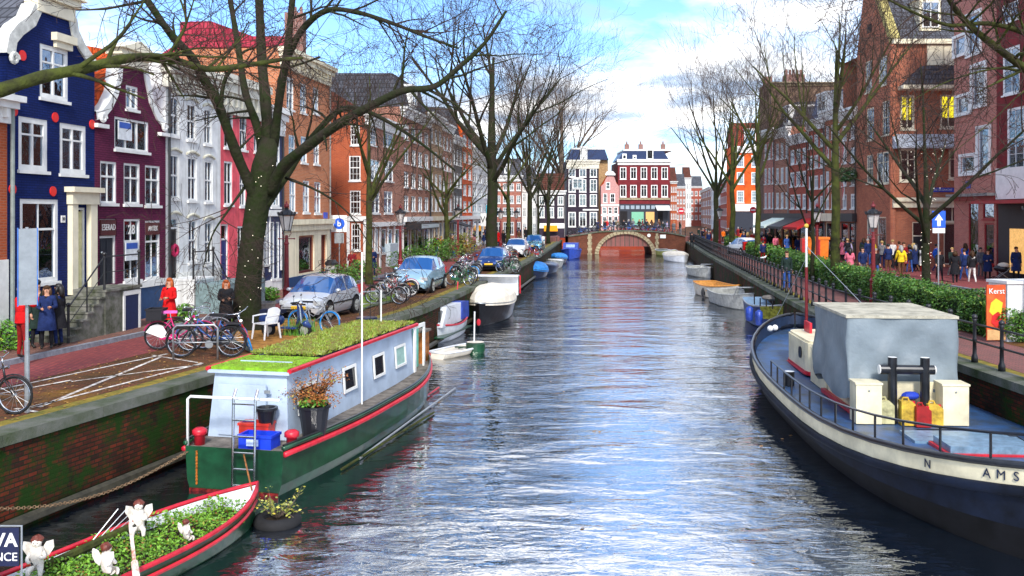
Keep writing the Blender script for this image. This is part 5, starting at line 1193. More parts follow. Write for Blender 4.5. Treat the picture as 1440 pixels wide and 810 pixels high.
# ---------------- boats ----------------
def stations(L, B, H, stern=.75, sheer=.25, n=16, bowp=2.2, draft=.25, flare=.82, zs=.0, bowcut=.0):
    S = []
    for i in range(n+1):
        t = i/n; wd = B/2*((stern+(1-stern)*math.sin(min(1, t/.45)*PI/2)) if t < .45 else max(.012, (1-((t-.45)/.55)**bowp)))
        zg = H+sheer*max(0, (t-.4)/.6)**2+sheer*.35*max(0, (.4-t)/.4)**2; y = -L/2+L*t; rake = bowcut*max(0, (t-.6)/.4)
        sec = [(-wd, zg, rake), (-wd*(flare+.1), zg*.55, rake*.6), (-wd*flare, .05, rake*.2), (-wd*flare*.62, -draft*.7, 0), (0, -draft, 0)]
        full = sec+[(-x, z, r_) for x, z, r_ in reversed(sec[:-1])]
        S.append([(x, y+(z > .1)*r_, z) for x, z, r_ in full])
    return S
def boat(loc, rz, L, B, H, m, rimm, label, inner=None, group=None, floor=.08, th=.05, name='boat', thwarts=2, band=None, thm=None, **k):
    r = empty(name, loc, rz, label, 'boat', group); S = stations(L, B, H, **k); b = MB(); b.grid(S); b.f.append(tuple(range(9))[::-1]); b.m.append(0); b.build('hull', m, r, smooth=False)
    ii = MB(); rows = []
    for s_ in S[:-1]:
        a, c = Vector(s_[0]), Vector(s_[-1]); w_ = max(.02, c.x-th); wf = max(.015, w_*.8)
        rows.append([(-w_, a.y, a.z), (-wf, a.y, floor), (wf, a.y, floor), (w_, a.y, a.z)])
    e = S[-1][0]; rows.append([(0, e[1]-.06, e[2])]*4); rows[0] = [(x, y+th, z) for x, y, z in rows[0]]
    ii.grid(rows); ii.quad(*rows[0]); ii.build('inner_hull', inner or m, r)
    rim = [Vector(s_[0]) for s_ in S]+[Vector(s_[-1]) for s_ in reversed(S[:-1])]
    MB().tube([p+Vector((0,0,.015)) for p in rim], .04, 6, closed=True).build('gunwale', rimm, r, smooth=True)
    for i in range(thwarts):
        t = .2+.3*i; j = int(t*16); w_ = S[j][-1][0]-th; MB().box(-w_, w_, S[j][0][1]-.12, S[j][0][1]+.14, H*.62, H*.62+.04).build('thwart', thm or inner or rimm, r)
    r['S'] = 0; del r['S']; r_ = r; return r_, S
def cover(r, S, h, m, a=0, e=None, name='cover', ridge=.5, lo=-.1, wr=.03):
    e = e or len(S)-1; rows = []; rn = random.Random(4)
    for i in range(a, e+1):
        w_ = S[i][-1][0]+.03; y = S[i][0][1]; zg = S[i][0][2]+.03; t = (i-a)/max(1, e-a); hh = h*math.sin(PI*min(1, .12+t*.85))**.6
        rows.append([(-w_, y, zg+lo)] + [(-w_*math.cos(PI*k/8), y, zg+hh*(1-abs(1-k/4)**1.6)+rn.uniform(-wr, wr)*(.2 < k/8 < .8)) for k in range(9)] + [(w_, y, zg+lo)])
    b = MB(); b.grid(rows); b.quad(*rows[0]); b.quad(*rows[-1]); return b.build(name, m, r)
hgreen = mat('hull_green', (.005,.055,.022), .35, var=.35, scale=1.5, coat=.3); hred = mat('rail_red', (.55,.012,.03), .4, var=.15)
hnavy = mat('hull_navy', (.012,.02,.055), .3, var=.25, coat=.4); hwhite = mat('hull_white', (.72,.74,.78), .35, var=.12, scale=2)
alum = mat('dull_aluminium', (.46,.47,.45), .45, .35, var=.2, scale=4); canvasc = mat('cream_canvas', (.72,.66,.56), .9, var=.14, scale=1.5, bump=.5, bscale=4)
bluet = mat('blue_tarpaulin', (.03,.22,.62), .6, var=.2, scale=2, bump=.4, bscale=5); blues = mat('boat_blue', (.02,.06,.38), .4, var=.25); woodm = mat('varnished_wood', (.42,.15,.03), .45, var=.35, scale=4)
blk = mat('hull_black', (.012,.013,.017), .3, var=.3, coat=.3)
WZ = 0.0
def wat(px, py): q = G(px, py, 0); return (q.x, q.y, 0)
deckm = mat('weathered_deck', (.17,.15,.13), .8, var=.35, scale=4)
# ---- houseboat ----
axis = math.atan2(-(2.0), 9.0)   # pointing away and to the right
hb = empty('houseboat', (-3.97, 22.6, 0), axis, 'houseboat with grass roof, pale blue cabin, green hull and red rail along the left quay', 'houseboat')
Ls, Bs = 11.1, 2.7
def hbs(t): return Bs/2*((.74+.26*math.sin(min(1, t/.35)*PI/2)) if t < .5 else (1-((t-.5)/.5)**2.4*.93))
b = MB(); rows = []
for i in range(21):
    t = i/20; y = -Ls/2+Ls*t; w_ = hbs(t); zg = .78+.42*max(0, t-.55)**2*4+.05*(1-t); rows.append([(-w_, y, zg), (-w_*.96, y, .2), (-w_*.8, y, -.3), (w_*.8, y, -.3), (w_*.96, y, .2), (w_, y, zg)])
b.grid(rows); b.f.append((5,4,3,2,1,0)); b.m.append(0); b.build('hull', hgreen, hb)
MB().grid([[r_[0], r_[-1]] for r_ in rows]).xf(Matrix.Translation((0,0,-.03))).build('deck', deckm, hb)
for s_ in (0, -1):
    q = [Vector(r_[s_]) for r_ in rows]; sg = -1 if s_ == 0 else 1
    MB().tube([p+Vector((sg*.03,0,-.06)) for p in q], .055, 6).build('red_rail', hred, hb, smooth=True); MB().tube([p+Vector((0,0,.05)) for p in q], .045, 6).build('gunwale', hgreen, hb, smooth=True)
    MB().tube([p+Vector((-sg*.0,0,.11)) for p in q], .02, 5).build('rope_rail', blk, hb)
MB().box(-.9, .9, -Ls/2-.03, -Ls/2+.0, -.0, .05).build('boot_stripe', mat('worn_red', (.16,.01,.01), .7, var=.5, scale=9), hb)
# cabin: length 8.3
cb = mat('pale_blue_cabin', (.42,.51,.64), .55, var=.10, scale=1.5, bump=.08)
y0, y1 = -4.6, 3.05; b = MB(); wb, wt_ = .86, .77; xo = -.2
fr_ = [(-wb, y0-.06, .75), (wb, y0-.06, .75), (wt_, y0+.06, 2.05), (-wt_, y0+.06, 2.05)]; bk = [(-wb, y1, .75), (wb, y1, .75), (wt_, y1, 2.05), (-wt_, y1, 2.05)]
fr_ = [(x+xo, y, z) for x, y, z in fr_]; bk = [(x+xo, y, z) for x, y, z in bk]
b.quad(*fr_); b.quad(*bk[::-1]); b.quad(fr_[1], bk[1], bk[2], fr_[2]); b.quad(fr_[0], fr_[3], bk[3], bk[0]); b.quad(fr_[3], fr_[2], bk[2], bk[3]); b.build('cabin', cb, hb)
MB().box(-.62+xo, .4+xo, y0-.085, y0-.03, .85, 1.85).build('hatch_door', cb, hb)
for z in (1.0, 1.7): MB().box(.38+xo, .5+xo, y0-.11, y0-.085, z, z+.06).build('hinge', steel, hb)
# roof
b = MB().box(-wt_-.1+xo, wt_+.1+xo, y0-.05, y1+.1, 2.05, 2.11); b.build('roof', cb, hb)
MB().tube([(wt_+.11+xo, y0-.05, 2.13), (wt_+.11+xo, y1+.1, 2.13)], .05, 6).build('red_roof_edge', hred, hb); MB().tube([(-wt_-.11+xo, y0-.05, 2.13), (-wt_-.11+xo, y1+.1, 2.13)], .045, 6).build('red_roof_edge', hred, hb)
turf1 = mat('bright_turf', (.20,.42,.02), .95, var=.35, scale=5, bump=.6, dirt=(.14,.20,.02)); turf2 = mat('mottled_turf', (.16,.20,.04), .95, var=.5, scale=4, bump=.8, dirt=(.16,.08,.03))
ysp = y0+1.55
b = MB(); b.grid([[(-wt_-.05+xo+i*(2*wt_+.1)/8, ysp+(y1-ysp)*j/40, 2.17+.06*math.sin(i*2.1+j*1.3)*math.sin(j*.7)+.05) for i in range(9)] for j in range(41)]); b.build('sedum_turf', turf2, hb, smooth=True)
MB().box(-wt_-.05+xo, wt_+.05+xo, y0+.0, ysp-.03, 2.11, 2.17).build('turf_mat', turf1, hb); MB().box(-wt_+.2+xo, wt_-.2+xo, y0+.7, y0+.73, 2.165, 2.19).build('roof_seam', cb, hb)
rn = random.Random(3); gb_ = MB()
for _ in range(9000):
    x, y = rn.uniform(-wt_-.05, wt_+.05)+xo, rn.uniform(y0+.1, y1); far_ = y > ysp; hgt = rn.uniform(.03,.09) if far_ else rn.uniform(.01,.025); z = 2.19 if far_ else 2.16
    gb_.quad((x-.02, y, z), (x+.02, y+rn.uniform(-.02,.02), z), (x+rn.gauss(0,.03), y+rn.gauss(0,.03), z+hgt))
o = gb_.build('grass_blades', leafmat('roof_blades', (.12,.14,.015), (.27,.38,.04), (.34,.17,.05)), hb); o['kind'] = 'stuff'
def sidewin(ya, yb, za, zb, dark=True, fm=white):
    x = wb+xo+.02; sl_ = (wt_-wb)/1.3
    def xx(z): return x+(z-.75)*sl_
    f = MB()
    for (a, e, p, q) in ((ya, yb, za, za+.06), (ya, yb, zb-.06, zb), (ya, ya+.06, za+.06, zb-.06), (yb-.06, yb, za+.06, zb-.06)):
        f.quad((xx(p)+.03, a, p), (xx(p)+.03, e, p), (xx(q)+.03, e, q), (xx(q)+.03, a, q)); f.quad((xx(q), a, q), (xx(q), e, q), (xx(q)+.03, e, q), (xx(q)+.03, a, q)); f.quad((xx(q), a, q), (xx(q)+.03, a, q), (xx(p)+.03, a, p), (xx(p), a, p))
    fo = f.build('window', fm, hb); g_ = MB(); g_.quad((xx(za)+.008, ya, za), (xx(za)+.008, yb, za), (xx(zb)+.008, yb, zb), (xx(zb)+.008, ya, zb)); g_.build('pane', mat('dark_pane', (.012,.014,.018), .08, var=0) if dark else mat('mint_pane', (.35,.55,.5), .1, var=.1), fo)
for ya, yb, dk in ((-4.2,-3.3,True), (-1.9,-1.15,True), (-.05,.7,True), (1.5,2.3,False)): sidewin(ya, yb, 1.18, 1.74, dk)
MB().box(wb+xo-.02, wb+xo+.03, 2.95, 3.07, .8, 2.12).box(wb+xo-.02, wb+xo+.03, 3.75, 3.85, .8, 2.12).box(wb+xo-.02, wb+xo+.03, 3.07, 3.75, 2.02, 2.12).build('door_frame', white, hb)
MB().box(.5, .54, 3.2, 3.7, .8, 2.0).build('open_door', mat('mint_green', (.15,.55,.42), .5), hb)
MB().box(-.8, .6, 3.95, 4.5, .8, 1.8).build('wooden_locker', woodm, hb); MB().box(-.85, .65, 3.9, 4.55, 1.8, 1.86).build('locker_lid', deckm, hb)
for (x, y) in ((.4, 4.85), (-.85,-5.3), (.95,-5.1)):
    MB().lathe([(.1,0),(.1,.2),(.14,.22),(.14,.3),(.08,.34)], 10, (x, y, .78)).build('bollard', hred, hb, smooth=True)
# stern rail
q = MB(); yy = -Ls/2+.05; q.tube([(-.98, yy, .75), (-.98, yy, 1.7), (-.92, yy, 1.75), (.85, yy+.1, 1.73)], .028, 6); q.build('stern_rail', white, hb, smooth=True)
MB().tube([(xo+wb+.08, -1.05, .78), (xo+wb+.08, -1.05, 4.3)], .02, 7).build('white_pole', white, hb)
MB().tube([(-.2, 2.7, 2.1), (-.2, 2.7, 3.1)], .02, 6).build('white_pole', white, hb)
b = MB().lathe([(.02,0),(.3,.02),(.3,.08),(.02,.1)], 12, (-.85, 3.3, 2.2)); b.tube([(-.85,3.3,1.6),(-.85,3.3,2.25)], .02); b.build('vent_hood', hnavy, hb)
MB().tube([(-.55, 2.8, 2.1), (-.55, 2.8, 3.3)], .008, 4).build('aerial', black, hb)
def on_hb(x, y, z): return Matrix.Translation((-3.97, 22.6, 0)) @ Matrix.Rotation(axis, 4, 'Z') @ Vector((x, y, z))
# ladder
ld = empty('ladder', on_hb(.3, -Ls/2-.15, 0), axis, 'aluminium ladder hooked over the green stern of the houseboat', 'ladder')
for s_ in (-.22, .22): MB().tube([(s_, .1, 1.95), (s_, 0, 1.8), (s_, -.05, -.35)], .024, 6).build('stile', chrome, ld)
for i in range(7): MB().tube([(-.22, -.02, 1.7-i*.3), (.22, -.02, 1.7-i*.3)], .018, 6).build('rung', chrome, ld)
# crate, buckets, pot plants
def crate(loc, rz, s_, m, label, cat='crate', name='crate'):
    r = empty(name, loc, rz, label, cat); b = MB(); w_, d_, h_ = s_; t = .025
    b.box(-w_/2,w_/2,-d_/2,d_/2,0,t).box(-w_/2,w_/2,-d_/2,-d_/2+t,t,h_).box(-w_/2,w_/2,d_/2-t,d_/2,t,h_).box(-w_/2,-w_/2+t,-d_/2+t,d_/2-t,t,h_).box(w_/2-t,w_/2,-d_/2+t,d_/2-t,t,h_); b.build('box', m, r)
    MB().box(-w_/2-.02,w_/2+.02,-d_/2-.02,-d_/2,h_-.05,h_).box(-w_/2-.02,w_/2+.02,d_/2,d_/2+.02,h_-.05,h_).box(-w_/2-.02,-w_/2,-d_/2,d_/2,h_-.05,h_).box(w_/2,w_/2+.02,-d_/2,d_/2,h_-.05,h_).build('rim', m, r); return r
cr_ = crate(on_hb(.35,-5.22,.76), axis, (.66,.38,.3), mat('crate_blue', (.01,.05,.62), .4), 'bright blue plastic crate on the stern deck of the houseboat'); MB().box(-.12,.12,-.285,-.275,.12,.24).build('label_patch', mat('label_pale', (.5,.6,.85)), cr_)
crate(on_hb(.1,-4.85,.76), axis+.05, (.6,.3,.42), mat('bin_red', (.60,.03,.015), .45), 'red plastic bin behind the blue crate on the houseboat', 'bin', 'plastic_bin')
def pot(loc, r0, r1, h, label, m=None, name='plant_pot', cat='pot'):
    r = empty(name, loc, 0, label, cat); MB().lathe([(r0,0),(r1,h),(r1+.03,h),(r1+.03,h+.05),(r1-.02,h+.05),(r0*.9,.05)], 16).build('pot', m or black, r, smooth=False); MB().lathe([(.001,0),(r1-.02,.01)], 12, (0,0,h-.03)).build('soil', mat('soil', (.03,.02,.012), .95), r); return r
pot(on_hb(.3,-4.85,1.14), .13, .19, .28, 'small black pot standing on the red bin by the ladder', m=black)
pt = pot(on_hb(.99,-4.2,.76), .22, .3, .6, 'large black tub with a rusty leaved bush on the houseboat deck', cat='potted plant', name='potted_plant')
rn = random.Random(12); b = MB(); st = MB()
for _ in range(46):
    a = rn.uniform(0, 6.28); s_ = rn.uniform(.2, .85); p = Vector((0,0,.55)); pts = [p]; dv = Vector((math.cos(a)*s_*.6, math.sin(a)*s_*.6, rn.uniform(.6,1.1)))
    for i in range(5): dv.z -= .16; p = p+dv*.27; pts.append(p.copy()); [leaves(b, lambda r_, p=p: (p.x+r_.gauss(0,.05), p.y+r_.gauss(0,.05), p.z+r_.gauss(0,.05)), 9, .026, rn)]
    st.tube(pts, [.012,.01,.008,.006,.004,.003], 3, cap=False)
st.build('stems', twigm, pt); b.build('foliage', leafmat('rusty_leaf', (.22,.05,.01), (.40,.16,.03), (.25,.35,.05)), pt); b = MB(); leaves(b, lambda r_: (r_.uniform(-.25,.25), r_.uniform(-.25,.25), .66+r_.uniform(0,.12)), 300, .04, rn); b.build('ground_leaves', brl, pt)
# drifting poles and sunken plank beside it
for i, (a, e, lb, m_) in enumerate((((560,585),(617,545),'red and white pole floating beside the houseboat hull', hred), ((480,660),(610,580),'dark log floating along the red rail side of the houseboat', barkg), ((505,645),(640,546),'grey boathook pole floating beside the houseboat', steel))):
    p, q_ = G(*a, .05), G(*e, .05); tag(MB().tube([p, p.lerp(q_, .5)+Vector((0,0,.01)), q_], .028, 6).build('floating_pole', m_), lb, 'pole')
# chain and tyre
def sag(a, c, s_, n=40): return [Vector(a).lerp(Vector(c), i/n)-Vector((0,0,s_*math.sin(PI*i/n))) for i in range(n+1)]
chm = mat('rusty_chain', (.25,.16,.09), .8, .3, var=.4, scale=20)
cp_ = sag((-8.3,14.2,.66), on_hb(-.95,-Ls/2,.72), .34, 90); b = MB()
for i in range(0, 90):
    p, q_ = cp_[i], cp_[i+1]; t = (q_-p); n_ = t.cross(Vector((0,0,1))).normalized()*.02 if i % 2 else Vector((0,0,.02)); b.tube([p-n_*.8, p+t*.2-n_*1.1, p+t*.9-n_*1.1, q_+t*.15, p+t*.9+n_*1.1, p+t*.2+n_*1.1], .008, 4, closed=True)
tag(b.build('mooring_chain', chm), 'rusty mooring chain sagging from the quay wall to the houseboat stern', 'chain')
b = MB(); q_ = on_hb(-.75,-Ls/2-.02,.75); b.tube([q_-Vector((0,0,.03*i)) for i in range(22)], [.014 if i % 2 else .022 for i in range(22)], 5); tag(b.build('mooring_chain', mat('orange_rust_chain', (.45,.13,.02), .8, var=.4, scale=20)), 'short orange rusted chain hanging straight down from the houseboat stern', 'chain')
def tyre_planter():
    q = G(390, 735, 0.02); r = empty('tyre_planter', (q.x, q.y, 0), 0, 'floating tyre planted with yellow flowered weeds below the ladder', 'tyre planter')
    MB().tube([(.3*math.cos(a*PI/12), .3*math.sin(a*PI/12), .06) for a in range(24)], .1, 10, closed=True).build('tyre', rubber, r, smooth=True)
    MB().lathe([(.001,.08),(.24,.07)], 12).build('soil', _M['soil'], r); rn = random.Random(8); b = MB(); s_ = MB()
    for _ in range(26):
        a = rn.uniform(0, 6.28); k = rn.uniform(.1,.45); P = [Vector((0,0,.08)), Vector((k*.5*math.cos(a), k*.5*math.sin(a), .25)), Vector((k*math.cos(a), k*math.sin(a), rn.uniform(.15,.6)))]; s_.tube(P, [.006,.005,.003], 3); leaves(b, lambda r_, P=P: P[1].lerp(P[2], r_.random())+Vector((r_.gauss(0,.03), r_.gauss(0,.03), r_.gauss(0,.03))), 9, .03, rn)
    s_.build('stems', twigg, r); b.build('leaves', leafmat('yellow_flower_leaf', (.10,.16,.03), (.38,.36,.06), (.8,.6,.05)), r)
tyre_planter()
# ---- planter boat bottom left ----
pbc = Vector((-5.35, 13.45, 0)); pa = math.atan2(-1.25, 3.0)
pb, S = boat(pbc, pa, 5.2, 1.55, .42, hgreen, hred, 'green and red rowing boat overgrown with bright green plants, bottom left corner', inner=hwhite, thwarts=0, floor=.2, bowp=2.6, stern=.9, sheer=.14, flare=.85)
for s_ in (0, -1): MB().tube([Vector(q[s_])+Vector((0,0,-.14)) for q in S[:-1]], .03, 5).build('red_strake', hred, pb)
rn = random.Random(21); b = MB()
def pf(rn):
    t = rn.uniform(.02, .86); j = min(15, int(t*16)); w_ = S[j][-1][0]-.1; return (rn.uniform(-w_, w_), -2.6+5.2*t, .40+rn.uniform(-.12,.10)+.05*math.sin(t*31))
MB().grid([[(-(S[j][-1][0]-.07), S[j][0][1], .3), (S[j][-1][0]-.07, S[j][0][1], .3)] for j in range(15)]).build('soil', _M['soil'], pb)
leaves(b, pf, 8500, .026, rn); o = b.build('plants', leafmat('succulent_leaf', (.07,.18,.01), (.20,.42,.03), (.34,.07,.03)), pb); o['kind'] = 'stuff'
def on_pb(x, y, z): return Matrix.Translation(pbc) @ Matrix.Rotation(pa, 4, 'Z') @ Vector((x, y, z))
stm = mat('statue_white', (.78,.72,.64), .6, var=.2, scale=12)
def angel(px, py, z, rz, label, s_=1.0):
    q = G(px, py, z); r = empty('angel_statue', q, rz, label, 'statue', None); r.scale = (s_,)*3
    V = [(0,0,.12),(0,.0,.24),(0,0,.33),(0,-.01,.42),(.07,0,.32),(.12,-.05,.24),(.06,-.12,.27),(-.07,0,.32),(-.12,-.05,.22),(-.06,-.12,.2),(.05,-.02,.1),(.08,-.14,.12),(.08,-.15,.0),(-.05,-.02,.1),(-.08,-.14,.1),(-.07,-.14,.0)]
    E = [(0,1),(1,2),(2,3),(2,4),(4,5),(5,6),(2,7),(7,8),(8,9),(0,10),(10,11),(11,12),(0,13),(13,14),(14,15)]; Rr = [.075,.075,.06,.055,.035,.028,.024,.035,.028,.024,.05,.04,.026,.05,.04,.026]
    me = skin(V, E, Rr); b = MB(); mesh_to_mb(me, b); bpy.data.meshes.remove(me); b.ball((0,-.01,.44), (.065,.07,.07), 10, 8); b.ball((0,-.08,.435), .012, 5, 4)
    b.cm = 1; b.ball((.022,-.07,.45), .008, 5, 4); b.ball((-.022,-.07,.45), .008, 5, 4)
    b.build('body', [stm, hairc['brown']], r, smooth=True); MB().ball((0,.018,.47), (.08,.082,.07), 10, 7, .12, random.Random(1)).build('hair', mat('auburn_paint', (.16,.03,.015), .5, var=.3), r)
    for sg in (-1, 1): MB().prism([(0.02*sg,.30),(.10*sg,.42),(.19*sg,.44),(.2*sg,.34),(.14*sg,.24),(.06*sg,.20)], .06, .085).build('wing', stm, r)
angel(195, 752, .5, .3, 'white winged angel figure on the far rim of the plant boat, nearest the bow', .95)
angel(262, 762, .45, 2.6, 'small angel figure seen from behind on the near rim of the plant boat', .62)
angel(52, 808, .5, .2, 'white winged angel figure beside the navy sign, leftmost one', .95)
angel(150, 812, .52, 2.8, 'dark haired angel figure with its back turned at the bottom edge', .85)
sgn = empty('sign', G(-11, 868, .35), .0, 'navy sign with white serif letters at the bottom left corner', 'sign'); q = G(8, 860, .35)
MB().box(-.6,.33,-.02,.0,.62,1.08).build('panel', mat('sign_navy', (.008,.012,.05), .4), sgn); text_part('AVA', .22, white, sgn, (.10,-.026,.93), (R_(90),0,0), bold=.006); text_part('NCE', .14, white, sgn, (.18,-.026,.73), (R_(90),0,0))
MB().tube([(-.6,-.01,1.1),(.36,-.01,1.1),(.36,-.01,.0)], .014, 6).build('frame', steel, sgn)
b = MB(); b.tube([G(196,838,.3), G(189,790,.62)], .045, 8); b.tube([G(189,790,.62), G(183,735,1.0)], .025, 7); tag(b.build('post', mat('peeling_white_post', (.72,.66,.6), .7, var=.5, scale=9, dirt=(.35,.1,.05))), 'peeling white mooring post rising through the plants of the rowing boat', 'post')
b = MB(); b.tube([on_pb(-.45,-1.3,.45), on_pb(-.5,.5,.5)], .07, 8); tag(b.build('log', barkg), 'mossy log lying inside the plant boat along its far rim', 'log')
b = MB(); [b.tube([on_pb(-.55,-.5+.12*i,.45), on_pb(-.45,-.05+.16*i,.86-.05*i)], .008, 4) for i in range(4)]; tag(b.build('sticks', steel), 'thin pale sticks leaning out of the plant boat near the quay', 'sticks')
b = MB(); b.tube([on_pb(.1,2.3,.55), on_hb(.2,-Ls/2,.75)], .015, 5); tag(b.build('mooring_rope', woodm), 'rope between the bow of the plant boat and the houseboat stern', 'rope')
# ---- boats on the left beyond the houseboat ----
q = wat(613, 486); cab, S = boat((q[0]-.1, q[1]+1.9, 0), -.22+PI, 4.6, 1.8, .62, hwhite, hred, 'small white cabin cruiser with blue canvas hood behind the houseboat', inner=hwhite, thwarts=0, bowp=2.0)
b = MB(); b.prism([(-2.0,.62),(-1.3,.62),(-1.3,.62),(1.35,.75),(.75,1.42),(-1.9,1.42)][0:1]+[(1.5,.66),(.9,1.42),(-1.3,1.42),(-2.0,.66)], -.68, .68, 'x'); b.build('cabin', hwhite, cab)
MB().box(-.55,-.04,1.02,1.3,.85,1.28).build('windscreen', mat('smoky_glass', (.05,.055,.06), .1), cab).rotation_euler = (0,0,0)
b = MB(); b.quad((-.56,1.40,.86),(.56,1.40,.86),(.52,1.06,1.3),(-.52,1.06,1.3)); b.build('windscreen', _M['smoky_glass'], cab)
MB().prism([(-1.2,1.44),(-2.2,1.40),(-2.25,.7),(-1.2,.7)], -.74, .74, 'x').build('canvas_hood', blues, cab)
MB().box(-.9,.9,-2.25,2.1,.3,.34).build('green_strake', hgreen, cab)
q = wat(677, 459); slp, S = boat((q[0]+.3, q[1]+3.2, 0), -.13+PI, 6.4, 2.3, .85, blk, steel, 'black open sloop under a cream canvas cover moored at the left quay', thwarts=0, bowp=2.0, stern=.8, sheer=.2)
cover(slp, S, .85, canvasc, 1, 15, wr=.05, lo=-.12); MB().box(-1.05,1.05,-3.1,-3.0,.9,1.9).box(-1.1,1.1,-3.15,-2.5,1.9,1.97).build('frame_arch', hwhite, slp); MB().tube([(1.1,3.0,1.0),(1.1,2.6,2.0)], .03).build('red_pole', hred, slp)
MB().tube([(-1.15,-3.0,1.0),(-1.15,-3.0,1.95)], .035).tube([(1.15,-3.0,1.0),(1.15,-3.0,1.95)], .035).build('frame_posts', hred, slp)
q = wat(643, 503); b = boat((q[0]+.05, q[1]+.9, 0), -.55, 2.9, 1.0, .2, canvasc, hwhite, 'flat cream dinghy lying low behind the houseboat', thwarts=0, draft=.1, floor=.15, sheer=.06)[0]; MB().tube([(-.3,.1,.22),(.3,.3,.24)], .03).tube([(0,-.1,.22),(.1,.5,.24)], .02).build('oar', hgreen, b)
q = wat(668, 499); r = empty('mooring_buoy', (q[0], q[1]+.4, 0), 0, 'round green rimmed tub float with a white pole', 'buoy'); MB().lathe([(.3,-.1),(.36,.1),(.36,.36),(.3,.42)], 14).build('tub', hgreen, r); MB().lathe([(.001,.43),(.33,.42)], 14).build('lid', canvasc, r); MB().tube([(-.05,0,.4),(-.03,0,1.55)], .03).build('pole', hwhite, r); MB().ball((.12,0,1.15), (.08,.08,.13)).build('red_float', hred, r)
def cboat(px, py, L, B, hm, cm, label, rz=-.14, h=.5, H=.5, dx=0, **k):
    q = wat(px, py); r, S = boat((q[0]+dx, q[1]+L*.45, 0), rz+PI, L, B, H, hm, k.pop('rim', hm), label, thwarts=0 if cm else 2, **k)
    if cm: cover(r, S, h, cm)
    return r
cboat(755, 392, 4.6, 1.9, hnavy, bluet, 'small boat under a bright blue tarp, nearest of the far left boats', h=.75, H=.5)
cboat(771, 385, 4.6, 1.9, hnavy, hnavy, 'dark covered boat beside the bright blue tarp boat', h=.4, H=.5)
cboat(779, 378, 4.6, 2.0, alum, None, 'open grey dinghy between the dark boat and the light blue tarp boat', H=.6, inner=hwhite)
cboat(786, 371, 5.0, 2.0, hnavy, bluet, 'boat under a light blue tarp nearest the bridge on the left', h=.5, H=.5)
r = cboat(805, 364, 5.4, 2.4, blues, None, 'royal blue cabin boat moored beside the left end of the bridge', H=.9, inner=blues); MB().prism([(-1.6,.85),(-1.2,1.75),(.8,1.75),(1.4,.85)], -.85, .85, 'x').build('cabin', blues, r); MB().box(-.7,.7,-1.25,-1.2,1.0,1.5).box(-.5,.5,1.0,1.12,1.25,1.6).build('cabin_window', mat('pale_pane', (.45,.6,.8), .15), r)
# ---- right boats ----
cboat(944, 361, 5.5, 2.1, mat('hull_yellow_green', (.45,.45,.10), .5, var=.3), None, 'yellow green rimmed open boat nearest the bridge on the right', rz=.15, H=.6, rim=hwhite, inner=hgreen)
cboat(958, 369, 5.4, 2.3, hwhite, canvasc, 'boat under a white cover next to the yellow green one', rz=.12, h=.5, H=.6)
r = cboat(996, 391, 5.2, 2.1, alum, None, 'far grey aluminium dinghy ahead of the orange rimmed boat', rz=.05, H=.62, inner=alum); MB().tube([(-.9,2.2,.6),(-.7,2.3,1.1),(.7,2.3,1.1),(.9,2.2,.6)], .04).build('stern_hoop', steel, r)
r = cboat(1027, 424, 5.6, 2.0, canvasc, None, 'wooden boat with a wide orange rim', rz=.16, H=.72, rim=mat('orange_rim', (.85,.33,.03), .4), inner=mat('inner_orange', (.75,.38,.10), .5, var=.2), bowp=2.6)
for i in range(3): b = MB().ball((0,0,0), (.13,.13,.3)); o = b.build('fender', black, r, (1.02-.02*i, 2.2-1.3*i, .3))
r = cboat(1052, 437, 5.0, 2.2, alum, None, 'near grey aluminium dinghy between the orange rimmed boat and the blue boat', rz=.1, H=.68, inner=alum, stern=.9); MB().tube([(-1,2.2,.7),(-.9,2.4,1.25),(.9,2.4,1.25),(1,2.2,.7)], .045).build('stern_hoop', steel, r)
text_part('KOX', .3, black, r, (.25, 2.62, .42), (R_(90), 0, PI)); MB().box(-.75,-.1,-1.0,.0,.1,.55).box(.1,.8,-1.3,-.4,.1,.55).build('seat_box', mat('seat_grey', (.5,.48,.42)), r)
q = wat(1083, 470); bb, S = boat((q[0]+.95, q[1]+2.6, 0), .0+PI, 5.6, 2.1, .95, mat('tug_blue', (.015,.04,.17), .4, var=.3), steel, 'blue steel tugboat like boat moored directly ahead of the barge', thwarts=0, bowp=1.9, sheer=.35)
MB().grid([[(-S[j][-1][0]+.04, S[j][0][1], S[j][0][2]+.05), (S[j][-1][0]-.0, S[j][0][1], S[j][0][2]+.05)] for j in range(0, 17)]).build('deck', mat('blue_grey_deck', (.16,.27,.40), .5, var=.2), bb)
MB().ball((0,-.3,1.3), (.55,.75,.13)).build('folded_sail', deckm, bb); b = MB(); b.quad((-.02,3.32,1.28),(1.1,1.5,1.08),(1.0,1.4,.55),(-.02,3.3,.5)); b.build('olive_panel', mat('olive_bow', (.22,.22,.03), .6, var=.4), bb)
for i in range(2): MB().lathe([(.001,-.35),(.16,-.28),(.17,.25),(.05,.34)], 10, (1.3, .5+1.6*i, .65)).build('fender', blues, bb, smooth=True)
for i in range(4): MB().tube([(1.0-.08*i,.2+i*.7,1.05),(1.0-.08*i,.2+i*.7,1.4)], .03).build('stanchion', black, bb)
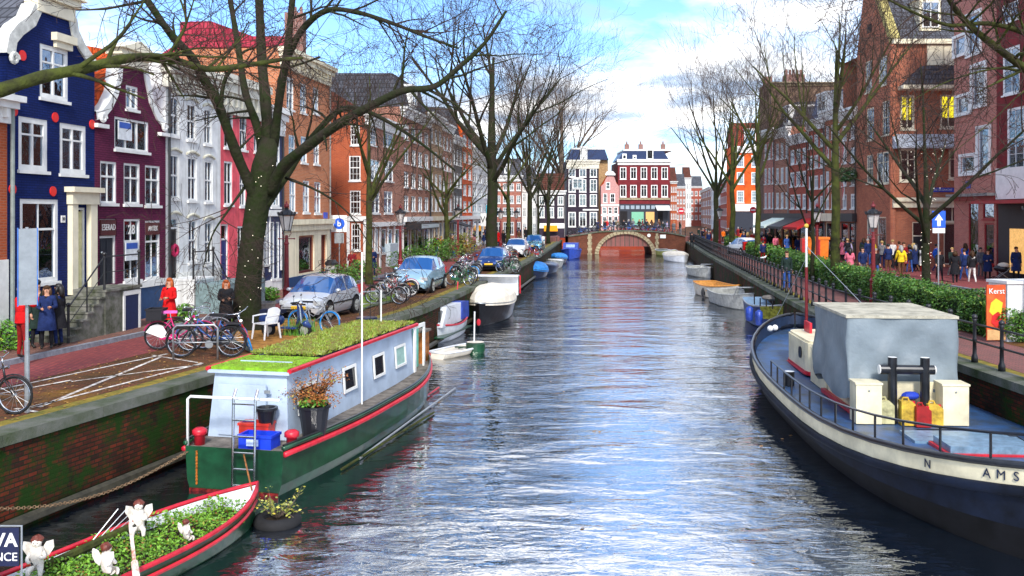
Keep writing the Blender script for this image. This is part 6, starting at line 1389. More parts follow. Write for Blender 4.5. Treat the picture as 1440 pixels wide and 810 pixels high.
# ---- the barge ----
bg_ = empty('barge', (8.75, 21.3, 0), -.085, 'large black canal barge with cream band, blue deck and grey tarpaulin shelter, moored right', 'barge')
LB, BB, YO = 18.3, 4.55, 1.05
def bw(t): u = abs(2*t-1); return BB/2*(1-u**(3.4 if t > .5 else 3.0))**(.62 if t > .5 else .7) if u < 1 else .0
def sh(t): return .95+.85*max(0, (t-.5)*2)**2.6+.62*max(0, (.5-t)*2)**2.6
TS = [0,.004,.015,.035,.06,.09,.13,.18,.24,.31,.38,.45,.52,.59,.66,.72,.78,.83,.87,.91,.94,.965,.985,.996,1]
def ring(t, off=0, z=None): w_ = max(.02, bw(t)+off) if 0 < t < 1 else .02+max(0, off); return w_, YO-LB/2+LB*t+(off*(1 if t > .5 else -1) if t in (0, 1) else 0)
def band(off0, z0f, off1, z1f, name, m, cap=False):
    b = MB()
    for sg in (-1, 1):
        rows = []
        for t in TS:
            (w0, y0_), (w1, y1_) = ring(t, off0), ring(t, off1); rows.append([(sg*w0, y0_, z0f(t)), (sg*w1, y1_, z1f(t))])
        b.grid(rows)
    return b.build(name, m, bg_, smooth=True)
bnav = mat('barge_navy_steel', (.005,.009,.022), .62, var=.45, scale=1.2); bcre = mat('barge_cream', (.78,.70,.48), .45, var=.15, scale=1.5)
band(-.5, lambda t: -.5, -.05, lambda t: sh(t)*.35, 'hull', mat('barge_black', (.005,.005,.007), .7, var=.4, scale=2)); band(-.05, lambda t: sh(t)*.35, .0, lambda t: sh(t)-.42, 'upper_hull', bnav)
b = MB()
for sg in (-1, 1): b.tube([(sg*(ring(t)[0]+.03), ring(t)[1], sh(t)-.42) for t in TS], .085, 8)
b.build('rubbing_rail', bnav, bg_, smooth=True)
band(.02, lambda t: sh(t)-.36, .02, lambda t: sh(t)-.06, 'cream_band', bcre)
b = MB()
for sg in (-1, 1): b.tube([(sg*(ring(t)[0]+.02), ring(t)[1], sh(t)-.03) for t in TS], .06, 8)
b.build('cap_rail', blk, bg_, smooth=True)
band(-.09, lambda t: .55, -.06, lambda t: sh(t)-.03, 'inner_bulwark', mat('barge_inner_blue', (.015,.03,.07), .5, var=.2))
bdk = mat('barge_deck_blue', (.018,.065,.18), .4, var=.5, scale=2.2, bump=.2, dirt=(.035,.05,.065))
dz = lambda t: .78+.5*max(0, (t-.6)/.4)**2+.3*max(0, (.35-t)/.35)**2
MB().grid([[(-ring(t,-.08)[0], ring(t)[1], dz(t)), (ring(t,-.08)[0], ring(t)[1], dz(t))] for t in TS]).build('deck', bdk, bg_)
# letters on the band near the close end, port side (x<0)
def on_band(s, t0, size, adv):
    t = t0
    for ch in s:
        if ch != ' ':
            e_ = .004; dx = -(bw(t+e_)-bw(t-e_)); dy = 2*e_*LB; ang = math.atan2(-dy, -dx)   # towards the near end
            o = text_part(ch, size, hnavy, bg_, (-bw(t)-.03, YO-LB/2+LB*t-.004, sh(t)-.21), (R_(90), 0, ang), 'letter', bold=.0)
        e_ = .002; sl_ = math.hypot(bw(t)-bw(max(t-e_, .0005)), LB*e_)/e_; t -= adv/sl_
        if t < .004: break
on_band('N    AMSTERDAM', .100, .2, .225)
# rail port side with stanchions
ts_ = [.012,.045,.09]+[.135+.0445*i for i in range(11)]; pr = [(-(bw(t)-.03), ring(t)[1], sh(t)) for t in ts_]
for i, p in enumerate(pr): MB().tube([p, (p[0], p[1], p[2]+.42)], .022, 6).build('stanchion', blk, bg_)
MB().tube([(x, y, z+.42) for x, y, z in pr], .024, 6).build('handrail', blk, bg_)
prs = [(bw(t)-.03, ring(t)[1], sh(t)) for t in ts_]; MB().tube([(x, y, z+.42) for x, y, z in prs], .02, 6).build('handrail', steel, bg_)
for i, p in enumerate(prs[::2]): MB().tube([p, (p[0], p[1], p[2]+.42)], .02, 6).build('stanchion', steel, bg_)
for x, y in ((-.35,-6.7), (-1.85, 2.2), (1.3,-5.9)):
    o = MB().lathe([(.13,0),(.13,.36)], 12, (x, y, .8)).build('bollard', blk, bg_); MB().lathe([(.001,.365),(.13,.362)], 12, (x, y, .8)).build('bollard_cap', white, o)
# forward coach roof
def rbox(x0,x1,y0_,y1_,z0_,z1_,r,m,name,par=bg_):
    P = []
    for cx_, cy_, a0 in ((x1-r,y1_-r,0),(x0+r,y1_-r,90),(x0+r,y0_+r,180),(x1-r,y0_+r,270)): P += [(cx_+r*math.cos(R_(a0+k*22.5)), cy_+r*math.sin(R_(a0+k*22.5))) for k in range(5)]
    b = MB().prism(P, z0_, z1_-.06, 'z'); c = ((x0+x1)/2, (y0_+y1_)/2); b.prism([(c[0]+(x-c[0])*.96, c[1]+(y-c[1])*.97) for x, y in P], z1_-.06, z1_, 'z'); return b.build(name, m, par)
rbox(-1.1,1.0,3.3,6.3,.85,1.75,.45,bcre,'fore_cabin'); rbox(-1.16,1.06,3.24,6.36,.84,.93,.45,hred,'red_skirting')
MB().box(-.65,-.58,5.2,5.9,1.75,2.05).build('red_board', hred, bg_); MB().ball((.1,4.1,1.85), (.5,.35,.13)).build('skylight_cover', mat('skylight_grey', (.4,.48,.55), .6), bg_)
MB().lathe([(.16,0),(.16,.03)], 14).xf(Matrix.Translation((-1.105,4.3,1.35)) @ Matrix.Rotation(R_(-90),4,'Y')).build('porthole', black, bg_)
for i in range(2): MB().tube([(.1+.35*i,6.5,1.0),(.1+.35*i,6.5,1.9)], .05).build('mooring_bitt', white, bg_)
rbox(-1.15,.3,1.4,3.0,.8,1.75,.08,bcre,'engine_cabin'); b = MB().lathe([(.2,0),(.2,.03)], 16).xf(Matrix.Translation((-1.16,2.3,1.3)) @ Matrix.Rotation(R_(-90),4,'Y')); b.build('porthole', black, bg_)
MB().box(-1.25,-1.15,-2,1.4,.8,.9).build('red_skirting', hred, bg_)
for i in range(2): MB().ball((-1.55+.18*i,6.3+.2*i,1.75), (.09,.12,.09)).build('white_float', white, bg_)
# tarpaulin shelter with folds
tarp = mat('grey_tarpaulin', (.18,.22,.25), .48, var=.10, scale=1.4, bump=.5, bscale=3.5)
tx0, tx1, ty0, ty1, tz0, tz1 = -1.42, .86, -1.55, 1.35, 1.25, 2.98
rn = random.Random(6); rows = []; n_ = 120
for j in range(31):
    v = j/30; z = tz0+(tz1-tz0)*v; row = []
    for i in range(n_):
        u = i/n_*4; sdn = int(u); f_ = u-sdn; P4 = [(tx0,ty0),(tx1,ty0),(tx1,ty1),(tx0,ty1)]; a, c = P4[sdn], P4[(sdn+1) % 4]
        x, y = a[0]+(c[0]-a[0])*f_, a[1]+(c[1]-a[1])*f_; nx, ny = [(0,-1),(1,0),(0,1),(-1,0)][sdn]; amp = .03*(1-v)+.012
        w_ = .045*math.sin((f_*1.6+1.2*v+sdn*.3)*2*PI)*(1-v)*(.3+v)*1.9+.022*math.sin((f_*3.1-1.5*v+sdn*.4)*2*PI)*(1-v*.7)*min(1,f_*6,(1-f_)*6)+math.sin(f_*9+sdn)*amp+math.sin(f_*17+v*5)*amp*.5+.05*(1-v)*math.sin(f_*PI)-.05*math.sin(v*PI)*math.sin(f_*PI)+.06*math.exp(-((f_-.5*v-.1)**2)*60)*v*(1-v)*3
        row.append((x+nx*w_, y+ny*w_, z-(.12*math.sin(f_*PI*2+sdn)*(1-v))))
    rows.append(row)
tp_ = MB(); tp_.grid(rows, closed=True); tp_.build('tarpaulin', tarp, bg_, smooth=True)
MB().box(tx0-.03,tx1+.03,ty0-.03,ty1+.03,tz1-.03,tz1+.03).build('shelter_roof', mat('tan_canvas_roof', (.46,.43,.34), .85, var=.25, scale=2, bump=.3), bg_)
MB().box(-1.15,.7,-1.4,1.1,.8,1.6).build('wheelhouse_base', bcre, bg_)
# lockers, back plate, exhaust pipes, jerrycans
for x0 in (-1.38, .37):
    o = MB().box(x0,x0+.52,-2.1,-1.62,.8,1.62).build('locker', bcre, bg_); MB().box(x0-.02,x0+.54,-2.12,-1.6,1.62,1.66).build('locker_lid', bcre, o); MB().ball((x0+.26,-2.12,1.5), .02).build('locker_knob', steel, o)
MB().box(-.86,.37,-1.66,-1.62,.8,1.62).build('back_panel', bcre, bg_)
for x in (-.60, .06):
    o = MB().lathe([(.095,0),(.095,1.38)], 14, (x,-1.95,.8)).build('exhaust_pipe', blk, bg_, smooth=False); MB().lathe([(.001,1.385),(.093,1.382)], 14, (x,-1.95,.8)).build('pipe_cap', white, o)
b = MB().lathe([(.1,-.55),(.1,.55)], 14).xf(Matrix.Translation((-.3,-1.93,1.92)) @ Matrix.Rotation(R_(90),4,'Y')); o = b.build('silencer_drum', blk, bg_)
for s_ in (-.8,.8): MB().lathe([(.1,-.02),(.09,.02)], 14).xf(Matrix.Translation((-.3+s_*.69,-1.93,1.92)) @ Matrix.Rotation(R_(90),4,'Y')).build('drum_end', white, o)
def jerry(x, y, m, label, w_=.34, h_=.48, wp=None):
    M = Matrix.Translation((8.75,21.3,0)) @ Matrix.Rotation(-.085,4,'Z'); r = empty('jerrycan', M @ Vector((x,y,.8)), -.085, label, 'jerrycan', 'jerrycans on the barge deck')
    P = [(-w_/2,0),(w_/2,0),(w_/2,h_*.8),(w_/2-.1,h_),(-w_/2,h_)]; MB().prism(P, -.11, .11).build('can', m, r); MB().tube([(-w_/2+.04,0,h_),(-w_/2+.06,0,h_+.06),(w_/2-.16,0,h_+.06),(w_/2-.14,0,h_)], .02, 6).build('handle', m, r); MB().lathe([(.04,0),(.04,.05)], 8, (w_/2-.05,0,h_-.06)).build('cap', hred, r)
yel = mat('yellow_plastic', (.62,.40,.04), .5, var=.3, scale=5); jerry(-.76,-1.95, mat('ivory_plastic', (.50,.47,.25), .5, var=.3, scale=5), 'pale yellowish jerrycan left of the left exhaust pipe'); jerry(-.33,-2.08, yel, 'yellow jerrycan standing between the exhaust pipes', .32,.5); jerry(-.08,-2.2, mat('red_plastic', (.35,.01,.01), .5, var=.2), 'dark red jerrycan in front of the right exhaust pipe', .3,.42); jerry(.2,-2.08, yel, 'orange yellow jerrycan right of the right exhaust pipe', .3,.44)
b = MB(); b.ball((0,0,0), (.2,.12,.09)); o = tag(b.build('blue_bag', mat('bag_blue', (.02,.05,.40), .6), None, Matrix.Translation((8.75,21.3,0)) @ Matrix.Rotation(-.085,4,'Z') @ Vector((-.2,-1.85,1.36))), 'small blue bag behind the yellow jerrycan on the barge', 'bag')
# deck hatches
hp = mat('hatch_blue', (.16,.27,.38), .35, var=.2); MB().box(-.75,1.2,-3.75,-2.85,.8,.86).build('hatch', hp, bg_); h_ = MB().box(-.45,1.05,-4.7,-3.85,.82,1.0).build('raised_hatch', hp, bg_); MB().box(-.52,1.12,-4.78,-4.7,.8,.88).box(-.52,-.45,-4.7,-3.8,.8,.88).build('hatch_trim', hred, h_); MB().box(-.6,1.3,-5.3,-4.82,.8,.84).build('hatch_step', hp, bg_)
MB().tube([(-.6,-3.4,1.0),(.2,-3.9,1.12),(1.0,-4.0,1.05),(1.2,-4.3,.9)], .012, 5).build('deck_hose', blk, bg_)
# mast of the barge ahead of the cabin
Mb = Matrix.Translation((8.75,21.3,0)) @ Matrix.Rotation(-.085,4,'Z')
mq = at(1134, 31, 0); ms = empty('mast', (mq.x, mq.y, 1.1), 0, 'slim dark red mast with white top and gold tip in front of the fence', 'mast')
MB().tube([(0,0,0),(0,0,2.3)], .05, 8).build('lower_mast', redpost, ms); MB().tube([(0,0,2.3),(0,0,3.6)], .04, 8).build('white_top', white, ms); MB().ball((0,0,3.68), .08).build('gold_tip', mat('gold_paint', (.6,.4,.05), .4), ms); MB().tube([(0,0,3.0),(.8,-4,1.0)], .012, 4).build('stay', steel, ms)
MB().tube([(0,0,2.6),(-.3,3,.0)], .01, 4).build('stay', steel, ms)
# ---------------- cars ----------------
def car(loc, rz, paint, label, L=3.9, W=1.66, H=1.48, group='cars parked along the left quay', kind='hatch', plate=True, gm=None):
    """length along local y, front towards -y"""
    r = empty('parked_car', loc, rz, label, 'car', group); w_ = W/2
    hb_ = dict(hatch=.90, mpv=.95, sedan=.90)[kind]*H/1.48; nose = .64*H/1.48
    # stations: y, belt z, roof z, half width, sill z
    f = L/3.9
    if kind == 'sedan': ST = [(0,.52,.56,.70,.3),(.08,.66,.72,.86,.22),(.55,.78,.84,.97,.2),(1.15,.86,.93,1,.2),(1.95,.90,H-.06,.99,.2),(2.35,.92,H,.99,.2),(2.45,.92,H,.99,.2),(3.05,.93,H-.03,.99,.2),(3.15,.93,H-.06,.99,.2),(3.65,.94,1.0,.98,.22),(4.3,.9,.95,.93,.28),(4.42,.7,.74,.86,.36)]
    else: ST = [(0,.48,.53,.66,.32),(.06,nose-.04,nose,.82,.24),(.4,hb_-.14,hb_-.08,.95,.2),(.85*f,hb_-.03,hb_+.03,.99,.2),(1.65*f,hb_,H-.06,1,.2),(1.85*f,hb_+.01,H-.01,1,.2),(2.35*f,hb_+.02,H,1,.2),(2.45*f,hb_+.02,H,1,.2),(3.1*f,hb_+.05,H-.05,.98,.2),(3.25*f,hb_+.05,H-.08,.97,.22),(3.62*f,hb_+.04,H-.18,.93,.26),(3.8*f,hb_-.05,hb_+.08,.9,.3),(3.9*f,.6,.64,.85,.36)]
    rows = []
    for y, zb, zr, k, zs in ST:
        x = w_*k; g_ = zr-zb > .2; y_ = y-L/2
        half = [(x*.9, y_, zs), (x, y_, zs+.16), (x*1.0, y_, (zs+zb)/2+.05), (x*.95, y_, zb), (x*(.74 if g_ else .88), y_, zr-(.06 if g_ else .02)), (x*.5, y_, zr), (0, y_, zr+.015)]
        rows.append(half+[(-a, b_, c) for a, b_, c in reversed(half[:-1])])
    b = MB(); gl = MB(); iG = set()
    ws = 3; 
    for i in range(len(rows)-1):
        for k in range(12):
            q = [rows[i][k], rows[i][k+1], rows[i+1][k+1], rows[i+1][k]]
            side = k in (3, 8); topf = k in (4,5,6,7)
            tall = (ST[i][2]-ST[i][1] > .3, ST[i+1][2]-ST[i+1][1] > .3)
            narrow = ST[i+1][0]-ST[i][0] < .13*f if kind != 'sedan' else ST[i+1][0]-ST[i][0] < .12
            rear = i >= len(rows)-(4 if kind != 'sedan' else 4)
            if side and all(tall) and not narrow: gl.quad(*q)
            elif topf and tall == (False, True) and i == ws: gl.quad(*q)
            elif topf and tall == (True, False): gl.quad(*q)
            elif side and tall == (False, True): gl.quad(*q)
            else: b.quad(*q)
    b.quad(*rows[0]); b.quad(*rows[-1][::-1])
    # weld for smooth shading
    import bmesh
    bo = b.build('body', paint, r, smooth=True); bm_ = bmesh.new(); bm_.from_mesh(bo.data); bmesh.ops.remove_doubles(bm_, verts=bm_.verts, dist=.001); bmesh.ops.recalc_face_normals(bm_, faces=bm_.faces)
    for e in bm_.edges:
        if len(e.link_faces) == 2 and e.calc_face_angle(0) > R_(38): e.smooth = False
    bm_.to_mesh(bo.data); bm_.free()
    gl.build('windows', gm or carglass, r)
    MB().box(-w_*.88, w_*.88, -L/2+.2, L/2-.2, .15, .3).build('underbody', rubber, r)
    for sx in (-1, 1):
        for y in (-L/2+.72*f, L/2-.68*f):
            wv = MB().lathe([(.2,-.1),(.29,-.1),(.31,-.06),(.31,.06),(.29,.1),(.2,.1)], 18).xf(Matrix.Translation((sx*(w_-.075), y, .31)) @ Matrix.Rotation(R_(90),4,'Y')); wo = wv.build('wheel', rubber, r)
            c = MB().lathe([(.001,.03),(.06,.05),(.2,.02),(.21,-.02)], 14).xf(Matrix.Rotation(R_(90)*sx,4,'Y'))
            for q in range(7): a = 2*PI*q/7; c.cbox((sx*.05, .12*math.cos(a), .12*math.sin(a)), (.02,.035,.17), rx=a+PI/2)
            c.xf(Matrix.Translation((sx*(w_+.005), y, .31))).build('rim', alum, wo)
            MB().lathe([(.001,0),(.37,0)], 18).xf(Matrix.Translation((sx*(w_+.004), y, .33)) @ Matrix.Rotation(R_(90)*sx,4,'Y')).build('wheel_arch', rubber, r)
        MB().cbox((sx*w_*.70,-L/2+.1,.63*H/1.48),(w_*.36,.16,.14), rz=-sx*.5).build('headlight', mat('headlight_glass', (.75,.78,.8), .1, .3), r)
        MB().cbox((sx*w_*.84, L/2-.06,.85),(.14,.12,.3)).build('taillight', mat('tail_red', (.45,.01,.01), .2), r)
        MB().ball((sx*(w_+.09),-L/2+1.25*f,.98*H/1.48),(.1,.07,.07)).build('wing_mirror', paint, r, smooth=True)
        MB().box(sx*w_-.012, sx*w_+.018, -L/2+1.1*f, L/2-1.0*f, .52, .57).build('rub_strip', rubber, r)
    MB().box(-w_*.55, w_*.55, -L/2-.012, -L/2+.1, .33, .42).build('lower_grille', rubber, r); MB().box(-w_*.3, w_*.3, -L/2+.0, -L/2+.1, .55, .6).build('grille', rubber, r)
    MB().ball((0,-L/2+.02,.61), (.06,.03,.05)).build('badge', chrome, r)
    if plate: MB().box(-.26,.26,-L/2-.03,-L/2-.013,.42,.52).build('number_plate', mat('plate_yellow', (.80,.50,.02), .5, var=0), r)
    for sx in (-.3,.2): MB().tube([(sx, -L/2+.92*f, .95*H/1.48),(sx+.42, -L/2+1.12*f, 1.08*H/1.48)], .01, 4).build('wiper', black, r)
    return r
carglass = mat('car_glass', (.015,.08,.26), .06, var=0, spec=1, coat=1)  # blue base colour paints in the sky reflected by the glass
carglass.node_tree.nodes['Principled BSDF'].inputs['IOR'].default_value = 2.0
def place_car(px, py, lead, *a, **k):
    q = G(px, py); d1 = k.pop('dir', None) or math.atan2(-(lq(q.y+3)-lq(q.y-3)), 6); return car((q.x, q.y+lead, QZ+.004), d1, *a, **k)
silver = mat('silver_car_paint', (.60,.63,.68), .25, .35, var=.03, coat=.6); pale = mat('pale_blue_car_paint', (.33,.52,.66), .25, .4, var=.03, coat=.6); dkb = mat('dark_blue_car_paint', (.02,.06,.22), .22, .4, var=.03, coat=.6); tealp = mat('teal_car_paint', (.10,.32,.42), .25, .4, var=.03, coat=.6); whp = mat('white_car_paint', (.72,.74,.76), .3, var=.03, coat=.6)
place_car(438, 452, 1.6, silver, 'silver small hatchback parked beside the red lamp post', L=3.55, W=1.64, H=1.46)
place_car(586, 413, 1.7, pale, 'pale metallic blue family car parked between the bicycle racks', L=4.2, W=1.76, H=1.6, kind='mpv')
place_car(694, 380, .5, dkb, 'dark blue car parked in front of the tallest elm', L=4.2, W=1.74, H=1.45)
place_car(727, 361, .6, whp, 'white and blue car parked beyond the tallest elm', L=4.2, W=1.76, H=1.5, kind='mpv')
place_car(752, 352, .6, tealp, 'teal car parked nearest the bridge on the left', L=4.2, W=1.76, H=1.5)
q = at(1037, 80); c = car((q.x+.6, q.y, QZ+.01), PI+.14, whp, 'white car with red tail lights seen from behind on the right road', L=4.4, W=1.8, H=1.5, group=None)
MB().box(-.95,-.6,1.9,2.2,.5,1.2).box(.6,.95,1.9,2.2,.5,1.2).build('red_rear_light', mat('tail_red', (.45,.01,.01), .2), c)

# ---------------- bicycles ----------------
def wheel_part(root, y, r0, tyre_m, hub=True):
    w_ = MB().tube([(0, y+r0*math.cos(a*PI/14), r0*math.sin(a*PI/14)+r0+.02) for a in range(28)], .021, 6, closed=True).build('wheel', tyre_m, root, smooth=True)
    MB().tube([(0, y+(r0-.03)*math.cos(a*PI/14), (r0-.03)*math.sin(a*PI/14)+r0+.02) for a in range(28)], .011, 4, closed=True).build('rim', chrome, w_)
    b = MB()
    for i in range(14): a = i*2*PI/14; b.tube([(0,y,r0+.02),(0, y+(r0-.03)*math.cos(a), r0+.02+(r0-.03)*math.sin(a))], .0025, 3, cap=False)
    b.tube([(-.05,y,r0+.02),(.05,y,r0+.02)], .02, 6); b.build('spokes', steel, w_)
def make_bike(fm, tm, saddle, label, step=True, group=None, simple=False):
    r = empty('bicycle', (0,0,0), 0, label, 'bicycle', group); r0 = .33
    wheel_part(r, -.55, r0, tm); wheel_part(r, .55, r0, tm)     # front at -y
    b = MB(); hd = Vector((0,-.33,.86)); hb_ = Vector((0,-.37,.62)); bb = Vector((0,.08,.30)); st = Vector((0,.24,.80)); rr = Vector((0,.55,.35))
    b.tube([hd, hb_], .02, 6).tube([hb_, bb], .018, 6).tube([bb, st], .017, 6)
    b.tube([hd, (0,.02,.52), (0,.17,.60)] if step else [hd, st], .016, 6)
    for s_ in (-.045,.045): b.tube([(s_*.5,.08,.30),(s_,.55,.35)], .01, 5).tube([(s_*.3,.22,.74),(s_,.55,.35)], .009, 5).tube([(s_*.6,-.38,.62),(s_,-.55,.35)], .012, 5)
    b.tube([(.04,.05,.30),(.04,-.02,.14)], .01, 4).tube([(-.04,.1,.30),(-.04,.17,.46)], .01, 4); b.build('frame', fm, r, smooth=True)
    h = MB().tube([hd, (0,-.31,1.02)], .014, 6).tube([(-.28,-.1,1.08),(-.27,-.2,1.1),(-.2,-.3,1.07),(0,-.32,1.02),(.2,-.3,1.07),(.27,-.2,1.1),(.28,-.1,1.08)], .012, 6).build('handlebar', chrome, r, smooth=True)
    MB().tube([st, (0,.26,.92)], .013, 6).build('seat_post', chrome, r); MB().prism([(-.03,.08),(.03,.08),(.11,.40),(-.11,.40)], .92, .98, 'z').build('saddle', saddle, r)
    for y in (-.55,.55): MB().tube([(0, y+(r0+.04)*math.cos(a), r0+.02+(r0+.04)*math.sin(a)) for a in [R_(20+i*14) for i in range(11)]], .014, 4).build('mudguard', fm, r)
    MB().box(-.07,.07,.38,.8,.74,.755).tube([(.06,.7,.74),(.04,.55,.36)], .006, 4).tube([(-.06,.7,.74),(-.04,.55,.36)], .006, 4).build('carrier', iron, r)
    MB().tube([(0,-.38,.84),(0,-.44,.86)], .035, 8).build('front_lamp', chrome, r); MB().lathe([(.09,0),(.09,.01)], 12).xf(Matrix.Translation((.05,.08,.30)) @ Matrix.Rotation(R_(90),4,'Y')).build('chainring', steel, r)
    MB().box(-.05,-.035,.02,.5,.27,.4).build('chain_guard', fm, r)
    return r
magenta = mat('magenta_frame', (.60,.01,.16), .35, var=.1); bikeblk = mat('bike_black', (.02,.02,.024), .35, var=.1); bikered = mat('bike_red', (.50,.02,.02), .35); bikeblu = mat('bike_blue', (.03,.12,.40), .35); bikegr = mat('bike_grey', (.35,.36,.38), .35, .5); bikegn = mat('bike_green', (.03,.12,.06), .35)
tyb = mat('black_tyre', (.02,.02,.022), .7); tyw = mat('white_tyre', (.7,.69,.66), .7); tyblu = mat('blue_tyre', (.02,.28,.75), .6)
K0 = make_bike(bikeblk, tyb, black, 'black bicycle with its wheel cut by the left edge of the photo'); K0.location = G(-20, 582); K0.location.z = QZ; K0.rotation_euler.z = R_(84)
def bike(loc, rz, fm, tm, label, lean=0, group=None, saddle=None, s=1.0):
    r = copy_tree(K0); r.location = loc; r.rotation_euler = (0, lean, rz); tag(r, label, 'bicycle', group); r.scale = (s,)*3
    sw = {'bike_black': fm, 'black_tyre': tm}
    if saddle: sw['black_paint'] = saddle
    recolor(r, sw); return r
q = lambda px, py: (G(px, py).x, G(px, py).y, QZ+.005)
pk = bike(q(254, 492), R_(94), magenta, tyb, 'magenta bicycle with white rear fender and big black front crate', s=1.05, saddle=mat('pink_saddle', (.8,.15,.5), .7))
MB().prism([(.28,.36),(.42,.60),(.55,.66),(.72,.6),(.84,.45),(.6,.36),(.45,.3)], -.06, -.045, 'x').build('coat_guard', white, pk)
ck = crate(q(0,500), 0, (.5,.4,.3), black, 'big black plastic crate carried on the magenta bicycle'); o = (Matrix.Translation(pk.location) @ Matrix.Rotation(R_(94),4,'Z')) @ Vector((0,.62,.80)); ck.location = o; ck.rotation_euler.z = R_(94)
MB().box(-.07,.07,-.215,-.205,.12,.19).build('white_sticker', white, ck)
bike(q(290, 503), R_(-88), bikeblk, tyb, 'black upright bicycle in front of the hoop rack beside the magenta one', s=1.12)
bike(q(298, 494), R_(-80), bikeblu, tyb, 'dark blue bicycle leaning inside the rack behind the black upright one', lean=.1)
bike((q(272,486)[0], q(272,486)[1]+.4, QZ), R_(98), bikegr, tyb, 'grey bicycle parked furthest back behind the hoop rack', lean=-.08)
bike(q(352, 494), R_(22), bikered, tyblu, 'red bicycle with bright blue tyres leaning toward the white chair', lean=-.32, s=1.05)
bike(q(440, 470), R_(70), bikegr, tyblu, 'grey bicycle with a blue front tyre beside the scooter', lean=.12)
bike((at(458,41).x, 41, QZ+.1), R_(15), bikegr, tyb, 'bicycle parked against the cream ground floor of the orange brick house', lean=.1)
def hoop(px, py, w_, label, rz=0, h=.85):
    b = MB().tube([(-w_/2,0,-.02),(-w_/2,0,h-.08),(-w_/2+.08,0,h),(w_/2-.08,0,h),(w_/2,0,h-.08),(w_/2,0,-.02)], .025, 8).tube([(-w_/2,0,h*.5),(w_/2,0,h*.5)], .015, 6)
    p = G(px, py); o = b.build('hoop_rack', steel, None, (p.x, p.y, QZ), rz, smooth=True); tag(o, label, 'bike rack'); return o
hoop(275, 506, 1.05, 'steel hoop rack holding the black and magenta bicycles', R_(8)); hoop(520, 444, .8, 'steel hoop rack just behind the silver hatchback', R_(40))
ordn = ['first','second','third','fourth','fifth','sixth','seventh','eighth','ninth','tenth','eleventh','twelfth','thirteenth']
def rack(n, p0, p1, where, seed, grp, ang=70):
    rn = random.Random(seed); a, c = G(*p0), G(*p1); fms = [(bikeblk,'black'),(bikegr,'grey'),(bikered,'red'),(bikeblu,'blue'),(bikegn,'dark green'),(bikeblk,'black')]
    for i in range(n):
        fm, cn = rn.choice(fms); tm, tn = rn.choice([(tyb,'black'),(tyb,'black'),(tyw,'pale'),(tyblu,'blue')]) if i in (2, 4, 6) else (tyb,'black')
        p = a.lerp(c, i/(max(1, n-1)))
        bike((p.x+rn.uniform(-.15,.15), p.y, QZ+.005), R_(ang+rn.uniform(-16,16)+(180 if rn.random()<.3 else 0)), fm, tm, f'{cn} bicycle with {tn} tyres, {ordn[i]} from near end {where}', lean=rn.uniform(-.13,.13), group=grp)
rack(9, (545,428), (572,404), 'between silver and pale blue cars', 4, 'bicycles between the silver and pale blue cars')
rack(9, (648,402), (662,383), 'behind the pale blue car', 5, 'bicycles behind the pale blue car', 60)
rack(9, (712,384), (712,362), 'beside the tallest elm', 6, 'bicycles beside the tallest elm', 62)
rack(5, (748,363), (752,350), 'near the teal car', 7, 'bicycles near the teal car', 62)
rn = random.Random(77)
for i in range(12):
    x = bx(808+i*11.5); bike((x, DB+.6, topz(x)+.1), R_(90+rn.uniform(-12,12)), *[(bikeblk,tyb),(bikeblu,tyb),(bikegr,tyb)][i % 3], f'{ordn[i]} bicycle from the left along the bridge railing', group='bicycles along the bridge railing')
# ---------------- scooter ----------------
scb = mat('scooter_blue', (.015,.05,.20), .25, coat=.5, var=.1); p = G(402, 474); s_ = empty('scooter', (p.x, p.y, QZ), R_(78), 'blue motor scooter with dark seat behind the white plastic chair', 'scooter')
# front at -y
for y in (-.58,.55): w_ = MB().tube([(0, y+.17*math.cos(a*PI/9), .22+.17*math.sin(a*PI/9)) for a in range(18)], .055, 8, closed=True).build('wheel', rubber, s_, smooth=True); MB().lathe([(.001,.04),(.13,.03),(.13,-.03),(.001,-.04)], 12).xf(Matrix.Translation((0,y,.22)) @ Matrix.Rotation(R_(90),4,'Y')).build('rim', alum, w_)
MB().grid([[(x*w, y, z) for x, w in ((-1,w_), (-.9,w_), (0,w_*1.0), (.9,w_), (1,w_))] for y, z, w_ in ((-.36,.30,.16),(-.46,.6,.22),(-.44,.85,.2),(-.40,.98,.12))]).build('leg_shield', scb, s_, smooth=True)
MB().box(-.16,.16,-.4,.12,.26,.31).build('footboard', scb, s_); MB().ball((0,.45,.5), (.2,.42,.22), 12, 8).build('rear_body', scb, s_, smooth=True); MB().tube([(0,-.58,.46),(0,-.62,.40),(0,-.78,.30)], [.1,.11,.05], 10).build('front_mudguard', scb, s_, smooth=True)
MB().box(-.15,.15,.05,.75,.70,.80).build('seat', mat('seat_navy', (.015,.02,.05), .6), s_); MB().tube([(-.3,-.3,1.02),(0,-.4,1.02),(.3,-.3,1.02)], .025, 8).build('handlebar', black, s_); MB().tube([(0,-.5,.3),(0,-.4,1.02)], .03, 8).build('steering_column', chrome, s_); MB().ball((0,-.46,1.0), .07).build('headlight', chrome, s_)
for x in (-.25,.25): MB().tube([(x,-.36,1.04),(x,-.36,1.2)], .008, 4).ball((x,-.36,1.22), (.06,.02,.04)).build('mirror', chrome, s_)
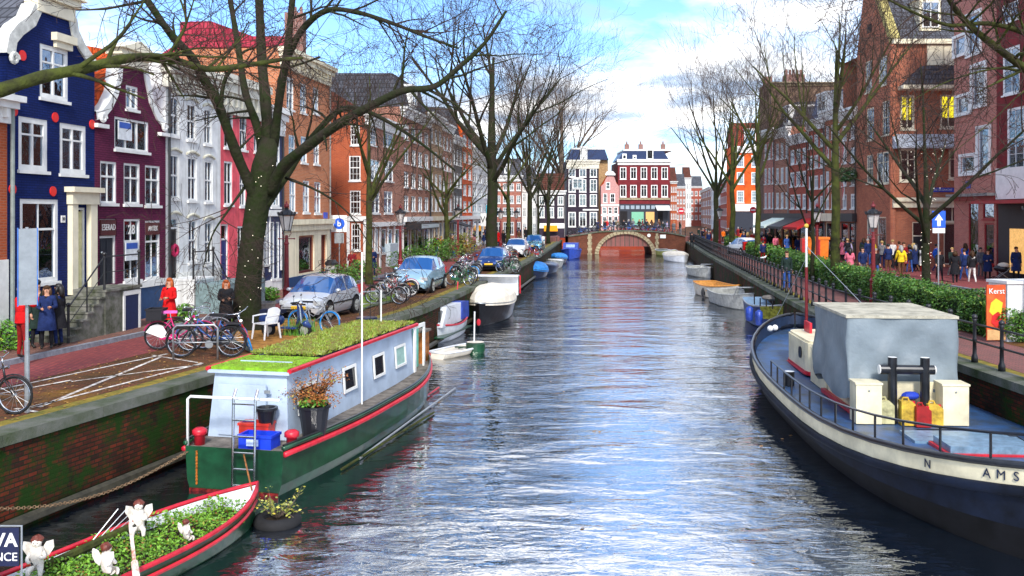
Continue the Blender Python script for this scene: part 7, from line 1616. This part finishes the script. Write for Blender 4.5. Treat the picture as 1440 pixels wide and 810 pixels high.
# ---------------- white plastic chair ----------------
wp = mat('white_plastic', (.80,.80,.80), .35, var=.04); p = G(374, 479); ch = empty('plastic_chair', (p.x, p.y, QZ+.06), R_(-35), 'white plastic garden chair on the sand by the big elm', 'chair')
MB().prism([(-.22,-.24),(.22,-.24),(.24,.2),(-.24,.2)], .42, .45, 'z').build('seat', wp, ch)
MB().grid([[(x, .2+.10*t+.05*(1-(x/.26)**2), .44+.42*t*(1-.18*abs(x/.26)**2.5)) for x in (-.26,-.2,-.1,0,.1,.2,.26)] for t in (0,.25,.5,.75,1)]).build('backrest', wp, ch)
for x, y in ((-.24,-.24),(.24,-.24),(-.25,.26),(.25,.26)): MB().tube([(x,y*.9,.44),(x*1.1,y*1.15,0)], [.035,.025], 6).build('leg', wp, ch)
for x in (-.27,.27): MB().tube([(x,-.24,.44),(x*1.04,-.22,.64),(x*1.04,.05,.66),(x,.24,.66)], .025, 6).build('armrest', wp, ch)
# ---------------- street lamps ----------------
lampglass = mat('lamp_glass', (.62,.58,.55), .3, var=.1)
def make_lamp(loc, label, s=1, m=None):
    r = empty('street_lamp', loc, .3, label, 'street lamp', 'oxblood street lamps'); m = m or redpost
    MB().lathe([(.16,0),(.16,.15),(.13,.2),(.13,.9),(.16,.95),(.10,1.05),(.085,1.2),(.075,2.6),(.10,2.64),(.07,2.7),(.05,2.95)], 12).build('pole', m, r, smooth=False)
    b = MB(); b.tube([(-.28,0,2.82),(.28,0,2.82)], .018, 6).ball((-.28,0,2.82), .03).ball((.28,0,2.82), .03)
    for s_ in (-1, 1):
        b.tube([(0,0,2.86),(s_*.1,0,2.9),(s_*.16,0,3.02),(s_*.12,0,3.14)], .014, 5)
    b.build('bracket', m, r)
    l_ = MB(); P = [(.15,3.12),(.27,3.66)]
    for k in range(6):
        a = k*PI/3; l_.tube([(P[0][0]*math.cos(a), P[0][0]*math.sin(a), P[0][1]), (P[1][0]*math.cos(a), P[1][0]*math.sin(a), P[1][1])], .012, 4)
    l_.lathe([(.16,3.09),(.16,3.13)], 6).lathe([(.31,3.66),(.33,3.70),(.31,3.73),(.16,3.86),(.07,3.90),(.08,3.94),(.05,3.96)], 12)
    for k in range(12): a = k*PI/6; l_.cbox((.33*math.cos(a), .33*math.sin(a), 3.76), (.02,.05,.08), rz=a)
    lo = l_.build('lantern', iron, r); MB().lathe([(.14,3.13),(.26,3.65)], 6).build('glass', lampglass, lo)
    MB().lathe([(.02,3.15),(.03,3.3),(.05,3.38),(.05,3.45),(.02,3.5)], 8).build('bulb', mat('bulb_white', (.85,.8,.72), .4), lo)
    MB().lathe([(.05,3.95),(.10,4.0),(.08,4.08),(.03,4.12),(.03,4.17),(.001,4.22)], 10).build('finial', m, r)
    r.scale = (s,)*3; return r
LM0 = make_lamp((at(403,32.5).x, 32.5, QZ), 'red lamp post with glass lantern behind the silver hatchback', .96)
for px, d_, s_, lb in ((563, 52, .98, 'red lamp post between pale blue car and the entrance canopy'), (644, 76, 1.05, 'dark red lamp post left of the tallest elm'), (704, 84, 1.0, 'lamp post just right of the tallest elm'), (726, 98, 1.0, 'furthest lamp post on the left bank, near the teal car'),
                       (1228, 37, .97, 'red lamp post behind the hedge left of the corner tower house'), (1149, 52, 1.0, 'red lamp post rising behind the orange container'), (1456, 25.5, 1.0, 'red lamp post whose lantern is cut by the right edge'), (1012, 88, 1.05, 'thin dark lamp post among the right bank trees')):
    r = copy_tree(LM0); r.location = (at(px, d_).x, d_, QZ); r.scale = (s_,)*3; tag(r, lb, 'street lamp', 'oxblood street lamps')
# ---------------- signs ----------------
q = G(38, 580); sg = empty('traffic_sign', (q.x, q.y, QZ), R_(35), 'back of a narrow grey sign box on a steel pole at the left edge', 'traffic sign')
MB().tube([(0,0,0),(0,0,1.3)], .045, 10).build('lower_pole', steel, sg); MB().tube([(0,0,1.3),(0,0,3.35)], .03, 10).build('pole', steel, sg)
MB().box(-.15,.15,-.09,-.04,1.95,3.32).build('panel', mat('sign_back_grey', (.24,.27,.30), .5, var=.1), sg); MB().box(-.165,-.15,-.1,-.035,1.93,3.34).box(.15,.165,-.1,-.035,1.93,3.34).build('panel_edge', mat('panel_blue_edge', (.03,.15,.5), .5), sg)
for z in (2.2,3.0): MB().box(-.06,.06,-.05,.045,z,z+.06).build('clamp', steel, sg)
def post_sign(px, py, d_h, label, build, d=None):
    q_ = G(px, py) if not d else at(px, d); r = empty('traffic_sign', (q_.x, q_.y, QZ), 0, label, 'traffic sign'); MB().tube([(0,.03,0),(0,.03,d_h)], .03, 8).build('pole', steel, r); build(r, d_h); return r
sblu = mat('traffic_blue', (.01,.10,.62), .4, var=.02)
def b1(r, h):
    MB().box(-.42,.42,-.02,-.0,h-.9,h).build('panel', white, r); MB().lathe([(.3,0),(.3,.01)], 20).xf(Matrix.Translation((0,-.021,h-.45)) @ Matrix.Rotation(R_(90),4,'X')).build('blue_disc', sblu, r); text_part('b', .42, white, r, (0,-.035,h-.46), (R_(90),0,0), bold=.01); MB().box(-.25,.25,-.02,0,h-1.5,h-.95).build('lower_panel', steel, r)
post_sign(477, 0, 3.5, 'white sign with a blue round symbol by the red orange side wall', b1, d=49.5)
def b2(r, h):
    MB().box(-.27,.27,-.02,0,h-.68,h).build('panel', sblu, r); MB().prism([(-.07,h-.62),(.07,h-.62),(.07,h-.38),(.17,h-.38),(0,h-.12),(-.17,h-.38),(-.07,h-.38)], -.03, -.021).build('arrow', white, r); MB().box(-.25,.25,-.02,0,h-.9,h-.7).build('lower_panel', white, r)
post_sign(1320, 0, 3.7, 'blue one way sign with white arrow beside the fairy light tree', b2, d=37.5)
def b3(r, h): MB().lathe([(.4,0),(.4,.02)], 20).xf(Matrix.Translation((0,0,h-.4)) @ Matrix.Rotation(R_(90),4,'X')).build('disc', hred, r); MB().box(-.28,.28,-.035,-.021,h-.47,h-.33).build('bar', white, r)
post_sign(958, 0, 4.3, 'no entry sign above the crowd at the right end of the bridge', b3, d=121); post_sign(1059, 0, 4.4, 'no entry sign beside the orange house shop front', b3, d=112); 
# ---------------- cabinet with poster, container, bins ----------------
q = G(1386, 500); cbn = empty('utility_cabinet', (13.85, 26.2, QZ), R_(6), 'white utility cabinet with a festive poster beside the hedge', 'utility cabinet')
MB().box(-.0,1.5,-.3,.55,0,1.62).build('box', mat('cabinet_white', (.70,.72,.72), .5, var=.1, scale=2), cbn); MB().box(-.05,1.55,-.35,.6,1.62,1.7).build('lid', _M['cabinet_white'], cbn)
p = MB().box(-.62,-.06,-.31,-.27,.05,1.6).build('poster', mat('poster_base', (.75,.10,.02), .5, var=.3, scale=3), cbn); MB().prism([(-.5,1.1),(-.35,1.22),(-.15,1.1),(-.2,.8),(-.4,.7),(-.55,.85)], -.318, -.311).build('yellow_flame', mat('poster_yellow', (.85,.60,.03), .5, var=.1), p)
MB().prism([(-.45,.75),(-.3,.85),(-.12,.7),(-.18,.5),(-.36,.42),(-.5,.55)], -.325, -.319).build('red_bauble', mat('poster_red', (.6,.02,.02), .4), p); MB().box(-.61,-.07,-.318,-.311,.06,.35).build('poster_foot', mat('poster_sand', (.6,.35,.15), .5), p)
text_part('Kerst', .21, white, p, (-.34,-.33,1.42), (R_(90),0,0), bold=.001); MB().box(.55,.68,-.306,-.301,1.2,1.33).build('blue_sticker', sblu, cbn); MB().box(.74,.76,-.304,-.301,.1,1.55).build('door_gap', black, cbn)
q = at(1149, 57); ct = empty('waste_container', (q.x, q.y, QZ+.1), R_(-10), 'bright orange waste container standing above the hedge', 'waste container'); orm = mat('container_orange', (.85,.20,.01), .4, var=.12)
MB().grid([[(x*w, y*w, z) for x, y in ((-.62,-.5),(.62,-.5),(.62,.5),(-.62,.5))] for z, w in ((.25,.85),(1.0,.95),(1.9,1.0))], closed=True).build('bin_body', orm, ct); MB().box(-.68,.68,-.56,.56,1.9,2.05).build('lid', orm, ct); MB().box(-.1,.1,-.56,-.5,.5,1.9).build('red_stripe', hred, ct); MB().box(-.95,-.66,-.5,.4,.4,1.95).build('red_side_bin', mat('container_red', (.6,.02,.02), .4), ct)
q = at(466, 45.5); r = empty('litter_bin', (q.x, q.y, QZ+.12), 0, 'grey litter bin with a dark lid by the cream ground floor', 'litter bin'); MB().lathe([(.25,0),(.28,.95)], 14).build('bin_body', mat('bin_grey', (.4,.38,.35), .5), r); MB().lathe([(.33,.95),(.33,1.05),(.2,1.2)], 14).build('lid', black, r)
q = at(762, 100); o = MB().box(-.6,.6,-.3,.3,0,1.3).build('white_box', white, None, (q.x-.6, 92, QZ)); tag(o, 'white box beside the fan shaped tree near the teal car', 'box')
pot(G(372, 448, 1.72), .3, .36, .5, 'grey planter tub by the coral house', stone); 
q = at(547, 55.5)
o = MB().box(0,2.2,-.0,1.6,.1,1.6).build('stoop', mat('pale_blue_stoop', (.45,.52,.56), .6, var=.1), None, (at(553,62).x+.0, 60.5, QZ), R_(83)); tag(o, 'pale blue grey stoop before the white shopfront with black round sign', 'stoop')
# white poles
# ---------------- people ----------------
def PR_(px, py=None, d=None, z=QZ): q_ = G(px, py, z) if d is None else at(px, d, z); return (q_.x, q_.y, z)
c = CL
zp = QZ+.12
PP = [
 (G(31,505,zp), 150, 'red','darkred','blond','short','photo',False,1.76,'man in a bright red jacket and red trousers taking a photo'),
 (G(52,489,zp), 60, 'darkgreen','black','black','beanie','stand',True,1.74,'person in a dark green coat by the blue house steps'),
 (G(66,491,zp), 20, 'navy','black','brown','long','hold',True,1.64,'brown haired woman facing us beside the blue house steps'),
 (G(82,488,zp), -100, 'black','navy','black','long','stand',True,1.66,'person in black with a long coat nearest the stone steps'),
 (G(238,473,zp), -15, 'red','black','red','long','hold',True,1.66,'ginger haired woman in a long scarlet coat behind the magenta bicycle'),
 (G(318,471,QZ), 15, 'black','black','red','long','hold',True,1.64,'red haired woman in a black coat left of the big elm'),
 (G(495,394,QZ), 0, 'maroon','maroon','grey','short','hold',True,1.68,'person in a long dark red robe near the parking sign'),
 (G(524,390,QZ), 0, 'navy','navy','grey','short','hold',True,1.72,'person in a long navy robe right of the green trunked tree'),
 ((12.9,43.4,QZ+.01), 0, 'darkgreen','jeans','brown','short','stand',False,1.84,'man in dark jacket and blue jeans behind the iron fence'),
 (G(1181,368), 90,'black','black','black','beanie','walk',False,1.74,'person in black just right of the big hedge tree'),
 (G(1193,372), 180,'lilac','grey','brown','short','walk2',False,1.76,'person in a pale lilac jacket walking on the red pavement'),
 (G(1203,368), 170,'black','black','brown','short','stand',True,1.70,'person in a long black coat beside the lilac jacket'),
 (G(1221,369), 180,'darkgreen','jeans','black','beanie','stand',False,1.72,'person with a dark backpack and beanie left of the red lamp'),
 (G(1240,374), 180,'navy','jeans','grey','short','walk',True,1.80,'person in a navy coat right of the red lamp'),
 (G(1256,370), 0,'darkgreen','brown','white','beanie','stand',False,1.72,'person with a white hat near the corner shop door'),
 (G(1263,385), 165,'black','brown','red','long','walk2',True,1.64,'ginger haired woman in a black coat and boots'),
 (G(1279,385), 170,'black','jeans','black','hood','walk',False,1.76,'person in a black hoodie and bright jeans'),
 (G(1297,384), 20,'white','darkred','brown','long','photo',True,1.64,'girl in a pale coat with red leggings holding a phone'),
 (G(1317,383), 90,'blue','navy','black','short','walk',False,1.75,'person in blue beside the fairy light tree trunk'),
 (G(1343,400), 160,'black','black','brown','hood','walk2',True,1.72,'person in a long black coat with a fur hood'),
 (G(1356,396), 180,'navy','jeans','brown','short','walk',False,1.74,'person in navy walking next to the fur hooded coat'),
 (G(1367,399), 170,'black','white','brown','long','walk',False,1.70,'woman in a black jacket with white trousers'),
 (G(1379,391), 10,'grey','grey','black','short','stand',False,1.72,'person in grey left of the pram'),
 (G(1389,395), -20,'navy','black','brown','long','hold',True,1.68,'woman in a quilted navy coat pushing the pram'),
 (G(1433,398), 60,'black','jeans','black','short','hold',False,1.72,'person in a black jacket and light jeans at the right edge'),
 (G(1073,371), 180,'navy','darkred','black','short','walk',False,1.66,'person in navy with red leggings on the far red pavement'),
 (G(1096,357), 180,'orange','black','black','long','walk',True,1.68,'person in a long orange coat by the white awning'),
 (G(1085,355), 0,'black','black','black','short','walk2',True,1.72,'person in black left of the long orange coat'),
 (G(1108,357), 0,'black','navy','brown','short','stand',True,1.70,'person in black right of the long orange coat'),
 (G(1066,352), 30,'blue','black','black','short','stand',False,1.72,'person in a bright blue jacket below the no entry sign'),
 (G(1122,362), 180,'navy','jeans','black','short','walk',False,1.74,'person in navy behind the thin hedge tree'),
 (G(1152,366), 180,'maroon','black','brown','beanie','walk2',False,1.70,'person in dark red behind the orange container'),
 (G(1163,367), 0,'grey','black','black','short','walk',False,1.74,'person in grey between the container and the big hedge tree'),
]
for (lc, rz, co, tr, hr, hk, po, lg, h_, lb) in PP: person(tuple(lc), R_(rz), c[co], c[tr], hr, hk, po, lg, h_, lb)
# two-tone crowds
names = list(c); rn = random.Random(31)
def crowd(n, fpos, where, grp, seed, z=None):
    rn = random.Random(seed); used = set()
    for i in range(n):
        for _ in range(200):
            co, tr, lg = rn.choice(names if rn.random() < .35 else ['black','navy','darkgreen','grey','brown','maroon','black','navy']), rn.choice(['jeans','black','navy','grey','brown']), rn.random() < .4
            if (co, tr, lg) not in used: break
        used.add((co, tr, lg)); p = fpos(rn, i); cn = {'darkgreen':'dark green','darkred':'dark red'}.get(co, co)
        person(p, R_(rn.choice([0, 180, 160, 20, 90])+rn.uniform(-20,20)), c[co], c[tr], rn.choice(['brown','black','blond','grey','black']), rn.choice(['short','long','short','beanie']), rn.choice(['walk','walk2','stand','hold']), lg, rn.uniform(1.6,1.84),
               f'person in {"long" if lg else "short"} {cn} coat and {tr} trousers {where}', grp)
crowd(17, lambda r_, i: (bx(845+i*7.2), DB+r_.uniform(1.5,5.5), 2.72 if i < 13 else 2.5), 'walking on the bridge', 'crowd on the bridge', 1)
crowd(22, lambda r_, i: (23.2+r_.uniform(0,7.5), r_.uniform(98,126), QZ+.02), 'by bridge right end', 'crowd at the right end of the bridge', 2)
crowd(14, lambda r_, i: (lambda d: (fl(d)+r_.uniform(.5,4), d, QZ+.12))(r_.uniform(80,116)), 'beyond the tallest elm', 'crowd on the far left street', 3)
crowd(7, lambda r_, i: (lambda d: (fl(d)+r_.uniform(.4,2), d, QZ+.12))(r_.uniform(68,80)), 'left of the tallest elm', 'crowd before the left shops', 4)
crowd(34, lambda r_, i: (21.5+r_.uniform(0,3.4), 54+i*1.15+r_.uniform(-.5,.5), QZ+.1), 'near the right awnings', 'crowd near the right awnings', 5)
crowd(9, lambda r_, i: (rq(96+i*2)+r_.uniform(1.2,2.8), 96+i*2, QZ), 'on the path by the far fence', 'people on the path by the far fence', 6)
crowd(14, lambda r_, i: (lambda d: (d*(1195+i*18-720)/FP, d, QZ+.1))(r_.uniform(47,57)), 'before the tower house', 'crowd before the tower house', 8)
person((at(986,88).x-.1, 92, QZ), R_(180), c['black'], c['black'], 'black', 'beanie', 'stand', False, 1.74, 'cyclist like figure in black on the path left of the first right tree')
# pram
q = G(1409, 397); pr_ = empty('pram', q, R_(70), 'dark pram with a pale cover pushed near the right edge', 'pram')
MB().ball((0,0,.72), (.25,.4,.2), 12, 8).build('carrycot', black, pr_, smooth=True); MB().ball((0,-.08,.88), (.24,.3,.16), 10, 7).build('pale_cover', canvasc, pr_, smooth=True)
for x in (-.25,.25):
    for y in (-.35,.35): MB().tube([(x, y+.13*math.cos(a*PI/6), .15+.13*math.sin(a*PI/6)) for a in range(12)], .02, 5, closed=True).build('wheel', rubber, pr_)
    MB().tube([(x,.35,.15),(x,-.2,.6),(x,-.6,1.05)], .015, 5).tube([(x,-.35,.15),(x,.2,.6)], .015, 5).build('chassis', steel, pr_)
MB().tube([(-.25,-.6,1.05),(.25,-.6,1.05)], .02, 6).build('handle', black, pr_)
# seagull on the fence
g_ = empty('seagull', (rq(48.5)+.42, 48.5, QZ+1.13), R_(90), 'small white and grey gull perched on the iron fence', 'bird')
me = skin([(0,.14,.12),(0,.05,.13),(0,-.07,.16),(0,-.12,.23),(0,-.15,.26)], [(0,1),(1,2),(2,3),(3,4)], [.02,.055,.06,.03,.033]); b = MB(); mesh_to_mb(me, b); b.build('body', white, g_, smooth=True)
for s_ in (-1,1): MB().ball((s_*.045,.05,.14), (.018,.13,.045)).build('wing', steel, g_); MB().tube([(s_*.02,0,.1),(s_*.02,0,-.02)], .006, 4).build('leg', mat('orange_leg', (.7,.3,.02)), g_)
MB().tube([(0,-.17,.26),(0,-.215,.25)], [.01,.003], 5).build('beak', _M['orange_leg'], g_)
rn = random.Random(44); b = MB()
for _ in range(2600):
    d = 14+40*rn.random()**1.3; x = lq(d)-rn.uniform(.5, 3.9) if rn.random() < .8 else kerbL(d)+rn.uniform(-1.5,.6); z = QZ+.012+rn.uniform(0,.01) if x > kerbL(d)+.2 else QZ+.14
    a = rn.uniform(0, 6.28); s_ = rn.uniform(.02,.045); u = Vector((math.cos(a), math.sin(a), rn.uniform(-.3,.3)))*s_; v = Vector((-math.sin(a), math.cos(a), rn.uniform(-.3,.3)))*s_*.6; c0 = Vector((x, d, z+.012)); b.quad(c0-u, c0-v, c0+u, c0+v)
o = b.build('fallen_leaves', leafmat('litter_leaf', (.22,.09,.02), (.36,.20,.04), (.14,.04,.01))); tag(o, 'fallen brown leaves strewn over the left quay paving', 'leaves'); o['kind'] = 'stuff'
b = MB()
for _ in range(70):
    d = rn.uniform(12.5, 40); x = rn.uniform(lq(d)+2, rq(d)-1); a = rn.uniform(0, 6.28); s_ = rn.uniform(.03,.07); u = Vector((math.cos(a), math.sin(a), .1))*s_; v = Vector((-math.sin(a), math.cos(a), .1))*s_*.6; c0 = Vector((x, d, .02)); b.quad(c0-u, c0-v, c0+u, c0+v)
o = b.build('floating_leaves', _M['litter_leaf']); tag(o, 'few autumn leaves floating on the canal water', 'leaves'); o['kind'] = 'stuff'
bpy.context.view_layer.update()
